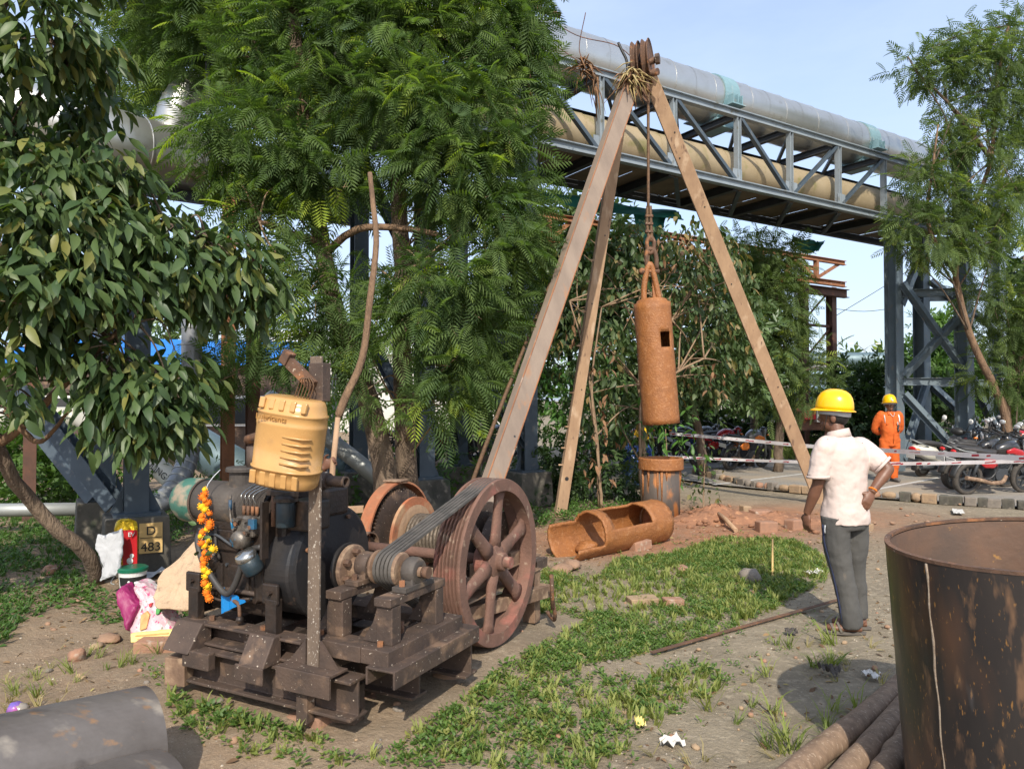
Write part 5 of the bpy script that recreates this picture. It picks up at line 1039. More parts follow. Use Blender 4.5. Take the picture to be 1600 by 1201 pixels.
tb = empty('tie_bar', 'rusty steel bracket above the yellow can with wire wrapped on it', 'bracket', L2W(-.2, -.36, 1.75), math.radians(-27))
MB().beam((-.14, -.02, .14), (.02, -.02, .02), rect(.03, .055), (0, 0, 1)).build('flat_arm', M['rust'], tb); MB().box((-.155, -.02, .165), (.05, .05, .07), Euler((0, .6, 0)).to_matrix()).build('arm_end', M['rust'], tb, .004); MB().box((.02, .02, .04), (.09, .06, .19)).build('post_head', M['rustbrown'], tb, .004)
for k in range(6): MB().tube(bez([(-.09 + .02 * k, -.05, -.06), (-.05 + .02 * k, -.055, .02), (-.02 + .01 * k, -.06, .06), (.03, -.02, .03)], 10), .0035, 5).build('tie_wire', M['rope'], tb)
gl = empty('marigold_garland', 'orange and yellow marigold garland hanging on the engine silencer', 'garland', L2W(-1.04, -.275, 1.24))
def flower(c, r, m, par):
    mb = MB()
    for k in range(3):
        rr_ = r * (1 - .26 * k); n = 11; z = .35 * r * k; vs = []; fs = []
        for j in range(n):
            a = 2 * PI * (j + R.random() * .5) / n; b = a + 2 * PI / n * .55
            vs += [(0, 0, z), (rr_ * math.cos(a), rr_ * math.sin(a), z + .25 * r), (rr_ * 1.08 * math.cos((a + b) / 2), rr_ * 1.08 * math.sin((a + b) / 2), z + .1 * r), (rr_ * math.cos(b), rr_ * math.sin(b), z + .25 * r)]; fs.append((4 * j, 4 * j + 1, 4 * j + 2, 4 * j + 3))
        mb.add(vs, fs)
    mb.ell((0, 0, .5 * r), (r * .75, r * .75, r * .5), n=8, m=5)
    rot = Euler((R.uniform(1.1, 1.9), R.uniform(-.5, .5), R.uniform(-.6, .6))).to_matrix(); mb.v = [tuple(rot @ Vector(p) + Vector(c)) for p in mb.v]; return mb.build('marigold', M[m], par)
z = -.03
for k in range(34):
    z = -.03 - .60 * k / 33; f = k / 33; wdt = .012 + .032 * math.sin(PI * min(1, f * 1.15)) ** 2; yel = (k in (0, 5, 6, 12, 14, 15, 17, 18, 24, 25, 26, 29, 30))
    flower((R.uniform(-wdt, wdt) + .015 * f, -.03 + R.uniform(-.015, .012), z), R.uniform(.017, .026), 'marigoldy' if yel else 'marigold', gl)
for k, (x, zz) in enumerate(((.0, -.075), (.02, -.08), (-.03, -.21), (-.04, -.22), (.045, -.30), (.05, -.37), (-.055, -.38), (.03, -.42))):
    rot = Euler((PI / 2 + R.uniform(-.4, .4), R.uniform(-.4, .4), R.uniform(0, 6))).to_matrix(); lv, lf = broad(.6)
    MB().add([rot @ Vector(p * .045) + V3(x, -.045, zz) for p in lv], [tuple(q) for q in lf]).build('garland_leaf', M['petalleaf'], gl)
MB().tube(bez([(.05, .05, .07), (.02, 0, .02), (0, -.02, -.05), (.0, -.02, -.3), (.01, -.02, -.63)], 16), .003, 5).build('garland_string', M['sack'], gl)
g2_ = empty('marigold_garland', 'small yellow marigold bunch tied on the rusty gear guard', 'garland', L2W(-1.22, 1.1, .80))
for k in range(5): flower((R.uniform(-.02, .02), -.02, -.02 - .028 * k), .026, 'marigoldy', g2_)
mb = MB(); n = 10; vs = []
for i in range(n + 1): u = i / n; vs += [(u * .19, .012 * math.sin(i * 2.2), .0 - u * .06), (u * .19, .012 * math.sin(i * 2.2 + .4), -.15 + u * .09)]
mb.add(vs, [(2 * i, 2 * i + 2, 2 * i + 3, 2 * i + 1) for i in range(n)]); o = mb.build('blue_pennant', M['blueflag']); o.location = L2W(-.94, -.265, .68); o.rotation_euler = (0, 0, math.radians(-27)); tag(o, 'small blue pleated plastic pennant hanging under the engine hose', 'pennant')

# ------------------------------------------------------------------ tripod mast
APX = W(1000, 105, 10.5)
TP = empty('tripod_mast', 'tall three legged steel tripod mast with pulleys at its top', 'tripod', G(875, 806))
def tpt(p): return Vector(p) - TP.location
fl = W(733, 856, 6.45); fl.z = .42; al = W(986, 128, 10.35)
d = (al - fl).normalized(); fl2 = fl - d * .35
def box_leg(name, a, b, w, h, m, yaw, taper=1):
    d, s, u = basis(b - a, (0, -1, 0)); c_, s_ = math.cos(yaw), math.sin(yaw); s2 = s * c_ + u * s_; u2 = u * c_ - s * s_
    p = MB(); P4 = [(-w / 2, -h / 2), (w / 2, -h / 2), (w / 2, h / 2), (-w / 2, h / 2)]
    # channel: web towards the camera, open at the back
    t = .018; prof = [(-w / 2, h / 2), (-w / 2, -h / 2), (-w / 2 + t, -h / 2), (-w / 2 + t, h / 2 - t), (w / 2 - t, h / 2 - t), (w / 2 - t, -h / 2), (w / 2, -h / 2), (w / 2, h / 2)]
    p.add([tpt(a + s2 * x + u2 * y) for x, y in prof] + [tpt(b + s2 * x * taper + u2 * y * taper) for x, y in prof], [tuple(range(8)), tuple(range(15, 7, -1))] + [(i, i + 8, (i + 1) % 8 + 8, (i + 1) % 8) for i in range(8)])
    o = p.build(name, M[m], TP, .006); return o, s2, u2
def holes(leg, a, b, s2, u2, h, pos, r=.011):
    for t, x in pos:
        c = a.lerp(b, t) + s2 * x + u2 * (h / 2 + .001); MB().lathe([(0, .0015), (r, .0015), (r, 0)], tpt(c), u2, 10).build('bolt_hole', M['black'], leg)
l1, s2, u2 = box_leg('mast_leg', fl2, al, .165, .12, 'leggrey', math.radians(-24), 1.35)
holes(l1, fl2, al, s2, u2, .126, [(.08, .03), (.085, -.05), (.2, .04), (.27, -.02), (.36, .03), (.45, .05), (.47, -.03), (.6, .02), (.7, .05), (.78, -.03), (.84, .03), (.86, -.04), (.92, .02)])
for sx in (-.078, .078): MB().beam(tpt(fl2 + s2 * sx + u2 * .061), tpt(al + s2 * sx * 1.35 + u2 * .061 * 1.35), rect(.010, .010)).build('flange_edge', M['rustorange'], l1)
l1b, s3, u3 = box_leg('mast_leg', fl2 + s2 * .085 - u2 * .10, al + s2 * .085 - u2 * .09, .10, .10, 'leggrey', math.radians(40), 1.2)
fm = G(875, 806); am = W(976, 140, 10.6); l2, s2, u2 = box_leg('mast_leg', fm, am, .165, .10, 'legwood', math.radians(-14)); holes(l2, fm, am, s2, u2, .10, [(.09, .0)], .03); holes(l2, fm, am, s2, u2, .10, [(.3, .02), (.5, -.02), (.66, .02)])
for t in (.12, .16, .21, .29, .40, .48, .55, .6): MB().box(tpt(fm.lerp(am, t) - s2 * .10), (.08, .03, .02)).build('climbing_lug', M['legwood'], l2)
fr_ = G(1284, 786); ar = W(1014, 118, 10.5); l3, s2, u2 = box_leg('mast_leg', fr_, ar, .20, .09, 'legwood', math.radians(12)); holes(l3, fr_, ar, s2, u2, .10, [(.3, .04), (.55, -.03), (.72, .03), (.83, -.04), (.88, .03)])
c = fr_.lerp(ar, .085) + u2 * .055; MB().lathe([(0, .04), (.035, .04), (.035, 0)], tpt(c), u2, 6).build('leg_bolt', M['rustbrown'], l3)
axd = V3(.93, -.36, .05).normalized()
pl = []
for p, r in ((W(996, 100, 10.45), .30), (W(1012, 96, 10.4), .30)):
    o = MB().lathe([(.04, -.035), (r - .03, -.035), (r, -.05), (r + .005, -.042), (r - .045, -.006), (r - .045, .006), (r + .005, .042), (r, .05), (r - .03, .035), (.04, .035)], tpt(p), axd, 36).build('crown_pulley', M['rust'], TP); pl.append(p)
    for k in range(5): MB().box(tpt(p + V3(0, 0, 0)) , (.02, .02, .02)) if False else None
MB().cyl(tpt(W(990, 108, 10.5)), tpt(W(1028, 92, 10.3)), .045, 14).build('crown_pin', M['rust'], TP); MB().cyl(tpt(W(1008, 118, 10.35)), tpt(W(1028, 112, 10.2)), .05, 14).build('crown_pin', M['rust'], TP)
MB().lathe([(0, .06), (.075, .06), (.075, 0)], tpt(W(1024, 93, 10.28)), axd, 6).build('pin_nut', M['rustbrown'], TP)
for dx in (-6, 8): MB().box(tpt(W(1004 + dx, 118, 10.42)), (.03, .2, .5), Euler((0, math.radians(-6), -.35)).to_matrix()).build('cheek_plate', M['rust'], TP)
MB().add([tpt(W(1002, 118, 10.4)), tpt(W(1011, 122, 10.36)), tpt(W(1014, 166, 10.38)), tpt(W(1004, 152, 10.4)), tpt(W(1002, 118, 10.5)), tpt(W(1011, 122, 10.46)), tpt(W(1014, 166, 10.45)), tpt(W(1004, 152, 10.5))], [(0, 1, 2, 3), (7, 6, 5, 4), (0, 4, 5, 1), (1, 5, 6, 2), (2, 6, 7, 3), (3, 7, 4, 0)]).build('guide_plate', M['rust'], TP)
def straw_bunch(name, label, c, n, ln, rad, m, par=None, dirb=(0, 0, -1), spread=.7, wdt=.012):
    mb = MB(); c = Vector(c)
    for k in range(n):
        d = (Vector(dirb) + V3(R.gauss(0, spread), R.gauss(0, spread), R.gauss(0, spread * .6))).normalized(); L = ln * R.uniform(.5, 1.2); st = V3(R.gauss(0, rad), R.gauss(0, rad), R.gauss(0, rad)); mid = st + d * L * .5 + V3(0, 0, .05 * L); e = st + d * L + V3(0, 0, -.12 * L)
        mb.tube([st, mid, e], [wdt * R.uniform(.6, 1.2), wdt, wdt * .25], 4, flat=.45)
    o = mb.build(name, M[m], par); o.location = c - (par.location if par else Vector((0, 0, 0))); tag(o, label, 'dry garland' if label else None, kind='stuff' if par else None); return o
wg = empty('withered_garland', 'bunch of withered dry leaves tied below the tripod pulleys', 'dry garland', W(985, 118, 10.25))
straw_bunch('dry_strips', None, W(986, 116, 10.2), 60, .36, .05, 'straw', wg, (.1, -.2, -.6), .6, .017); straw_bunch('dark_strips', None, W(984, 122, 10.2), 40, .34, .06, 'deadleaf', wg, (-.2, -.1, -.8), .45, .02)
wg = empty('withered_garland', 'dry palm leaf tuft dangling on a wire left of the tripod top', 'dry garland', W(912, 108, 10.9))
straw_bunch('dry_strips', None, W(912, 105, 10.9), 46, .28, .06, 'deadleaf', wg, (.0, -.1, -.35), .7, .018); straw_bunch('long_strips', None, W(930, 130, 10.9), 9, .42, .06, 'deadleaf', wg, (.1, 0, -1), .2, .016)
# ropes
def rope(name, label, pts, r, m='rope', n=30, cat='rope'): return tag(MB().tube(bez(pts, n), r, 7).build(name, M[m]), label, cat)
rope('hoist_rope', 'rusty wire rope running from the winch drum up the left tripod leg', [L2W(-.52, 1.62, .79), W(742, 742, 6.9), W(812, 560, 8.0), W(905, 330, 9.4), W(985, 100, 10.45)], .021)
rope('hoist_rope', 'rusty wire rope hanging from the tripod top down to the bailer', [W(1008, 66, 10.4), W(1012.5, 110, 10.4), W(1013, 170, 10.4), W(1013, 330, 10.4)], .022)
for pts, l in (([W(800, 0, 11), W(850, 55, 11), W(912, 100, 10.9), W(975, 118, 10.5)], 'thin wire strung from the trees past the dry tuft to the tripod'), ([W(840, 18, 11), W(900, 55, 11), W(960, 70, 10.6), W(990, 92, 10.5)], 'thin curly wire above the pipe reaching the tripod top'), ([W(915, 20, 11), W(905, 75, 11), W(915, 100, 10.9)], 'short loose wire hooked above the dry palm tuft')): rope('thin_wire', l, pts, .007, 'rustdark', 20, 'wire')
rope('thin_wire', 'dark torn strip of cloth standing up beside the tripod pulleys', [W(981, 116, 10.3), W(979, 95, 10.3), W(972, 80, 10.3), W(966, 67, 10.3)], .02, 'black', 14, 'cloth strip')
o = MB().tube([W(836, 12, 11.2), W(876, 25, 11.2)], .045, 10).build('rusty_pipe', M['rust']); tag(o, 'short rusty pipe sticking out of the tree near the sky', 'pipe')
o = MB().tube([W(828, 20, 11.6), W(828, 190, 11.6)], .05, 10).build('rusty_pipe', M['rust']); tag(o, 'upright rusty pipe at the left end of the truss beside the teal net', 'pipe')

# ------------------------------------------------------------------ hanging bailer
BA = empty('hanging_bailer', 'mud covered cylindrical bailer with square window hanging from the rope', 'bailer', W(1033, 662, 10.4))
tp_ = W(1018.5, 474, 10.4); ax = (tp_ - BA.location); BL = ax.length; q = V3(0, 0, 1).rotation_difference(ax.normalized()); BA.rotation_mode = 'QUATERNION'; BA.rotation_quaternion = q
def shell(rows, n, r, skip, o=(0, 0, 0), axv=ZZ, up=(0, 0, 1), rough=.004):
    """cylinder skin as a grid of cells; skip(i,j) leaves a real opening"""
    o = Vector(o); d, s, u = basis(axv, up); vs = []; fs = []
    for i, h in enumerate(rows):
        for j in range(n): a = 2 * PI * j / n; rr_ = (r[i] if isinstance(r, list) else r) + R.gauss(0, rough); vs.append(o + d * h + s * (rr_ * math.cos(a)) + u * (rr_ * math.sin(a)))
    for i in range(len(rows) - 1):
        for j in range(n):
            if not skip(i, j): k = (j + 1) % n; fs.append((i * n + j, i * n + k, (i + 1) * n + k, (i + 1) * n + j))
    return MB().add(vs, fs, True)
RB = .237; rows = [BL * i / 24 for i in range(25)]
def cell_ang(j, n=48): return (j + .5) * 360 / n
# window: towards the camera, right of centre
_, s_, u_ = basis(ZZ, (0, 1, 0))
wj = [j for j in range(48) if abs((math.degrees(math.atan2((s_ * math.cos(math.radians(cell_ang(j))) + u_ * math.sin(math.radians(cell_ang(j)))).y, (s_ * math.cos(math.radians(cell_ang(j))) + u_ * math.sin(math.radians(cell_ang(j)))).x)) + 62)) < 17]
mb = shell(rows, 48, RB, lambda i, j: j in wj and 15 <= i <= 17, up=(0, 1, 0), rough=.0025)
o = mb.build('bailer_tube', M['mud'], BA); md = o.modifiers.new('wall', 'SOLIDIFY'); md.thickness = .022
MB().lathe([(RB - .005, 0), (RB - .03, .05), (.16, .07), (0, .075)], (0, 0, BL - .004), ZZ, 36, smooth=True).build('bailer_crown', M['mud'], BA)
MB().lathe([(0, 0), (RB - .03, 0)], (0, 0, .12), ZZ, 30).build('bottom_valve', M['mudsoil'], BA)
hd = MB().tube(bez([(-.11, 0, BL + .02), (-.09, 0, BL + .25), (-.02, 0, BL + .52), (.03, 0, BL + .54), (.075, 0, BL + .3), (.11, 0, BL + .03)], 24), .042, 10).build('bailer_handle', M['mud'], BA)
MB().box((.06, .02, BL + .24), (.09, .06, .5), taper=.5).build('handle_plate', M['mud'], BA, .01)
sh = empty('shackle_chain', 'rusty shackle and links joining the rope to the bailer handle', 'shackle', W(1015, 400, 10.4))
def sp(px, py): return W(px, py, 10.4) - sh.location
MB().tube(bez([sp(1011, 418), sp(1010, 400), sp(1012, 390), sp(1020, 390), sp(1025, 400), sp(1026, 420)], 24), .032, 8).build('shackle_bow', M['rust'], sh); MB().cyl(sp(1004, 424), sp(1030, 424), .034, 10).build('shackle_pin', M['rust'], sh); MB().ell(sp(1003, 424), .05).build('pin_head', M['rust'], sh)
MB().tube(bez([sp(1012, 392), sp(1011, 378), sp(1016, 370), sp(1022, 378), sp(1021, 390), sp(1016, 396), sp(1012, 392)], 24), .03, 8).build('chain_link', M['rust'], sh)
for y in (338, 350, 362): MB().box(sp(1014, y), (.11, .07, .035)).build('rope_clamp', M['rust'], sh, .006)
MB().tube(bez([sp(1012, 325), sp(1011, 350), sp(1014, 372), sp(1018, 374), sp(1017, 350), sp(1016, 322)], 20), .024, 8).build('rope_eye', M['rope'], sh)
for x in (1011, 1017): MB().cyl(sp(x, 322), sp(x, 342), .014, 6).build('clamp_leg', M['rust'], sh)

# ------------------------------------------------------------------ muddy casing pipe in the borehole and spoil
CP = empty('casing_pipe', 'muddy steel casing pipe standing in the borehole with flanged collar', 'pipe', (2.17, 10.75, 0))
MB().lathe([(.255, -.1), (.272, -.1), (.272, .71), (.255, .71)], (0, 0, 0), ZZ, 40, smooth=True, closed=True).build('pipe_wall', M['casing'], CP)
MB().lathe([(.262, .70), (.318, .70), (.325, .71), (.325, .855), (.315, .87), (.262, .865)], (0, 0, 0), ZZ, 40, closed=True).build('pipe_collar', M['mud'], CP, .004)
MB().lathe([(0, .76), (.262, .75)], (0, 0, 0), ZZ, 30).build('mud_fill', M['mud'], CP)
for k in range(6):
    a = R.uniform(-PI, 0); x, y = .276 * math.cos(a), .276 * math.sin(a); L = R.uniform(.15, .55); MB().tube([(x, y, .72), (x * 1.01, y * 1.01, .72 - L * .5), (x, y, .72 - L)], [R.uniform(.012, .03), .014, .004], 6, flat=.6).build('mud_drip', M['mud'], CP)
def mound(name, label, cat, c, r, h, m, n=34, rough=.25):
    vs = []; fs = []; k = 14
    for i in range(k + 1):
        for j in range(n):
            a = 2 * PI * j / n; t = i / k; rad = t * (1 + .18 * math.sin(a * 3 + c[0]) + .1 * math.sin(a * 7)); x, y = r[0] * rad * math.cos(a), r[1] * rad * math.sin(a)
            z = h * (1 - t * t) ** 1.3 * (1 + rough * math.sin(x * 9 + 2) * math.cos(y * 8) + R.gauss(0, .10)) - .015 * (i == k) - .02 * t; vs.append((x, y, z))
    for i in range(k):
        for j in range(n): q = (j + 1) % n; fs.append((i * n + j, (i + 1) * n + j, (i + 1) * n + q, i * n + q))
    o = MB().add(vs, fs, True).build(name, M[m]); o.location = (c[0], c[1], 0); return tag(o, label, cat)
mound('spoil_heap', 'orange heap of wet spoil right of the muddy casing pipe', 'soil heap', (2.95, 10.55), (.85, .6), .17, 'mudsoil')
mound('spoil_heap', 'low spread of orange spoil running towards the broken bricks', 'soil heap', (3.75, 10.45), (1.0, .5), .10, 'mudsoil')
mound('spoil_heap', 'thin orange spoil behind the fallen bailer beside the casing', 'soil heap', (1.5, 10.1), (.8, .5), .09, 'mudsoil')
for k in range(46):
    a = R.uniform(0, 2 * PI); c = V3(2.9 + R.gauss(0, .55), 10.3 + R.gauss(0, .35), .0); r = R.uniform(.02, .06)
    if abs(c.x - 2.17) < .33 and c.y > 10.35: continue
    o = MB().ell((0, 0, 0), (r, r * .8, r * .6), n=8, m=5, noise=.25).build('mud_clod', M['mudsoil']); o.location = c + V3(0, 0, .02 + .14 * math.exp(-((c.x - 2.95) / .5) ** 2 - ((c.y - 10.55) / .35) ** 2)); tag(o, 'orange mud clod scattered around the spoil heap', 'clod', 'mud clods round the borehole')

# ------------------------------------------------------------------ fallen bailer on the ground
fa, fb = V3(.56, 7.95, .21), V3(1.76, 9.0, .235)
FB = empty('fallen_bailer', 'mud coated bailer with cut out sides lying on a brick', 'bailer', fa); FB.rotation_mode = 'QUATERNION'
d = (fb - fa); FL = d.length; FB.rotation_quaternion = V3(1, 0, 0).rotation_difference(d.normalized())
rw = [0, .03, .10, .2, .3, .4, .5, .52, .6, .68, .72, .80, .95, 1.1, 1.25, 1.4, 1.5, 1.54, 1.62, 1.75, 1.88, 1.95, 2.02]; rw = [x * FL / 2.02 for x in rw]
sd, ss, su = basis(V3(1, 0, 0), (0, 0, 1))
lim = d.normalized().cross(V3(0, 0, 1)).normalized()   # side of the axis that faces the camera
def open_cell(i, j):
    a = (j + .5) * 360 / 48; dv = FB.rotation_quaternion @ (ss * math.cos(math.radians(a)) + su * math.sin(math.radians(a)))
    f = dv.dot((V3(0, 0, 1) * .88 + V3(.1, -.48, 0)).normalized()); x = (rw[i] + rw[i + 1]) / 2 / FL
    if x < .25: return f > .12
    if x < .345: return False
    if x < .755: return f > .60
    return False
mb = shell(rw, 48, .232, open_cell, axv=V3(1, 0, 0), rough=.004); o = mb.build('bailer_tube', M['mud'], FB); md = o.modifiers.new('wall', 'SOLIDIFY'); md.thickness = .03; md.offset = -1
MB().lathe([(.228, 0), (.21, .05), (.10, .08), (.0, .08)], (FL - .01, 0, 0), UX, 36, smooth=True).build('bailer_end', M['mud'], FB)
MB().tube(bez([(FL + .02, -.10, .05), (FL + .12, -.10, .06), (FL + .16, 0, .06), (FL + .12, .10, .06), (FL + .02, .10, .05)], 20), .04, 10).build('lifting_eye', M['mud'], FB)
for x in (.985,): MB().lathe([(0, 0), (.19, 0), (.19, .03), (0, .03)], (x * FL, 0, 0), UX, 30).build('inner_bulkhead', M['mudsoil'], FB)
for k in range(3): MB().ell((.34 + .03 * k, .02, -.16 + .02 * k), (.09, .12, .05), n=12, m=7, noise=.08).build('mud_ridge', M['mud'], FB)
# ------------------------------------------------------------------ big steel casing at the right edge
ST = empty('steel_casing', 'large dark rolled steel casing ring with rust streaks at the right edge', 'casing', (2.205, 2.98, 0)); ST.rotation_euler = (math.radians(0), math.radians(-4.4), 0)
mb = shell([1.135 * i / 10 for i in range(11)], 96, .55, lambda i, j: False, rough=.0012); o = mb.build('casing_wall', M['tank'], ST)
mb = shell([.02 + 1.1 * i / 6 for i in range(7)], 72, .535, lambda i, j: False, rough=.0005); mb.build('casing_lining', M['tankin'], ST)
MB().lathe([(.532, 1.125), (.553, 1.125), (.553, 1.138), (.532, 1.138)], (0, 0, 0), ZZ, 96, closed=True).build('casing_rim', M['rust'], ST)
sa = math.radians(195); pth = [(.5515 * math.cos(sa + .006 * math.sin(k * 1.3)), .5515 * math.sin(sa + .006 * math.sin(k * 1.3)), 1.12 - .05 * k) for k in range(18)]
MB().tube(pth, [R.uniform(.002, .006) for _ in pth], 5).build('weld_seam', M['seam'], ST)
o = MB().box((0, 0, .0), (.05, .004, .13), Euler((.1, .2, .6)).to_matrix()).build('white_plastic', M['sack']); o.location = G(1421, 1192) * .0 + W(1422, 1195, 2.75); o.location.z = max(.05, o.location.z)
bpy.data.objects.remove(o)
# ------------------------------------------------------------------ half pipes at the lower left
def half_pipe(label, a, b, r, m, a0, a1):
    t = V3(*a); o = MB(); d = Vector(b) - t; o.lathe([(r - .014, 0), (r, 0), (r, d.length), (r - .014, d.length)], (0, 0, 0), d, 40, a0=a0, a1=a1, closed=True, smooth=False); ob = o.build('half_pipe', M[m]); ob.location = t; return tag(ob, label, 'pipe shell')
M['shell'] = mat('scaly_pipe_shell', (.17, .15, .135), (.10, .085, .074), 3, .48, .3, .2, 30, [((.26, .155, .085), 17, .60, .70), ((.30, .26, .21), 9, .60, .74), ((.06, .05, .045), 5, .62, .74)], stretch=(.6, 1, 1))
half_pipe('grey rust mottled half pipe shell lying at the lower left corner', W(226, 1164, 3.22), W(-160, 1262, 2.62), .245, 'shell', math.radians(-20), math.radians(200))
half_pipe('second rusty pipe shell lying lower in front of the grey one', W(236, 1255, 2.98), W(-10, 1340, 2.4), .20, 'shell', math.radians(-10), math.radians(190))
# ------------------------------------------------------------------ people
M['litter'] = leafmat('dry_leaf_litter', (.10, .055, .03), (.27, .17, .085), (.30, .25, .10), .9, .1)
M['grit'] = leafmat('soil_grit', (.13, .085, .055), (.33, .25, .17), (.45, .40, .33), .95, 0)
M['navy'] = mat('navy_stripe', (.02, .028, .07), None, 5, .9, 0, 0)
def cloud(name, size):
    t = bpy.data.textures.new(name, 'CLOUDS'); t.noise_scale = size; t.noise_depth = 2; return t
FOLD = cloud('cloth_folds', .09); FOLD2 = cloud('long_folds', .16); FOLD3 = cloud('fine_creases', .045)
def remesh(o, vox, smooth=3, disp=0, tex=None, fac=.6):
    m = o.modifiers.new('join', 'REMESH'); m.mode = 'VOXEL'; m.voxel_size = vox; m.use_smooth_shade = True
    s = o.modifiers.new('smooth', 'SMOOTH'); s.factor = fac; s.iterations = smooth
    if disp: d = o.modifiers.new('folds', 'DISPLACE'); d.texture = tex or FOLD; d.strength = disp; d.mid_level = .5; d.texture_coords = 'LOCAL'
    return o
def seg(mb, pts, r, n=14, flat=1): mb.tube(bez(pts, 4 * (len(pts) - 1)) if len(pts) > 2 else pts, [r[0]] * 0 + [np.interp(i / (4 * (len(pts) - 1) if len(pts) > 2 else 1), np.linspace(0, 1, len(r)), r) for i in range((4 * (len(pts) - 1) if len(pts) > 2 else 1) + 1)], n, True, True, flat)
def hand(mb, w, d, nrm, thumb, curl=.5, s=1.0):
    """palm plus five separate bent fingers; d along the hand, nrm out of the palm, thumb towards the thumb side"""
    w = Vector(w); d = Vector(d).normalized(); thumb = Vector(thumb); thumb = (thumb - d * thumb.dot(d)).normalized(); nrm = Vector(nrm); nrm = (nrm - d * nrm.dot(d) - thumb * nrm.dot(thumb)).normalized()
    rot = Matrix((d, thumb, nrm)).transposed(); mb.ell(w + d * .045 * s, (.058 * s, .042 * s, .018 * s), rot, 14, 8); mb.ell(w + d * .075 * s, (.026 * s, .042 * s, .015 * s), rot, 12, 6)
    for k, (off, L) in enumerate(((.031, .068), (.011, .077), (-.010, .072), (-.030, .056))):
        p = w + d * .088 * s + thumb * off * s; dirv = d + thumb * off * 2.2; a = 0; pts = [p - d * .02 * s, p]
        for j, f in enumerate((.45, .32, .23)):
            a += curl * (.55, .75, .5)[j]; e = dirv.normalized() * math.cos(a) + nrm * math.sin(a); p = p + e * L * f * s; pts.append(p)
        mb.tube(pts, [.0095 * s, .0095 * s, .0088 * s, .0082 * s, .0065 * s], 8)
    p = w + d * .02 * s + thumb * .03 * s; mb.tube([p, p + (d * .6 + thumb * .8 + nrm * .3).normalized() * .035 * s, p + (d * .75 + thumb * .55 + nrm * .45).normalized() * .066 * s, p + (d * .95 + thumb * .35 + nrm * .5).normalized() * .088 * s], [.0125 * s, .0115 * s, .0105 * s, .008 * s], 8)
def head(mb, c, f, s=1.0):
    """skull, jaw, nose, lips, ears, facing f"""
    c = Vector(c); f = Vector(f).normalized(); r = f.cross(V3(0, 0, 1)).normalized(); u = r.cross(f); rot = Matrix((r, f, u)).transposed()
    mb.ell(c + u * .015 * s, (.076 * s, .096 * s, .098 * s), rot, 18, 12); mb.ell(c + f * .028 * s - u * .062 * s, (.056 * s, .062 * s, .056 * s), rot, 16, 10); mb.ell(c + f * .082 * s - u * .092 * s, (.022 * s, .018 * s, .018 * s), rot)
    mb.tube([c + f * .088 * s + u * .012 * s, c + f * .108 * s - u * .022 * s, c + f * .09 * s - u * .036 * s], [.009 * s, .015 * s, .012 * s], 8)
    mb.ell(c + f * .09 * s - u * .06 * s, (.024 * s, .010 * s, .010 * s), rot); mb.ell(c + f * .084 * s + u * .022 * s, (.05 * s, .016 * s, .012 * s), rot)
    for k in (-1, 1): mb.ell(c + r * k * .078 * s - f * .012 * s - u * .018 * s, (.012 * s, .022 * s, .034 * s), rot)
def face_bits(par, c, f, s=1.0, beard=True):
    c = Vector(c); f = Vector(f).normalized(); r = f.cross(V3(0, 0, 1)).normalized(); u = r.cross(f); rot = Matrix((r, f, u)).transposed()
    for k in (-1, 1):
        MB().ell(c + f * .083 * s + r * .031 * k * s + u * .002 * s, (.012 * s, .008 * s, .007 * s), rot).build('eye', M['white'], par); MB().ell(c + f * .0905 * s + r * .031 * k * s + u * .002 * s, (.005 * s, .003 * s, .005 * s), rot).build('pupil', M['black'], par)
        MB().ell(c + f * .092 * s + r * .032 * k * s + u * .026 * s, (.02 * s, .006 * s, .005 * s), rot).build('eyebrow', M['hair'], par)
    if beard: MB().ell(c + f * .094 * s - u * .047 * s, (.033 * s, .010 * s, .008 * s), rot).build('moustache', M['hair'], par)
def hairdo(par, c, f, s=1.0):
    c = Vector(c); f = Vector(f).normalized(); r = f.cross(V3(0, 0, 1)).normalized(); u = r.cross(f); rot = Matrix((r, f, u)).transposed()
    return MB().ell(c + u * .012 * s - f * .022 * s, (.083 * s, .088 * s, .096 * s), rot, 18, 12, noise=.015).build('hair', M['hair'], par)
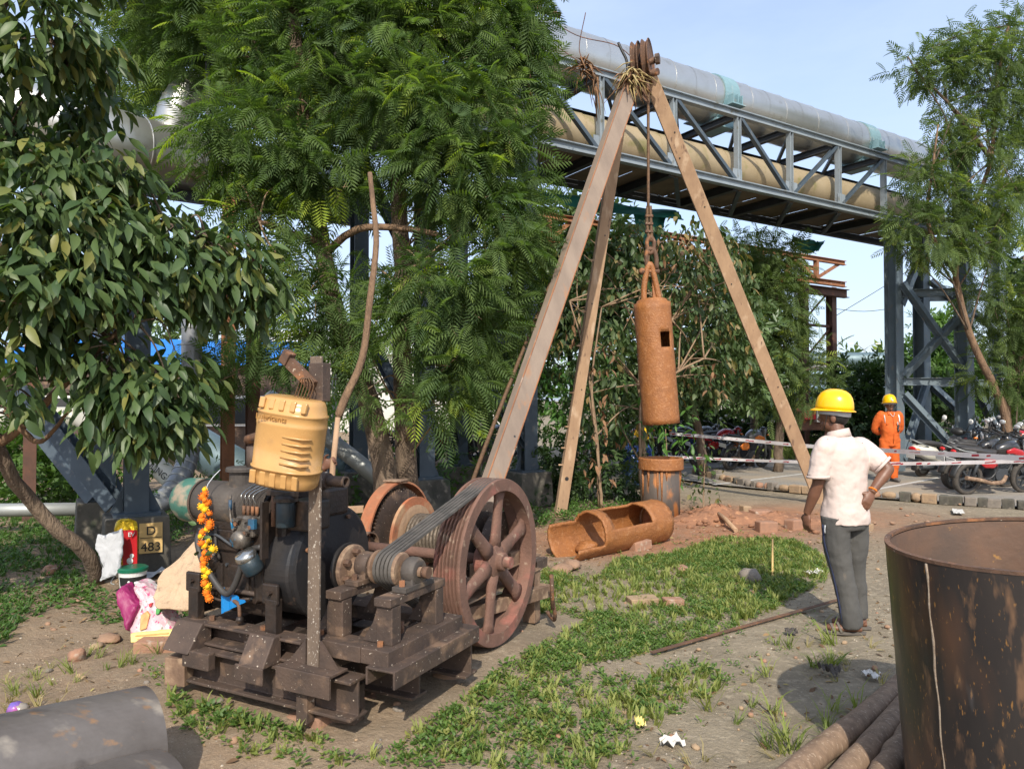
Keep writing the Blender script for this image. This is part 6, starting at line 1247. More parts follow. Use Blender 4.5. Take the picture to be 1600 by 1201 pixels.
def helmet(par, c, f, tilt=0, s=1.0):
    """hard hat: domed shell with three ridges, rim with a longer peak, headband and chin strap"""
    c = Vector(c); f = Vector(f).normalized(); f = (f + V3(0, 0, tilt)).normalized(); r = f.cross(V3(0, 0, 1)).normalized(); u = r.cross(f)
    def P(x, y, z): return c + (r * x + f * y + u * z) * s
    n = 40; prof = [(1.0, 0), (.995, .03), (.97, .06), (.90, .095), (.76, .125), (.55, .146), (.30, .157), (.02, .16)]; vs = []; fs = []
    for k, z in prof:
        for j in range(n):
            a = 2 * PI * j / n; x, y = .118 * k * math.cos(a), .142 * k * math.sin(a) - .004; bump_ = 0
            if z > .05: bump_ = .007 * math.exp(-(x / .012) ** 2) + .0045 * (math.exp(-((x - .045) / .010) ** 2) + math.exp(-((x + .045) / .010) ** 2))
            vs.append(P(x, y, z + bump_))
    for i in range(len(prof) - 1):
        for j in range(n): q = (j + 1) % n; fs.append((i * n + j, i * n + q, (i + 1) * n + q, (i + 1) * n + j))
    fs.append(tuple((len(prof) - 1) * n + j for j in range(n))); h = MB().add(vs, fs, True).build('helmet', M['helmet'], par); md = h.modifiers.new('shell', 'SOLIDIFY'); md.thickness = .003
    vs = []; fs = []
    for k in (0, 1, 2):
        for j in range(n):
            a = 2 * PI * j / n; e = .009 + (.030 if math.sin(a) > 0 else .004) * max(0, math.sin(a)) ** 2 + (.006 if math.sin(a) < 0 else 0); rr_ = (0, .7, 1)[k]
            vs.append(P((.118 + e * rr_) * math.cos(a), (.142 + e * rr_) * math.sin(a) - .004, .004 - .010 * rr_ - .010 * rr_ * max(0, math.sin(a))))
    for i in range(2):
        for j in range(n): q = (j + 1) % n; fs.append((i * n + j, i * n + q, (i + 1) * n + q, (i + 1) * n + j))
    b = MB().add(vs, fs, True).build('helmet_brim', M['helmet'], h); md = b.modifiers.new('shell', 'SOLIDIFY'); md.thickness = .005
    hb = MB(); vs = []
    for j in range(n): a = 2 * PI * j / n; vs += [P(.098 * math.cos(a), .118 * math.sin(a) - .006, -.004), P(.096 * math.cos(a), .116 * math.sin(a) - .006, -.036 - .012 * max(0, -math.sin(a)))]
    hb.add(vs, [(2 * j, (2 * j + 2) % (2 * n), (2 * j + 3) % (2 * n), 2 * j + 1) for j in range(n)], True); o = hb.build('helmet_headband', M['sack'], h); md = o.modifiers.new('shell', 'SOLIDIFY'); md.thickness = .004
    for k in (-1, 1): MB().tube(bez([P(.095 * k, .02, .0), P(.082 * k, .035, -.10), P(.02 * k, .06, -.165)], 8), .0045, 6, flat=.5).build('chin_strap', M['black'], h)
    return h
def torso_ring(z, rx, ry, c, yaw, n=28):
    cs, sn = math.cos(yaw), math.sin(yaw); out = []
    for j in range(n):
        a = 2 * PI * j / n; x, y = rx * math.copysign(abs(math.cos(a)) ** .85, math.cos(a)), ry * math.copysign(abs(math.sin(a)) ** .85, math.sin(a)); out.append(V3(c[0] + x * cs - y * sn, c[1] + x * sn + y * cs, z))
    return out
def rawbody(J, yaw, s=1):
    mb = MB(); T = J['torso']
    mb.loft([torso_ring(z, rx, ry, (cx, cy), yaw) for z, rx, ry, cx, cy in T])
    seg(mb, [J['neck'], J['neck'] * .4 + J['head'] * .6], [.058, .054]); head(mb, J['head'], J['face'])
    for k in 'LR':
        sh_, el, wr = J['sh' + k], J['el' + k], J['wr' + k]
        mb.ell(sh_, .062); seg(mb, [sh_, (sh_ + el) / 2 + V3(0, 0, .0), el], [.055, .052, .041]); mb.ell(el, .041); seg(mb, [el, el.lerp(wr, .35), wr], [.041, .043, .027])
        hp, kn, an = J['hp' + k], J['kn' + k], J['an' + k]; seg(mb, [hp, (hp + kn) / 2, kn], [.088, .078, .056]); mb.ell(kn, .057); seg(mb, [kn, kn.lerp(an, .35), an], [.056, .058, .038])
        to = J['to' + k]; f = to - an; f.z = 0; f.normalize(); seg(mb, [an + V3(0, 0, .0), an - f * .03 - V3(0, 0, an.z - .045)], [.04, .04]); base = V3(an.x, an.y, .04)
        mb.tube([base - f * .06, base, base + f * .09, base + f * .155, base + f * .18], [.03, .036, .042, .038, .02], 12, flat=.72)
    return mb
# --- worker with his back to the camera
def near_worker():
    p0 = G(1322, 988); t = empty('person', 'worker seen from behind in dirty white polo and yellow helmet, hand on hip', 'person', p0)
    yaw = math.radians(26); X = lambda x, y, z: V3(x, y, z)
    J = dict(head=X(-.055, .045, 1.585), face=V3(-.80, .60, -.05), neck=X(-.04, .01, 1.43), shL=X(-.165, -.065, 1.375), shR=X(.165, .085, 1.36), elL=X(-.215, -.04, 1.085), wrL=X(-.268, .03, .865), elR=X(.30, -.045, 1.20), wrR=X(.155, -.085, 1.035),
             hpL=X(-.085, -.04, .88), hpR=X(.085, .045, .88), knL=X(-.035, -.015, .48), knR=X(.10, .07, .48), anL=X(.035, -.03, .085), anR=X(.135, .10, .085), toL=X(-.17, .02, 0), toR=X(-.05, .17, 0),
             torso=[(.80, .15, .10, 0, 0), (.92, .155, .11, 0, 0), (1.05, .145, .10, 0, 0), (1.2, .165, .105, 0, .01), (1.33, .17, .10, -.01, .01), (1.40, .13, .075, -.02, .01), (1.45, .06, .055, -.035, .01)])
    mb = rawbody(J, yaw)
    hand(mb, J['wrL'], (-.03, .03, -1), (.75, .6, 0), (-.35, .9, .1), .75, .98); hand(mb, J['wrR'], (-.34, -.12, -.62), (-.5, .8, 0), (-.3, .05, .6), .55, .98)
    b = remesh(mb.build('body', M['skin'], t), .0058, 2)
    sh = MB(); R_ = lambda z, rx, ry, cx=0, cy=0: torso_ring(z, rx, ry, (cx, cy), yaw)
    sh.loft([R_(.795, .185, .138), R_(.83, .186, .138), R_(.90, .180, .134), R_(1.0, .172, .125), R_(1.08, .172, .122), R_(1.18, .184, .126, 0, .005), R_(1.28, .196, .128, -.002, .01), R_(1.35, .190, .118, -.006, .01), R_(1.40, .150, .098, -.016, .01), R_(1.435, .095, .078, -.03, .01), R_(1.455, .072, .07, -.036, .012)])
    seg(sh, [X(-.11, -.04, 1.365), J['shL'] + V3(-.012, -.005, -.03), X(-.218, -.06, 1.14)], [.075, .080, .078]); seg(sh, [X(.11, .06, 1.355), J['shR'] + V3(.012, -.005, -.02), X(.272, -.01, 1.225)], [.075, .078, .076])
    s = remesh(sh.build('polo_shirt', M['shirt'], t), .010, 3, .030, FOLD2); d2 = s.modifiers.new('creases', 'DISPLACE'); d2.texture = FOLD3; d2.strength = .008
    mbc = MB()
    for k, (r_, z) in enumerate(((.070, 1.445), (.074, 1.462), (.070, 1.480))): pass
    n = 28; vs = []
    for z, r_ in ((1.425, .088), (1.462, .076), (1.482, .070)):
        for j in range(n): a = 2 * PI * j / n; vs.append(V3(-.038 + r_ * 1.05 * math.cos(a), .012 + r_ * math.sin(a), z - .018 * math.cos(a - math.atan2(.6, -.8))))
    mbc.add(vs, [(i * n + j, i * n + (j + 1) % n, (i + 1) * n + (j + 1) % n, (i + 1) * n + j) for i in range(2) for j in range(n)], True); o = mbc.build('shirt_collar', M['shirt'], s); md = o.modifiers.new('cloth', 'SOLIDIFY'); md.thickness = .006
    MB().lathe([(.078, -.006), (.084, -.004), (.084, .012), (.078, .014)], X(-.218, -.060, 1.142), X(-.04, .02, 1), 24, smooth=True).build('sleeve_hem', M['shirt'], s); MB().lathe([(.076, -.006), (.082, -.004), (.082, .012), (.076, .014)], X(.272, -.010, 1.228), X(.8, -.45, -.75), 24, smooth=True).build('sleeve_hem', M['shirt'], s)
    tr = MB(); tr.loft([R_(.98, .160, .115), R_(.90, .168, .128), R_(.80, .168, .130), R_(.76, .155, .115)])
    seg(tr, [J['hpL'] + V3(0, 0, -.02), X(-.075, -.03, .66), X(-.04, -.02, .46), X(.0, -.03, .26), X(.03, -.035, .055)], [.105, .098, .08, .076, .078]); seg(tr, [J['hpR'] + V3(0, 0, -.02), X(.10, .06, .66), X(.105, .075, .46), X(.12, .09, .26), X(.135, .10, .085)], [.102, .094, .076, .072, .072])
    q = remesh(tr.build('track_trousers', M['trousers'], t), .010, 3, .022, FOLD2); d2 = q.modifiers.new('creases', 'DISPLACE'); d2.texture = FOLD3; d2.strength = .006
    MB().tube(bez([X(-.185, -.055, .80), X(-.175, -.06, .66), X(-.118, -.05, .46), X(-.078, -.055, .26), X(-.045, -.05, .08)], 20), .006, 6, flat=.35).build('side_stripe', M['navy'], q)
    MB().tube(bez([X(-.186, -.095, .80), X(-.188, -.09, .765), X(-.183, -.085, .74)], 5), .005, 5).build('pocket_zip', M['sack'], q)
    for an, f in ((J['anL'], V3(-.98, .2, 0)), (J['anR'], V3(-.93, .36, 0))):
        f = f.normalized(); r_ = V3(-f.y, f.x, 0); c = V3(an.x, an.y, 0) + f * .055; ring = []
        for z in (0, .022): ring.append([c + f * (.148 * math.cos(a)) + r_ * ((.046 + .008 * math.cos(a)) * math.sin(a)) + V3(0, 0, z) for a in [2 * PI * j / 24 for j in range(24)]])
        s_ = MB().loft(ring, smooth=False).build('sandal', M['sandal'], t, .004)
        for k in (.03, .075): MB().tube(bez([c + f * k + r_ * .052 + V3(0, 0, .02), c + f * (k + .02) + V3(0, 0, .088 - k * .25), c + f * k - r_ * .052 + V3(0, 0, .02)], 10), .012, 6, flat=.4).build('sandal_strap', M['sandal'], s_)
    hairdo(t, J['head'], J['face']); helmet(t, J['head'] + V3(.0, .0, .044), J['face'], .12, .95)
    MB().lathe([(.030, -.006), (.034, 0), (.030, .006)], J['wrR'] + V3(.012, .002, .02), V3(.34, .12, .5), 16).build('thread_bracelet', M['orangep'], t)
near_worker()
# --- worker in orange, facing the camera
def orange_worker():
    p0 = G(1391, 753); p0.z = PZ; t = empty('person', 'man in orange coverall and yellow helmet standing with hands behind his back', 'person', p0); X = lambda x, y, z: V3(x, y, z); yaw = .12
    J = dict(head=X(-.005, -.02, 1.59), face=V3(-.12, -1, .04), neck=X(0, 0, 1.43), shL=X(-.20, 0, 1.38), shR=X(.20, .02, 1.38), elL=X(-.275, .09, 1.10), elR=X(.275, .11, 1.10), wrL=X(-.10, .20, .98), wrR=X(.12, .21, .97), hpL=X(-.10, 0, .88), hpR=X(.10, .01, .88), knL=X(-.115, -.01, .48), knR=X(.09, -.01, .48), anL=X(-.12, .02, .09), anR=X(.085, .02, .09), toL=X(-.16, -.2, 0), toR=X(.1, -.2, 0),
             torso=[(.80, .16, .11, 0, 0), (.95, .165, .12, 0, 0), (1.1, .165, .12, 0, 0), (1.25, .175, .115, 0, 0), (1.36, .18, .10, 0, 0), (1.42, .12, .08, 0, 0), (1.46, .06, .06, 0, 0)])
    mb = rawbody(J, yaw); hand(mb, J['wrL'], (1, .1, -.2), (0, 1, 0), (0, 0, 1), .5); hand(mb, J['wrR'], (-1, .1, -.2), (0, 1, 0), (0, 0, 1), .5); remesh(mb.build('body', M['skin'], t), .010, 2)
    cv = MB(); R_ = lambda z, rx, ry, cy=0: torso_ring(z, rx, ry, (0, cy), yaw)
    cv.loft([R_(.74, .17, .13), R_(.85, .19, .15), R_(.95, .185, .15, -.01), R_(1.02, .188, .156, -.02), R_(1.12, .195, .155, -.02), R_(1.25, .205, .14, -.01), R_(1.35, .205, .12), R_(1.40, .16, .10), R_(1.44, .095, .085), R_(1.465, .07, .072)])
    for k, sx in (('L', -1), ('R', 1)):
        seg(cv, [X(.13 * sx, 0, 1.37), J['sh' + k], J['el' + k], J['wr' + k] + (J['el' + k] - J['wr' + k]) * .2], [.075, .085, .07, .056]); seg(cv, [J['hp' + k], (J['hp' + k] + J['kn' + k]) / 2, J['kn' + k], J['kn' + k].lerp(J['an' + k], .5), J['an' + k] + V3(0, 0, -.02)], [.115, .108, .092, .086, .082])
    c = remesh(cv.build('coverall', M['orange'], t), .013, 3, .035, FOLD2)
    MB().tube([X(0, -.145, .80), X(.004, -.176, 1.02), X(.008, -.165, 1.2), X(.005, -.13, 1.36)], .006, 5).build('zip_flap', M['orange'], c)
    for sx in (-1, 1):
        MB().box((.095 * sx, -.150, 1.20), (.105, .016, .012), Euler((.1, 0, -.25 * sx)).to_matrix()).build('pocket_flap', M['orange'], c); MB().tube(bez([X(.145 * sx, -.125, 1.22), X(.150 * sx, -.095, 1.36), X(.135 * sx, -.02, 1.435), X(.13 * sx, .05, 1.42)], 10), .016, 6, flat=.3).build('reflective_strap', M['reflect'], c)
        MB().add([X(0, -.085, 1.44), X(.075 * sx, -.075, 1.455), X(.085 * sx, -.115, 1.40), X(.02 * sx, -.125, 1.385)], [(0, 1, 2, 3)]).build('collar_flap', M['orange'], c).modifiers.new('cloth', 'SOLIDIFY').thickness = .006
        MB().tube([X(.03 * sx, -.168, 1.03), X(.11 * sx, -.155, 1.03), X(.18 * sx, -.07, 1.03)], .008, 5, flat=.5).build('waist_seam', M['orange'], c)
    MB().box((.085, -.178, 1.14), (.035, .03, .085), Euler((0, .3, 0)).to_matrix()).build('radio', M['black'], t, .006); MB().box((.075, -.178, 1.215), (.02, .02, .06)).build('radio_clip', M['reflect'], t, .004); MB().ell((.09, -.18, 1.07), (.024, .018, .03)).build('key_bunch', M['black'], t)
    MB().tube(bez([X(-.05, -.10, 1.44), X(-.02, -.14, 1.37), X(.0, -.145, 1.36), X(.03, -.135, 1.39), X(.05, -.10, 1.44)], 12), .006, 5).build('lanyard', M['reflect'], t)
    for k in 'LR':
        an, to = J['an' + k], J['to' + k]; f = (V3(to.x, to.y, 0) - V3(an.x, an.y, 0)).normalized(); b_ = V3(an.x, an.y, .045); MB().tube([b_ - f * .09, b_ - f * .02, b_ + f * .1, b_ + f * .18, b_ + f * .215], [.036, .05, .052, .046, .022], 12, flat=.8).build('shoe', M['shoe'], t)
    face_bits(t, J['head'], J['face']); hairdo(t, J['head'], J['face'], .98); h = helmet(t, J['head'] + V3(0, .005, .05), J['face'], .08, 1.12)
    MB().ell(J['head'] + V3(-.015, -.150, .098), (.024, .008, .022)).build('helmet_badge', M['reflect'], h)
orange_worker()
# --- helper half hidden behind the can, one hand on a stick
def helper():
    p0 = V3(*wx(452, 5.75), 0); t = empty('person', 'person hidden behind the yellow can with one hand gripping a wooden stick', 'person', p0); X = lambda x, y, z: V3(x, y, z); k_ = W(512, 722, 5.6) - p0
    J = dict(head=X(0, 0, 1.49), face=V3(.5, -1, -.2), neck=X(0, 0, 1.35), shL=X(-.17, 0, 1.30), shR=X(.17, .02, 1.30), elL=X(-.23, .0, 1.03), elR=X(.25, -.03, 1.05), wrL=X(-.2, -.12, .85), wrR=Vector((k_.x - .03, k_.y, k_.z - .03)), hpL=X(-.09, 0, .83), hpR=X(.09, 0, .83), knL=X(-.1, -.01, .45), knR=X(.1, -.01, .45), anL=X(-.1, .02, .09), anR=X(.1, .02, .09), toL=X(-.1, -.2, 0), toR=X(.12, -.2, 0),
             torso=[(.76, .15, .11, 0, 0), (.9, .155, .11, 0, 0), (1.05, .155, .11, 0, 0), (1.18, .165, .105, 0, 0), (1.29, .16, .095, 0, 0), (1.34, .11, .08, 0, 0), (1.38, .06, .06, 0, 0)])
    mb = rawbody(J, 0); hand(mb, J['wrR'], (.75, -.1, .35), (.3, -.9, 0), (-.2, 0, 1), 1.25, 1.0); hand(mb, J['wrL'], (0, -.2, -1), (1, 0, 0), (0, -1, 0), .5); remesh(mb.build('body', M['skin'], t), .0095, 2)
    cv = MB(); R_ = lambda z, rx, ry: torso_ring(z, rx, ry, (0, 0), 0); cv.loft([R_(.78, .17, .13), R_(.95, .17, .13), R_(1.1, .175, .13), R_(1.22, .185, .12), R_(1.30, .17, .11), R_(1.35, .1, .085), R_(1.38, .07, .07)])
    for k in 'LR': seg(cv, [J['sh' + k] * .7 + V3(0, 0, .3 * 1.3), J['sh' + k], J['el' + k], J['wr' + k].lerp(J['el' + k], .15)], [.07, .075, .06, .046])
    s = remesh(cv.build('work_shirt', M['checks'], t), .013, 3, .03, FOLD)
    vs = MB(); vs.loft([R_(.84, .185, .145), R_(1.0, .184, .144), R_(1.16, .19, .14), R_(1.22, .18, .13)], caps=False); vs.build('safety_vest', M['orange'], t)
    tr = MB(); tr.loft([R_(.92, .16, .12), R_(.75, .16, .125)]); 
    for k in 'LR': seg(tr, [J['hp' + k], J['kn' + k], J['an' + k]], [.1, .08, .07])
    remesh(tr.build('trousers', M['trousers'], t), .014, 3, .02, FOLD); hairdo(t, J['head'], J['face'])
    for k in 'LR':
        an = J['an' + k]; b_ = V3(an.x, an.y, .045); MB().tube([b_ + V3(0, .09, 0), b_, b_ + V3(0, -.12, 0), b_ + V3(0, -.2, 0)], [.036, .05, .05, .025], 10, flat=.8).build('shoe', M['shoe'], t)
    o = MB().tube([W(528, 652, 5.62), W(521, 720, 5.57), W(513, 815, 5.55), G(508, 980)], [.020, .022, .023, .023], 9).build('wooden_stick', M['stick']); tag(o, 'peeled wooden stick held upright behind the yellow can', 'stick')
helper()
def croucher():
    p0 = V3(*wx(984, 14.2), 0); t = empty('person', 'person in blue jeans crouching behind the shrub stems', 'person', p0, .35); X = lambda x, y, z: V3(x, y, z)
    J = dict(head=X(.02, -.42, 1.0), face=V3(0, -.7, -.5), neck=X(0, -.28, .93), shL=X(-.17, -.22, .88), shR=X(.17, -.22, .88), elL=X(-.22, -.42, .68), elR=X(.22, -.42, .68), wrL=X(-.1, -.55, .52), wrR=X(.1, -.55, .52), hpL=X(-.09, .05, .40), hpR=X(.09, .05, .40), knL=X(-.14, -.32, .52), knR=X(.14, -.32, .52), anL=X(-.12, -.02, .09), anR=X(.12, -.02, .09), toL=X(-.14, -.25, 0), toR=X(.14, -.25, 0),
             torso=[(.34, .15, .13, 0, .06), (.48, .16, .12, 0, .02), (.6, .16, .11, 0, -.06), (.75, .165, .11, 0, -.15), (.87, .16, .10, 0, -.22), (.93, .1, .08, 0, -.26)])
    mb = rawbody(J, 0); hand(mb, J['wrL'], (.2, -1, -.3), (1, 0, 0), (0, 0, 1), .6); hand(mb, J['wrR'], (-.2, -1, -.3), (-1, 0, 0), (0, 0, 1), .6); remesh(mb.build('body', M['skindark'], t), .014, 2)
    cv = MB(); cv.loft([torso_ring(z, rx + .025, ry + .025, (cx, cy), 0) for z, rx, ry, cx, cy in J['torso']])
    for k in 'LR': seg(cv, [J['sh' + k], J['el' + k], J['wr' + k].lerp(J['el' + k], .2)], [.07, .06, .05])
    remesh(cv.build('shirt', M['bluep'], t), .015, 3); tr = MB(); tr.ell((0, .06, .40), (.18, .15, .15))
    for k in 'LR': seg(tr, [J['hp' + k], J['kn' + k]], [.11, .09]); seg(tr, [J['kn' + k], J['an' + k]], [.085, .07])
    remesh(tr.build('jeans', M['jeans'], t), .015, 3, .02, FOLD); helmet(t, J['head'] + V3(0, .02, .05), V3(0, -.8, -.3), 0)
    for k in 'LR': an = J['an' + k]; b_ = V3(an.x, an.y, .045); MB().tube([b_ + V3(0, .09, 0), b_, b_ + V3(0, -.12, 0), b_ + V3(0, -.2, 0)], [.036, .05, .05, .025], 10, flat=.8).build('shoe', M['black'], t)
croucher()

# ------------------------------------------------------------------ motorcycles
def motorbike(label, paint, accent=None, seatm='seatm', dirty='tyre'):
    t = empty('motorcycle', label, 'motorcycle', (0, 0, 0), 0, 'motorcycles parked in the car park'); P = M[paint]; A_ = M[accent or paint]
    for x in (0, 1.28):
        w = bpy.data.objects.new('wheel', None); COL.objects.link(w); w.parent = t; w.location = (x, 0, .305); wd_ = .055 if x == 0 else .045
        MB().lathe([(.235, -wd_ * .8), (.275, -wd_), (.30, -wd_ * .6), (.307, 0), (.30, wd_ * .6), (.275, wd_), (.235, wd_ * .8)], (0, 0, 0), VY, 32, smooth=True).build('tyre', M['tyre'], w)
        MB().lathe([(.20, -.035), (.24, -.045), (.24, .045), (.20, .035)], (0, 0, 0), VY, 32, closed=True).build('rim', M['black'], w)
        hub = MB(); hub.cyl((0, -.06, 0), (0, .06, 0), .05, 14)
        for k in range(6): a = k * PI / 3; hub.beam((.03 * math.cos(a), 0, .03 * math.sin(a)), (.215 * math.cos(a + .2), 0, .215 * math.sin(a + .2)), rect(.03, .03), VY)
        hub.build('hub_spokes', M['steeldark'], w); MB().lathe([(.10, 0), (.115, 0), (.115, .006), (.10, .006)], (0, .065, 0), VY, 20, closed=True).build('brake_disc', M['bgpipe'], w)
    fr = MB(); 
    for s in (-1, 1): fr.tube(bez([(-.02, .09 * s, .31), (.42, .11 * s, .33), (.50, .10 * s, .62), (.05, .10 * s, .70)], 14), .02, 7)
    fr.tube([(1.06, 0, .92), (.5, 0, .72)], .03, 8); fr.tube(bez([(1.05, 0, .84), (.86, 0, .40), (.5, 0, .30)], 10), .022, 8); fr.build('frame', M['black'], t)
    e = MB(); e.box((.62, 0, .38), (.30, .22, .20)); e.box((.70, 0, .55), (.15, .15, .20), Euler((0, .25, 0)).to_matrix()); [e.box((.70 + .02 * k * .3, 0, .49 + .028 * k), (.19, .19, .008), Euler((0, .25, 0)).to_matrix()) for k in range(6)]; e.cyl((.58, -.14, .37), (.58, .14, .37), .10, 18); e.build('engine', M['steeldark'], t, .006)
    ring = lambda x, z, w, h, k=16: [V3(x, w * math.copysign(abs(math.cos(2 * PI * j / k)) ** .8, math.cos(2 * PI * j / k)), z + h * math.copysign(abs(math.sin(2 * PI * j / k)) ** .8, math.sin(2 * PI * j / k))) for j in range(k)]
    MB().loft([ring(.50, .80, .05, .05), ring(.56, .82, .10, .09), ring(.70, .86, .14, .125), ring(.86, .87, .145, .125), ring(.98, .84, .11, .10), ring(1.03, .82, .05, .06)]).build('fuel_tank', P, t)
    for s in (-1, 1): MB().loft([ring(.66, .80, .02, .03), ring(.8, .82, .025, .06), ring(1.0, .76, .025, .07), ring(1.08, .72, .012, .03)]).build('tank_shroud', A_, t).location = (0, .135 * s, 0)
    MB().loft([ring(-.24, .86, .07, .02), ring(-.12, .845, .11, .045), ring(.1, .82, .125, .05), ring(.3, .78, .125, .05), ring(.46, .77, .10, .05), ring(.55, .80, .05, .04)]).build('seat', M[seatm], t)
    MB().loft([ring(-.36, .83, .04, .03), ring(-.22, .79, .09, .06), ring(.05, .745, .115, .055), ring(.28, .69, .10, .05), ring(.36, .68, .04, .03)]).build('tail_fairing', P, t)
    for s in (-1, 1): MB().loft([ring(.14, .60, .012, .02), ring(.24, .60, .02, .09), ring(.42, .60, .02, .10), ring(.50, .58, .01, .04)]).build('side_panel', A_, t).location = (0, .12 * s, 0); MB().tube([(.0, .10 * s, .33), (.10, .115 * s, .66)], .028, 8).build('shock_absorber', M['steeldark'], t); MB().tube([(1.27, .085 * s, .31), (1.07, .085 * s, .96)], [.026, .022], 8).build('fork_leg', M['bgpipe'], t)
    MB().tube(bez([(.70, -.14, .36), (.60, -.17, .26), (.35, -.17, .25), (.15, -.17, .30), (-.22, -.19, .36)], 16), [.022] * 9 + [.045] * 8 if False else .036, 10).build('exhaust', M['rustdust'], t)
    def fender(a0, a1, cx, rr_, w): return MB().lathe([(rr_, -w), (rr_ + .02, -w * .5), (rr_ + .024, 0), (rr_ + .02, w * .5), (rr_, w)], (cx, 0, .305), VY, 16, a0=a0, a1=a1, smooth=True, up=(0, 0, 1))
    f = fender(math.radians(25), math.radians(135), 1.28, .33, .06).build('front_fender', P, t); f.modifiers.new('sheet', 'SOLIDIFY').thickness = .006
    f = fender(math.radians(55), math.radians(175), 0, .34, .07).build('rear_fender', M['black'], t); f.modifiers.new('sheet', 'SOLIDIFY').thickness = .006
    hb = MB().tube(bez([(.98, -.36, 1.06), (1.02, -.2, 1.07), (1.06, 0, 1.02), (1.02, .2, 1.07), (.98, .36, 1.06)], 16), .013, 7).build('handlebar', M['black'], t)
    for s in (-1, 1): MB().cyl((.965, .38 * s, 1.06), (.985, .26 * s, 1.065), .02, 8).build('grip', M['rubber'], hb); MB().tube([(1.0, .24 * s, 1.07), (.99, .30 * s, 1.24)], .007, 5).build('mirror_stem', M['black'], hb); MB().ell((.985, .32 * s, 1.26), (.018, .065, .042)).build('mirror', M['lampglass'], hb); MB().ell((1.13, .16 * s, .88), (.05, .03, .025)).build('indicator', M['orangep'], t)
    MB().ell((1.13, 0, .95), (.08, .10, .10)).build('headlight_shell', P, t); MB().lathe([(0, .03), (.06, .02), (.085, 0)], (1.185, 0, .95), UX, 18).build('headlight', M['lampglass'], t)
    MB().ell((-.37, 0, .80), (.03, .06, .035)).build('tail_light', M['lens'], t); MB().box((-.40, 0, .63), (.012, .20, .10), Euler((0, -.25, 0)).to_matrix()).build('number_plate', M['white'], t)
    MB().tube([(.45, .1, .28), (.40, .24, .01)], .012, 6).build('side_stand', M['black'], t); MB().tube([(.35, -.2, .30), (.35, .2, .30)], .014, 6).build('foot_rest', M['rubber'], t)
    MB().tube(bez([(.0, -.12, .80), (-.25, -.12, .83), (-.36, 0, .87), (-.25, .12, .83), (.0, .12, .80)], 14), .012, 6).build('grab_rail', M['bgpipe'], t)
    return t
protos = {'red': motorbike('black and red commuter motorcycle nearest the tape at right', 'blackp', 'redp'), 'black': motorbike('x', 'blackp', 'blackp'), 'orange': motorbike('x', 'greyp', 'orangep'), 'blue': motorbike('x', 'blackp', 'bluep'), 'redb': motorbike('x', 'redp', 'redp')}
index_kids(); used = set()
def park(kind, px, Y, ang, lean, label, dx=0):
    p = protos[kind]
    if kind in used: o = copy_tree(p)
    else: o = p; used.add(kind)
    o.location = (wx(px, Y)[0] + dx, Y, PZ - .003); o.rotation_euler = (math.radians(lean), 0, math.radians(ang)); o['label'] = label; return o
park('red', 1506, 13.3, 14, 9, 'black and red commuter motorcycle nearest the tape at the right edge')
park('black', 1487, 14.1, 16, 9, 'all black motorcycle parked just behind the red and black one')
park('blue', 1498, 14.9, 17, 8, 'black motorcycle with blue shrouds, third from the tape at right')
park('black', 1505, 15.7, 17, 8, 'all black motorcycle between the blue one and the cream scooter')
park('orange', 1520, 17.3, 18, 8, 'grey motorcycle with orange shrouds deep in the right hand row')
park('redb', 1560, 18.3, 20, 8, 'red motorcycle deepest in the right hand row by the trestle')
for k, (kind, px, Y, l) in enumerate((('black', 1640, 14.6, 'black motorcycle facing left nearest the right frame edge'), ('black', 1632, 15.5, 'black motorcycle facing left, second from the right frame edge'), ('black', 1610, 16.4, 'black motorcycle half cut by the right frame edge'), ('black', 1592, 17.1, 'black motorcycle among the handlebars before the leaning tree'), ('blue', 1600, 17.8, 'blue shrouded motorcycle at the right edge under the forked tree'), ('red', 1585, 18.8, 'black and red motorcycle just before the forked tree trunk'), ('black', 1565, 19.8, 'black motorcycle at the back of the row beside the right trestle'))): park(kind, px, Y, 160, -8, l)
park('redb', 1090, 18.6, 24, 10, 'red motorcycle at the left of the middle pair by the tape'); park('orange', 1139, 18.0, 36, 10, 'grey motorcycle with orange shrouds leaning in the middle by the tape')
park('blue', 1062, 20.4, 24, 10, 'black and blue motorcycle half hidden by the yellow green sapling'); park('black', 1115, 20.2, 150, -8, 'black motorcycle behind the red and orange pair')
park('black', 640, 19.5, 30, 8, 'black motorcycle seen between the two tree trunks'); park('red', 675, 20.2, 30, 8, 'black and red motorcycle seen past the middle trestle column'); park('blue', 705, 20.8, 30, 8, 'blue shrouded motorcycle under the trestle bracing'); park('black', 610, 20.5, 30, 8, 'black motorcycle left of the trunks beyond the trestle'); park('orange', 740, 21.5, 30, 8, 'orange shrouded motorcycle behind the right plinth'); park('black', 925, 19.5, 30, 8, 'black motorcycle behind the middle tripod leg'); park('redb', 962, 20.5, 30, 8, 'red motorcycle behind the shrub stems')
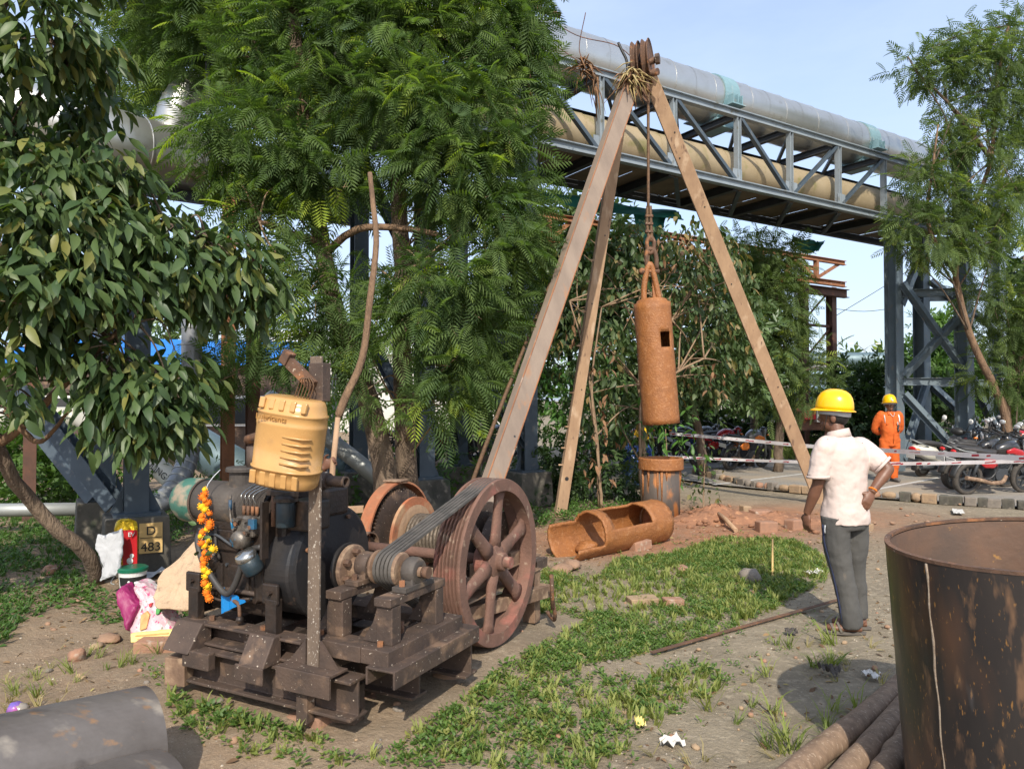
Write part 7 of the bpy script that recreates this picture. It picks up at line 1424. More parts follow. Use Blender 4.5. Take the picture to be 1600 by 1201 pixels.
def scooter(label, px, Y, ang):
    t = empty('scooter', label, 'scooter', (*wx(px, Y), PZ - .003), math.radians(ang), 'scooters parked in the car park'); t.rotation_euler.x = math.radians(7)
    P = M['whitep']; ring = lambda x, z, w, h, k=18: [V3(x, w * math.cos(2 * PI * j / k), z + h * math.copysign(abs(math.sin(2 * PI * j / k)) ** .8, math.sin(2 * PI * j / k))) for j in range(k)]
    for x in (0, 1.22):
        w = bpy.data.objects.new('wheel', None); COL.objects.link(w); w.parent = t; w.location = (x, 0, .22); MB().lathe([(.14, -.045), (.19, -.05), (.22, -.02), (.222, 0), (.22, .02), (.19, .05), (.14, .045)], (0, 0, 0), VY, 28, smooth=True).build('tyre', M['tyre'], w); MB().lathe([(0, -.03), (.145, -.035), (.145, .035), (0, .03)], (0, 0, 0), VY, 24).build('rim', M['bgpipe'], w)
    MB().loft([ring(-.34, .66, .06, .06), ring(-.25, .62, .14, .13), ring(.0, .55, .19, .19), ring(.25, .50, .17, .19), ring(.42, .44, .12, .14), ring(.48, .42, .06, .08)]).build('rear_body', P, t)
    MB().loft([ring(-.30, .78, .09, .03), ring(-.1, .78, .14, .05), ring(.2, .75, .15, .06), ring(.48, .72, .11, .05), ring(.55, .70, .05, .03)]).build('seat', M['seatm'], t); MB().box((.62, 0, .28), (.42, .32, .06)).build('floor_board', P, t, .02)
    MB().loft([[V3(x, y, z) for x, y, z in ((.86, -.19, .30), (.92, 0, .30), (.86, .19, .30), (.82, .19, .30), (.86, 0, .30), (.82, -.19, .30))], [V3(x, y, z) for x, y, z in ((.96, -.21, .62), (1.04, 0, .62), (.96, .21, .62), (.92, .21, .62), (.98, 0, .62), (.92, -.21, .62))], [V3(x, y, z) for x, y, z in ((.98, -.13, .88), (1.06, 0, .9), (.98, .13, .88), (.95, .13, .88), (1.0, 0, .9), (.95, -.13, .88))]], smooth=False).build('leg_shield', M['greyp'], t, .01)
    MB().ell((1.02, 0, 1.0), (.13, .17, .09)).build('handlebar_cowl', M['black'], t); MB().lathe([(0, .03), (.07, .015), (.09, 0)], (1.11, 0, 1.0), UX, 16).build('headlight', M['lampglass'], t)
    MB().tube(bez([(.95, -.36, 1.04), (1.0, 0, 1.02), (.95, .36, 1.04)], 10), .016, 7).build('handlebar', M['black'], t)
    for s in (-1, 1): MB().tube([(.99, .22 * s, 1.05), (.97, .30 * s, 1.24)], .007, 5).build('mirror_stem', M['black'], t); MB().ell((.96, .32 * s, 1.27), (.02, .06, .06)).build('mirror', M['white'], t); MB().ell((-.30, .09 * s, .62), (.06, .05, .04)).build('indicator', M['orangep'], t)
    MB().ell((-.36, 0, .64), (.03, .10, .05)).build('tail_light', M['lens'], t); MB().lathe([(.24, -.07), (.265, -.03), (.27, 0), (.265, .03), (.24, .07)], (1.22, 0, .22), VY, 14, a0=.1, a1=2.6, smooth=True).build('front_fender', P, t); MB().lathe([(.26, -.07), (.28, 0), (.26, .07)], (0, 0, .22), VY, 14, a0=1.0, a1=3.4, smooth=True).build('rear_fender', M['black'], t)
    MB().tube(bez([(-.05, -.15, .70), (-.3, -.14, .78), (-.4, 0, .84), (-.3, .14, .78), (-.05, .15, .70)], 12), .014, 6).build('grab_rail', M['bgpipe'], t); MB().cyl((-.25, -.17, .26), (.2, -.17, .24), .05, 12).build('exhaust', M['steeldark'], t); MB().box((.1, 0, .24), (.34, .22, .16)).build('engine', M['steeldark'], t, .02); MB().box((-.40, 0, .48), (.012, .2, .1), Euler((0, -.2, 0)).to_matrix()).build('number_plate', M['white'], t)
    return t
scooter('cream white scooter parked beside the man in orange', 1438, 16.4, 22)

# ------------------------------------------------------------------ barrier tape
def tape(label, pts, w):
    path = bez(pts, 90); vs = []; vr = []; fr = []; n = len(path)
    for i, p in enumerate(path):
        a = .25 * math.sin(i * .35) + .9 * math.exp(-((i - n * .55) / 4) ** 2); u = V3(0, math.sin(a), math.cos(a)); vs += [p - u * w / 2, p + u * w / 2]
    o = MB().add(vs, [(2 * i, 2 * i + 2, 2 * i + 3, 2 * i + 1) for i in range(n - 1)], False).build('barrier_tape', M['tapew']); tag(o, label, 'tape')
    for sgn in (-1, 1):
        for i in range(n - 1):
            if i % 5 in (0, 1, 2) and R.random() < .72:
                a, b, c, d = [Vector(vs[2 * i]), Vector(vs[2 * i + 2]), Vector(vs[2 * i + 3]), Vector(vs[2 * i + 1])]; nn = (b - a).cross(d - a).normalized() * .003 * sgn; lo, hi = R.uniform(.15, .45), R.uniform(.55, .85); k = len(vr); s0, s1 = (0, 1) if i % 5 != 2 else (0, .5)
                vr += [a.lerp(b, s0).lerp(d.lerp(c, s0), lo) + nn, a.lerp(b, s1).lerp(d.lerp(c, s1), lo + .1) + nn, a.lerp(b, s1).lerp(d.lerp(c, s1), hi) + nn, a.lerp(b, s0).lerp(d.lerp(c, s0), hi - .1) + nn]; fr.append((k, k + 1, k + 2, k + 3))
    q = MB().add(vr, fr).build('red_print', M['taper'], o); tag(q, kind='stuff')
tape('upper strand of red and white barrier tape across the car park', [W(1046, 677, 15.5), W(1150, 686, 14), W(1268, 697, 12.15), W(1390, 704, 10.2), W(1620, 717, 7.6)], .062)
tape('lower strand of red and white barrier tape across the car park', [W(1040, 713, 15.4), W(1150, 718, 14), W(1270, 722, 12.15), W(1400, 724, 11), W(1620, 720, 9.2)], .052)

# ------------------------------------------------------------------ kerb of loose stones
ks = [(1080, 739), (1110, 746), (1140, 753), (1170, 760), (1210, 765), (1250, 769), (1290, 772), (1330, 775), (1370, 777), (1420, 781), (1480, 786), (1540, 790), (1600, 794), (1660, 798)]
kp = [G(x, y) for x, y in ks]; pth = bez(kp, 900); acc = 0; last = pth[0]; nxt = .2; idx = 0
def rock(name, label, cat, p, r, m, group=None, rot=None, noise=.16, blocky=False):
    mb = MB()
    if blocky:
        mb.box((0, 0, 0), (2 * r[0], 2 * r[1], 2 * r[2])); mb.v = [tuple(c * (1 + R.uniform(-.09, .09)) for c in v) for v in mb.v]; o = mb.build(name, M[m], None, min(r) * .22)
    else: o = mb.ell((0, 0, 0), r, n=10, m=7, noise=noise).build(name, M[m]); [f.__setattr__('use_smooth', False) for f in o.data.polygons if R.random() < .0]
    o.location = p; o.rotation_euler = rot or (R.uniform(-.15, .15), R.uniform(-.15, .15), R.uniform(0, 3)); return tag(o, label, cat, group)
for i in range(1, len(pth)):
    acc += (pth[i] - pth[i - 1]).length
    if acc < nxt: continue
    L = R.uniform(.10, .26); acc = 0; nxt = L * .98 + R.uniform(.0, .012); idx += 1; d = pth[i] - pth[i - 1]; ang = math.atan2(d.y, d.x); big = pth[i].x < 7.2; p = pth[i]
    blk = R.random() < .55
    m = R.choice(['brick', 'stone', 'stone', 'stonegrey'] if not blk else ['stone', 'stonegrey', 'brick', 'concrete']); w = L * .5
    rock('kerb_block' if blk else 'kerb_stone', {True: 'squared paver block set on edge in the row along the car park', False: 'rounded rubble stone in the row along the car park'}[blk], 'kerb stone', (p.x, p.y, .055), (w, R.uniform(.06, .09), R.uniform(.06, .085)), m, 'row of loose kerb stones', (0, 0, ang + R.uniform(-.12, .12)), .14, blk)
# loose bricks and stones, each where it lies
def at(px, py, z=0): p = G(px, py); return (p.x, p.y, z)
for l, px, py, r, m, rot in (('dusty brick propping up the fallen bailer', 1000, 858, (.125, .06, .055), 'brick', (0, -.1, .55)), ('pale flat stone lying in the weeds', 1004, 944, (.12, .07, .035), 'stone', (0, 0, .2)), ('brown brick in the weeds right of the pale flat stone', 1052, 946, (.08, .055, .035), 'brick', (0, 0, .1)),
    ('squared brick nearest the worker by the spoil', 1197, 830, (.12, .09, .075), 'brick', (0, 0, .1)), ('brick block behind the front one beside the spoil', 1190, 812, (.15, .09, .08), 'brick', (0, 0, .3)), ('half brick left of the worker hand', 1240, 826, (.10, .08, .07), 'brick', (0, 0, .5)), ('brick block standing left of the pair by the spoil', 1165, 806, (.07, .07, .085), 'stone', (0, 0, .2)),
    ('stone block at the worker right foot side', 1354, 828, (.07, .06, .05), 'stone', (0, 0, .2)), ('flat rock under the left end of the skid', 300, 1066, (.13, .09, .05), 'brick', (0, .1, .4)), ('brown slab stone packed under the front of the skid', 478, 1143, (.19, .09, .06), 'brick', (0, -.2, -.5)), ('flat stone in front of the right skid end', 655, 1106, (.13, .10, .045), 'brick', (0, .1, .3)), ('stone wedged under the middle skid end', 560, 1112, (.10, .08, .055), 'brick', (0, 0, .2)), ('orange brick bat by the left skid corner', 246, 1016, (.13, .07, .045), 'brick', (0, 0, .1))):
    rock('brick' if m == 'brick' else 'stone', l, 'brick' if m == 'brick' else 'stone', at(px, py, r[2] * .8), r, m, None, rot, .12, True)
for l, px, py, r, m in (('orange stone alone on the bare soil at left', 120, 1032, (.055, .05, .05), 'brick'), ('small orange stone near the pink bag', 150, 1012, (.05, .04, .02), 'stone'), ('grey hairy clod lying in the weeds before the worker', 1172, 908, (.12, .09, .075), 'stonegrey'), ('orange clod in the weeds before the fallen bailer', 1066, 890, (.13, .06, .03), 'brick'), ('brown clod under the tip of the fallen bailer', 878, 893, (.14, .1, .04), 'clod'), ('dark clod behind the fallen bailer tip', 893, 886, (.16, .1, .05), 'clod'), ('sloping stone right of the skid in the weeds', 705, 1078, (.13, .12, .09), 'clod'), ('rust coloured rock in the shade at left', 80, 895, (.1, .08, .05), 'brick'), ('dark rock beside the pink bag', 215, 960, (.2, .1, .05), 'clod'), ('earth lump in front of the pink bag', 170, 1000, (.12, .07, .025), 'clod'), ('pale pebble on the half pipe edge', 226, 1092, (.03, .025, .02), 'stone')):
    z = .27 * 0 + r[2] * .6
    if 'pebble' in l: p = W(226, 1092, 3.24); o = rock('stone', l, 'stone', p, r, m)
    else: rock('stone' if 'clod' not in l and 'lump' not in l else 'clod', l, 'stone' if 'clod' not in l else 'clod', at(px, py, z), r, m)
for k in range(150):
    px, py = R.uniform(-20, 1390), R.uniform(845, 1195); p = G(px, py); r = R.uniform(.008, .026)
    o = rock('pebble', 'small pebble scattered on the bare soil', 'pebble', (p.x, p.y, r * .3 + gz(p.x, p.y)), (r, r * .8, r * .6), R.choice(['brick', 'stone', 'clod', 'stonegrey']), 'pebbles scattered over the soil')
for k in range(60):
    px, py = R.uniform(1080, 1500), R.uniform(786, 850); p = G(px, py); r = R.uniform(.012, .04)
    rock('pebble', 'rubble chip on the dusty paving before the kerb stones', 'pebble', (p.x, p.y, r * .3), (r, r * .8, r * .5), R.choice(['brick', 'mudsoil', 'clod']), 'rubble chips near the kerb stones')

# ------------------------------------------------------------------ leaning slab, sacks, bucket, bags at left
mb = MB(); P4 = [W(312, 838, 5.5), W(330, 850, 5.25), W(318, 955, 5.0), W(246, 950, 5.05), W(236, 935, 5.15), W(248, 898, 5.25)]; nrm = V3(.25, .9, -.25) * .14
vs = P4 + [p + nrm for p in P4]; n = 6; mb.add(vs, [tuple(range(n - 1, -1, -1)), tuple(range(n, 2 * n))] + [(i, (i + 1) % n, (i + 1) % n + n, i + n) for i in range(n)]); o = mb.build('concrete_slab', M['slab'], None, .02); tag(o, 'pale rough broken concrete slab leaning behind the engine', 'slab')
sd_ = o.modifiers.new('cut', 'SUBSURF'); sd_.subdivision_type = 'SIMPLE'; sd_.levels = sd_.render_levels = 3; ds = o.modifiers.new('rough', 'DISPLACE'); ds.texture = FOLD; ds.strength = .05
def bag(name, label, cat, outline, depth, Y, m, puff=.06, tilt=.1, n=14, disp=.03):
    """flat-lying filled bag: outline in sight-line pixels at distance Y, swollen in depth"""
    c = sum((W(x, y, Y) for x, y in outline), V3(0, 0, 0)) / len(outline); P = [W(x, y, Y) - c for x, y in outline]; k = len(P); vs = []; fs = []; rows = 5
    for side in (-1, 1):
        o_ = len(vs)
        for i in range(rows + 1):
            t = 1 - i / rows * .999
            for p in P: vs.append(V3(p.x * t, side * -1 * depth * math.sqrt(max(0, 1 - t * t)) * -1 + p.z * tilt, p.z * t))
        for i in range(rows):
            for j in range(k): q = (j + 1) % k; f = (o_ + i * k + j, o_ + i * k + q, o_ + (i + 1) * k + q, o_ + (i + 1) * k + j); fs.append(f if side < 0 else f[::-1])
    ob = MB().add(vs, fs, True).build(name, m); ob.location = c; w = ob.modifiers.new('weld', 'WELD'); w.merge_threshold = .002; s = ob.modifiers.new('sub', 'SUBSURF'); s.levels = s.render_levels = 2; d = ob.modifiers.new('wrinkle', 'DISPLACE'); d.texture = FOLD; d.strength = disp; d.texture_coords = 'LOCAL'
    return tag(ob, label, cat)
def flat_bag(name, label, cat, outline, Y, depth, m, tilt=.3, disp=.02, par=None, lift=0):
    """sheet bag built from its outline, given thickness, soft edges and crumples"""
    P = [W(x, y, Y) for x, y in outline]; zmin = min(q.z for q in P); P = [V3(q.x, q.y + (q.z - zmin) * tilt - lift, q.z) for q in P]; c = par.location if par else sum(P, V3(0, 0, 0)) / len(P); P = [q - c for q in P]; n = len(P)
    ctr = sum(P, V3(0, 0, 0)) / n; vs = list(P) + [ctr + (q - ctr) * .86 + V3(0, -depth * .4, 0) for q in P] + [q + V3(0, depth, 0) for q in P]
    fs = [(i, (i + 1) % n, n + (i + 1) % n, n + i) for i in range(n)] + [tuple(range(n, 2 * n))] + [(i + 2 * n, (i + 1) % n + 2 * n, (i + 1) % n, i) for i in range(n)] + [tuple(range(3 * n - 1, 2 * n - 1, -1))]
    o = MB().add(vs, fs, True).build(name, m, par); o.location = (0, 0, 0) if par else c; b = o.modifiers.new('soft', 'BEVEL'); b.width = .012; b.segments = 2; sdv = o.modifiers.new('cut', 'SUBSURF'); sdv.subdivision_type = 'SIMPLE'; sdv.levels = sdv.render_levels = 3
    d = o.modifiers.new('crumple', 'DISPLACE'); d.texture = CRUMP; d.strength = disp; d.texture_coords = 'GLOBAL'; return tag(o, label, cat)
CRUMP = cloud('crumples', .05)
bag('foil_bag', 'gold and red foil snack bag leaning on the plinth', 'bag', [(174, 824), (178, 812), (192, 806), (208, 808), (217, 816), (218, 860), (219, 893), (190, 893), (180, 870)], .05, 6.75, M['gold'])
pr_ = MB(); a, b, c, d = W(188, 828, 6.66), W(214, 828, 6.66), W(214, 884, 6.66), W(192, 884, 6.66)
o = MB().loft([[a + V3(0, 0, 0), b + V3(0, 0, 0), c, d], [a + V3(0, .012, 0), b + V3(0, .012, 0), c + V3(0, .012, 0), d + V3(0, .012, 0)]], smooth=False).build('red_label', M['redprint'], bpy.data.objects['foil_bag']); o.matrix_parent_inverse = Matrix.Translation(-bpy.data.objects['foil_bag'].location)
for txt, px, py, s in (('EV', 205, 838, .055), ('SINCE', 205, 848, .022), ('A CLASS', 206, 858, .022)):
    q = lettering(txt, bpy.data.objects['foil_bag'], W(px, py, 6.65) - bpy.data.objects['foil_bag'].location, s, M['white']) if txt == 'EV' else None
for px, py, r in ((206, 868, .02), (203, 876, .03), (212, 884, .016)): q = MB().ell(W(px, py, 6.655) - bpy.data.objects['foil_bag'].location, (r, .006, r)).build('printed_flower', M['white'], bpy.data.objects['foil_bag'])
flat_bag('woven_sack', 'white empty woven sack propped against the foil bag', 'sack', [(147, 836), (156, 838), (176, 831), (184, 827), (188, 848), (187, 872), (186, 886), (180, 900), (168, 903), (156, 908), (159, 885), (151, 868), (145, 858)], 6.45, .025, M['sack'], .12, .028)
bk = empty('plastic_bucket', 'white plastic bucket with dark green lid behind the pink bag', 'bucket', at(207, 926)); MB().lathe([(0, 0), (.095, 0), (.112, .17), (.118, .20), (0, .20)], (0, 0, 0), ZZ, 28, smooth=False).build('bucket_body', M['white'], bk); MB().lathe([(0, .235), (.11, .235), (.126, .225), (.126, .20), (0, .20)], (0, 0, 0), ZZ, 28).build('bucket_lid', M['greenlid'], bk); MB().lathe([(.1045, .08), (.1135, .16)], (0, 0, 0), ZZ, 24, a0=2.6, a1=5.4, smooth=True).build('bucket_label', M['ink'], bk)
MB().tube(bez([(-.118, 0, .19), (-.16, -.02, .14), (-.17, -.04, .10), (-.13, -.06, .09)], 10), .005, 6).build('bucket_handle', M['bgpipe'], bk); MB().ell((.02, -.106, .12), (.012, .006, .012)).build('label_mark', M['white'], bk)
rb = flat_bag('rice_bag', 'crumpled pink printed food bag lying on the soil at left', 'bag', [(190, 918), (205, 920), (232, 934), (254, 962), (281, 988), (276, 1000), (206, 1002), (200, 985), (212, 950)], 5.15, .12, M['pinkprint'], .45, .035)
fl_ = flat_bag('magenta_side', None, None, [(171, 926), (181, 920), (211, 946), (212, 956), (203, 986), (180, 950)], 5.16, .10, M['magenta'], .45, .03, rb, .015)
def on_bag(name, poly, m, par, dy=-.135):
    c = sum((W(x, y, 5.15) for x, y in poly), V3(0, 0, 0)) / len(poly); P = [W(x, y, 5.15) - par.location for x, y in poly]; zb = G(206, 1002).z - par.location.z; P = [V3(p.x, (W(206, 1002, 5.15) - par.location).y + (p.z - (W(206, 1002, 5.15) - par.location).z) * .45 + dy, p.z) for p in P]; n = len(P); return MB().add(P + [p + V3(0, .05, 0) for p in P], [tuple(range(n)), tuple(range(2 * n - 1, n - 1, -1))] + [(i, i + n, (i + 1) % n + n, (i + 1) % n) for i in range(n)]).build(name, m, par, .004)
on_bag('yellow_panel', [(208, 987), (240, 984), (274, 981), (276, 996), (211, 999)], M['yellowprint'], rb, -.066)
on_bag('print_line', [(216, 989), (268, 985), (268, 987.5), (216, 991)], M['foodprint'], rb, -.071); on_bag('print_line', [(220, 994), (266, 991), (266, 992), (220, 995)], M['foodprint'], rb, -.071); on_bag('food_picture', [(218, 962), (226, 956), (232, 962), (231, 980), (221, 983)], M['foodprint'], rb, -.066); on_bag('green_mark', [(240, 953), (248, 950), (246, 960), (241, 961)], M['greenprint'], rb, -.066); on_bag('red_mark', [(227, 946), (232, 945), (232, 950), (228, 950)], M['redprint'], rb, -.066); on_bag('white_stripe', [(176, 928), (180, 928), (202, 972), (202, 980), (196, 972)], M['sack'], rb, -.066)
q = lettering('RICE BASMATI', rb, (.06, -.152, -.158), .03, M['foodprint'], rot=(PI / 2 - .3, -.05, 0)); bpy.data.objects.remove(q)
# ------------------------------------------------------------------ poles, bar, litter
for l, a, b, r in (('upper weathered wooden pole at the bottom right', (1262, 1210), (1420, 1078), .062), ('middle weathered wooden pole at the bottom right', (1335, 1210), (1425, 1105), .056), ('lower short wooden pole beside the dark casing', (1385, 1215), (1432, 1140), .055)):
    A, B = G(*a), G(*b); A.z = B.z = r * .9; A = A + (A - B).normalized() * .7; pts = [A.lerp(B, i / 12) + V3(R.uniform(-.006, .006), R.uniform(-.006, .006), 0) for i in range(13)]; o = MB().tube(pts, [r * R.uniform(.94, 1.06) for _ in pts], 14).build('wooden_pole', M['wood']); tag(o, l, 'pole')
A, B = G(1018, 1024), G(1318, 938); A.z = B.z = .022; o = MB().beam(A, B, rect(.032, .010)).build('steel_flat_bar', M['rust'], None, .002); tag(o, 'long rusty steel flat bar lying across the weeds', 'bar')
A, B = G(1118, 812), G(1150, 832); A.z = .12; B.z = .03; o = MB().tube([A, (A + B) / 2 + V3(0, 0, .02), B], .03, 8).build('wooden_stick', M['stick']); tag(o, 'short broken stick lying beside the spoil heap', 'stick')
o = MB().tube([G(1207, 905), W(1207, 842, 7.95)], .010, 7).build('marker_stake', M['signyellow']); tag(o, 'thin yellow marker stake standing in the weeds', 'stake')
def scrap(name, label, cat, px, py, s, m, z=.02, k=7):
    p = G(px, py); n = k; vs = []; fs = []
    for i in range(n + 1):
        for j in range(n + 1): x, y = (i / n - .5) * s[0], (j / n - .5) * s[1]; vs.append((x + R.gauss(0, s[0] * .02), y + R.gauss(0, s[1] * .02), R.gauss(0, .14) * s[2] + s[2] * (.5 + .5 * math.sin(i * 1.7 + j) * math.cos(j * 1.3))))
    for i in range(n):
        for j in range(n): a = i * (n + 1) + j; fs.append((a, a + 1, a + n + 2, a + n + 1))
    o = MB().add(vs, fs).build(name, M[m]); o.location = (p.x, p.y, z); o.rotation_euler = (0, 0, R.uniform(0, 3)); return tag(o, label, cat)
for a in (('paper_scrap', 'crumpled white paper at the bottom centre in the grass', 'paper', 1050, 1168, (.11, .07, .04), 'paper'), ('paper_scrap', 'white paper scrap in the shadow of the dark casing', 'paper', 1360, 1060, (.10, .07, .03), 'paper'), ('paper_scrap', 'grey crumpled scrap beside the casing shadow', 'paper', 1296, 1054, (.12, .08, .05), 'greytank'), ('paper_scrap', 'shredded paper in the weeds left of the worker feet', 'paper', 1275, 898, (.2, .12, .03), 'paper'), ('plastic_scrap', 'dark foil scrap on the soil before the sandals', 'plastic scrap', 1236, 992, (.10, .08, .03), 'greytank'), ('plastic_scrap', 'black crumpled plastic in the weeds beside the wheel', 'plastic scrap', 830, 1048, (.18, .10, .07), 'black'), ('paper_scrap', 'white litter on the dusty paving in front of the kerb stones', 'paper', 1497, 801, (.5, .14, .02), 'paper'), ('cup_scrap', 'yellow leaf litter right of the bottom paper', 'leaf litter', 1000, 1136, (.10, .05, .03), 'yellowprint'), ('plastic_scrap', 'clear plastic film behind the green lidded bucket', 'plastic scrap', 236, 903, (.35, .2, .06), 'sack')): scrap(*a)
bo = empty('plastic_bottle', 'empty smoky plastic bottle lying in the weeds before the skid', 'bottle', at(366, 1118, .035)); MB().lathe([(0, -.12), (.03, -.12), (.034, -.11), (.034, -.02), (.036, .0), (.034, .02), (.034, .05), (.03, .075), (.014, .10), (.014, .12), (0, .12)], (0, 0, 0), V3(1, -.5, .05), 20, smooth=True).build('bottle_body', M['bottlep'], bo); MB().lathe([(.0352, -.01), (.0365, .0), (.0352, .035)], (0, 0, 0), V3(1, -.5, .05), 20).build('bottle_label', M['paper'], bo)
cu_ = empty('plastic_cup', 'clear crushed plastic cup below the bottle', 'cup', at(378, 1146, .04)); MB().lathe([(.0, -.05), (.026, -.05), (.036, .05), (.034, .05), (.024, -.045)], (0, 0, 0), V3(.35, .6, .5), 18, smooth=True).build('cup_wall', M['lampglass'], cu_)
bw = empty('plastic_bottle', 'crushed bottle with blue label at the far left bottom', 'bottle', at(28, 1122, .045)); MB().ell((0, 0, 0), (.055, .04, .04), n=12, m=8, noise=.12).build('bottle_body', M['bottlep'], bw); MB().ell((-.01, -.004, .012), (.042, .041, .034), n=10, m=7, noise=.1).build('bottle_label', M['bottleb'], bw)

# ------------------------------------------------------------------ weeds and grass
def in_poly(x, y, P):
    c = np.zeros(len(x), bool); n = len(P)
    for i in range(n):
        x1, y1 = P[i]; x2, y2 = P[(i + 1) % n]; k = ((y1 > y) != (y2 > y)) & (x < (x2 - x1) * (y - y1) / (y2 - y1 + 1e-12) + x1); c ^= k
    return c
def field(polys, dens, patch=(.0, 1.0), keep_off=True, seed=0):
    X, Y = [], []
    for pp_ in polys:
        P = [(G(a, b).x, G(a, b).y) for a, b in pp_]; xs, ys = [q[0] for q in P], [q[1] for q in P]; area = (max(xs) - min(xs)) * (max(ys) - min(ys)); n = int(area * dens); x, y = NR.uniform(min(xs), max(xs), n), NR.uniform(min(ys), max(ys), n); k = in_poly(x, y, P); X.append(x[k]); Y.append(y[k])
    x, y = np.concatenate(X), np.concatenate(Y); pn = hnoise(x * .9 + seed, y * .9 - seed) * .7 + hnoise(x * 2.6 + seed, y * 2.6) * .5 + .5; k = NR.rand(len(x)) < np.clip((pn - patch[0]) / max(1e-3, patch[1] - patch[0]), 0, 1); x, y = x[k], y[k]
    if keep_off:
        u = (x + .64) * .891 - (y - 3.873) * .454; v = (x + .64) * .454 + (y - 3.873) * .891; k = ~((u > -1.32) & (u < .26) & (v > -.40) & (v < 2.2)); k &= ((x - 2.17) ** 2 + (y - 2.98) ** 2 > .36); k &= ~((x - 2.17) ** 2 + (y - 10.75) ** 2 < .12); x, y = x[k], y[k]
    return np.stack([x, y, hnoise(x, y) * .022 + gbump(x, y) - .006], 1)
def plant(k=9, h=.55, w=.5, seed=1, full=True):
    rr_ = random.Random(seed); v = []; f = []; lv, lf = (np.array([[0, 0, 0], [.35, w / 2, .06], [.35, 0, 0], [.35, -w / 2, .06], [.75, w * .38, .02], [.75, 0, -.06], [.75, -w * .38, .02], [1, 0, -.16]]), np.array([(0, 2, 1), (0, 3, 2), (1, 2, 5), (1, 5, 4), (2, 3, 6), (2, 6, 5), (4, 5, 7), (5, 6, 7)])) if full else simple_leaf(w)
    tri = []
    for q in lf: tri.append(tuple(q[:3])); (len(q) == 4 and tri.append((q[0], q[2], q[3])))
    for i in range(k):
        a = i * 2.4 + rr_.uniform(-.4, .4); t = (i + .5) / k; d = np.array([[math.cos(a), math.sin(a), .15 + t * 1.1]]); m = frames(d, roll=.3)[0]; s = .5 * (1 - .45 * t) * rr_.uniform(.8, 1.2); o = len(v); st = np.array([math.cos(a) * .12, math.sin(a) * .12, h * t + .05]); v += list((m @ (lv * s).T).T + st); f += [tuple(x + o for x in q) for q in tri]
    return np.array(v), np.array(f)
def tuft(k=16, seed=2, spread=.7, w=.035):
    rr_ = random.Random(seed); v = []; f = []
    for i in range(k):
        a = rr_.uniform(0, 6.28); l = rr_.uniform(.5, 1); e = rr_.uniform(.25, 1) * spread; o = len(v); b = np.array([rr_.gauss(0, .08), rr_.gauss(0, .08), 0]); d = np.array([math.cos(a) * e, math.sin(a) * e, 0]); s = np.array([-math.sin(a), math.cos(a), 0]) * w
        v += [b - s, b + s, b + d * .45 * l + s * .8 + [0, 0, .55 * l], b + d * .45 * l - s * .8 + [0, 0, .55 * l], b + d * l + [0, 0, .75 * l]]; f += [(o, o + 1, o + 2), (o, o + 2, o + 3), (o + 3, o + 2, o + 4)]
    return np.array(v), np.array(f)
def sow(name, label, tmpl, pts, size, m):
    k = len(pts); a = NR.rand(k) * 6.28; c, s = np.cos(a), np.sin(a); rot = np.zeros((k, 3, 3)); rot[:, 0, 0] = c; rot[:, 0, 1] = -s; rot[:, 1, 0] = s; rot[:, 1, 1] = c; rot[:, 2, 2] = 1; tl_ = NR.normal(0, .25, (k, 2)); rot[:, 0, 2] = tl_[:, 0]; rot[:, 1, 2] = tl_[:, 1]
    o = scatter(name, tmpl, pts, rot, NR.uniform(size * .6, size * 1.3, k), m); return tag(o, label, 'ground cover', kind='stuff')
A1 = [(255, 1080), (330, 1098), (500, 1160), (640, 1118), (700, 1070), (760, 1078), (900, 1050), (1010, 1062), (1090, 1035), (1150, 1060), (1070, 1110), (1000, 1150), (920, 1215), (420, 1215), (280, 1160)]
A2 = [(715, 1070), (728, 1010), (800, 990), (836, 935), (850, 892), (930, 905), (965, 872), (1050, 866), (1130, 838), (1240, 842), (1292, 872), (1292, 905), (1200, 955), (1130, 990), (1030, 1015), (930, 1045), (830, 1075)]
A3 = [(-120, 800), (130, 806), (165, 900), (150, 935), (60, 960), (0, 1010), (-120, 1020)]
sow('weeds', 'low broad leaved weeds in front of the machine', plant(8, .5, .55, 3), field([A1], 620, (.12, .8), seed=3), .078, M['weed'])
sow('weeds', 'bright green weeds carpeting the middle ground', plant(8, .45, .5, 5, False), field([A2], 1150, (.16, .74), seed=9), .068, M['weed'])
sow('weeds', 'leafy weeds growing close around the skid and belt wheel', plant(8, .5, .55, 17), field([[(640, 1112), (735, 1000), (845, 925), (870, 965), (800, 1060), (710, 1150), (640, 1160)], [(235, 1075), (490, 1108), (490, 1175), (320, 1160), (265, 1125)]], 330, (-.25, .55), seed=33), .085, M['weed'])
sow('weeds', 'stray weeds creeping over the bare soil', plant(6, .35, .5, 15, False), field([[(640, 1215), (700, 960), (860, 860), (1250, 820), (1330, 880), (1250, 1010), (1130, 1120), (1050, 1215)], [(240, 1000), (300, 1080), (700, 1215), (200, 1160)]], 60, (-.1, .9), seed=21), .07, M['weed'])
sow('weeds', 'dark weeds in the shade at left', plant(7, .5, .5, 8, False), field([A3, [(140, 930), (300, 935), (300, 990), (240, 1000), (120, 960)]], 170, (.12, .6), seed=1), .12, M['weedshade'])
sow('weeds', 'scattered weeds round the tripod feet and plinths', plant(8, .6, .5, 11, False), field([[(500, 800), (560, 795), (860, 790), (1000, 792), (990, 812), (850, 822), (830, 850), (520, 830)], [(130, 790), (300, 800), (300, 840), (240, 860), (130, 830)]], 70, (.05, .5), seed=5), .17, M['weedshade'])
sow('grass_tufts', 'fine grass among the weeds', tuft(14, 4), field([A1, A2], 170, (.0, .6), seed=2), .10, M['grassgreen'])
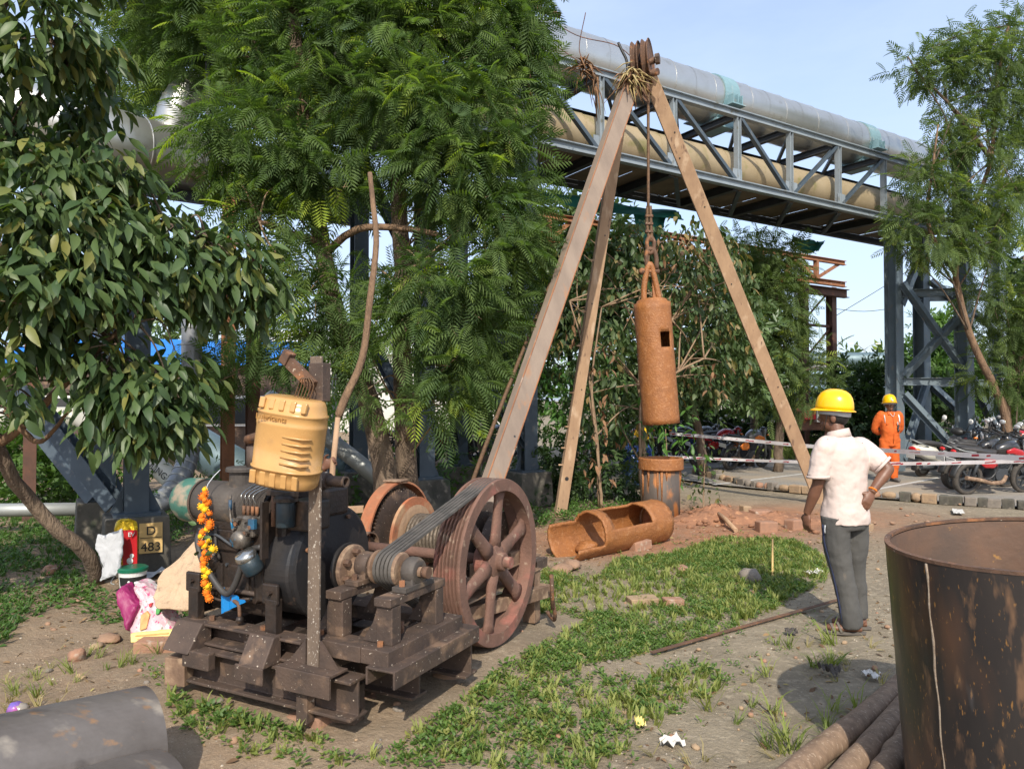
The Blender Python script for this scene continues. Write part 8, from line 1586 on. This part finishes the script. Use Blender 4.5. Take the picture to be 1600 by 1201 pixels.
sow('grass_tufts', 'grass blades in the shade at left', tuft(14, 5), field([A3], 150, (.0, .5), seed=7), .10, M['weedshade'])
sow('grass_tufts', 'dry grass litter on the bare soil', tuft(9, 6, 1.5, .022), field([[(960, 1215), (1050, 1060), (1130, 1000), (1300, 960), (1390, 1000), (1390, 1090), (1250, 1215)], [(-40, 1020), (280, 1000), (260, 1075), (270, 1100), (-40, 1150)], [(1150, 900), (1300, 880), (1320, 960), (1160, 990)]], 26, (.2, .95), seed=4), .10, M['grassdry'])
sow('grass_tufts', 'cut yellow green grass wisps on the soil at right', tuft(16, 7, 1.1, .018), np.array([list(G(x, y)) for x, y in ((1200, 1110), (1290, 1040), (1330, 1140), (1250, 1180), (1150, 1120), (1220, 1010), (1300, 1010), (1330, 1110), (1205, 1160), (1190, 1060), (1310, 1165), (1275, 1030))] * 2) + NR.normal(0, .05, (24, 3)) * [1, 1, 0], .20, M['grassgreen'])
sow('grass_tufts', 'cut grass wisps at the lower left', tuft(14, 9, 1.2, .018), field([[(130, 1020), (270, 1005), (260, 1060), (150, 1060)], [(0, 1060), (120, 1040), (120, 1090), (0, 1100)]], 40, (.1, .6), seed=6), .13, M['grassgreen'])
sow('grass_tufts', 'rough grass strip behind the middle motorcycles', tuft(16, 8, .6), field([[(1175, 716), (1275, 720), (1300, 692), (1180, 690)], [(1300, 700), (1480, 700), (1480, 690), (1300, 690)]], 22, (-.3, .3), keep_off=False, seed=8), .42, M['grassgreen'])
sow('weeds', 'green plants along the edge of the far paving', plant(8, .8, .5, 12, False), field([[(1330, 705), (1440, 705), (1440, 692), (1330, 692)], [(1180, 705), (1290, 708), (1290, 695), (1180, 693)]], 6, (-.3, .3), keep_off=False, seed=8), .5, M['weedshade'])

# ------------------------------------------------------------------ leaf litter and grit on the bare soil
GROUND = [[(-150, 1215), (-150, 850), (300, 800), (840, 800), (1150, 800), (1300, 800), (1420, 860), (1390, 1100), (1300, 1215)]]
lit = field(GROUND, 42, (-.2, .9), keep_off=True, seed=11); k = len(lit); lit[:, 2] += .010
o = scatter('leaf_litter', (lambda q: (q[0] - [.5, 0, -.1], q[1]))(broad(.4, .12, .2)), lit, frames(rand_dir(k, -.25, .25), roll=.35), NR.uniform(.025, .07, k), M['litter'], None); tag(o, 'dry brown leaf litter strewn over the soil', 'leaf litter', kind='stuff')
gr = field(GROUND, 300, (-.1, .9), keep_off=True, seed=14); k = len(gr)
iv = np.array([[1, 0, 0], [-1, 0, 0], [0, 1, 0], [0, -1, 0], [0, 0, .7], [0, 0, -.7]], float); iff = np.array([(0, 2, 4), (2, 1, 4), (1, 3, 4), (3, 0, 4), (2, 0, 5), (1, 2, 5), (3, 1, 5), (0, 3, 5)])
o = scatter('gravel', (iv, iff), gr + [0, 0, .004], frames(rand_dir(k, -.4, .4), roll=.6), NR.uniform(.003, .012, k), M['grit'], None); tag(o, 'fine grit and crumbs of earth on the soil', 'gravel', kind='stuff')
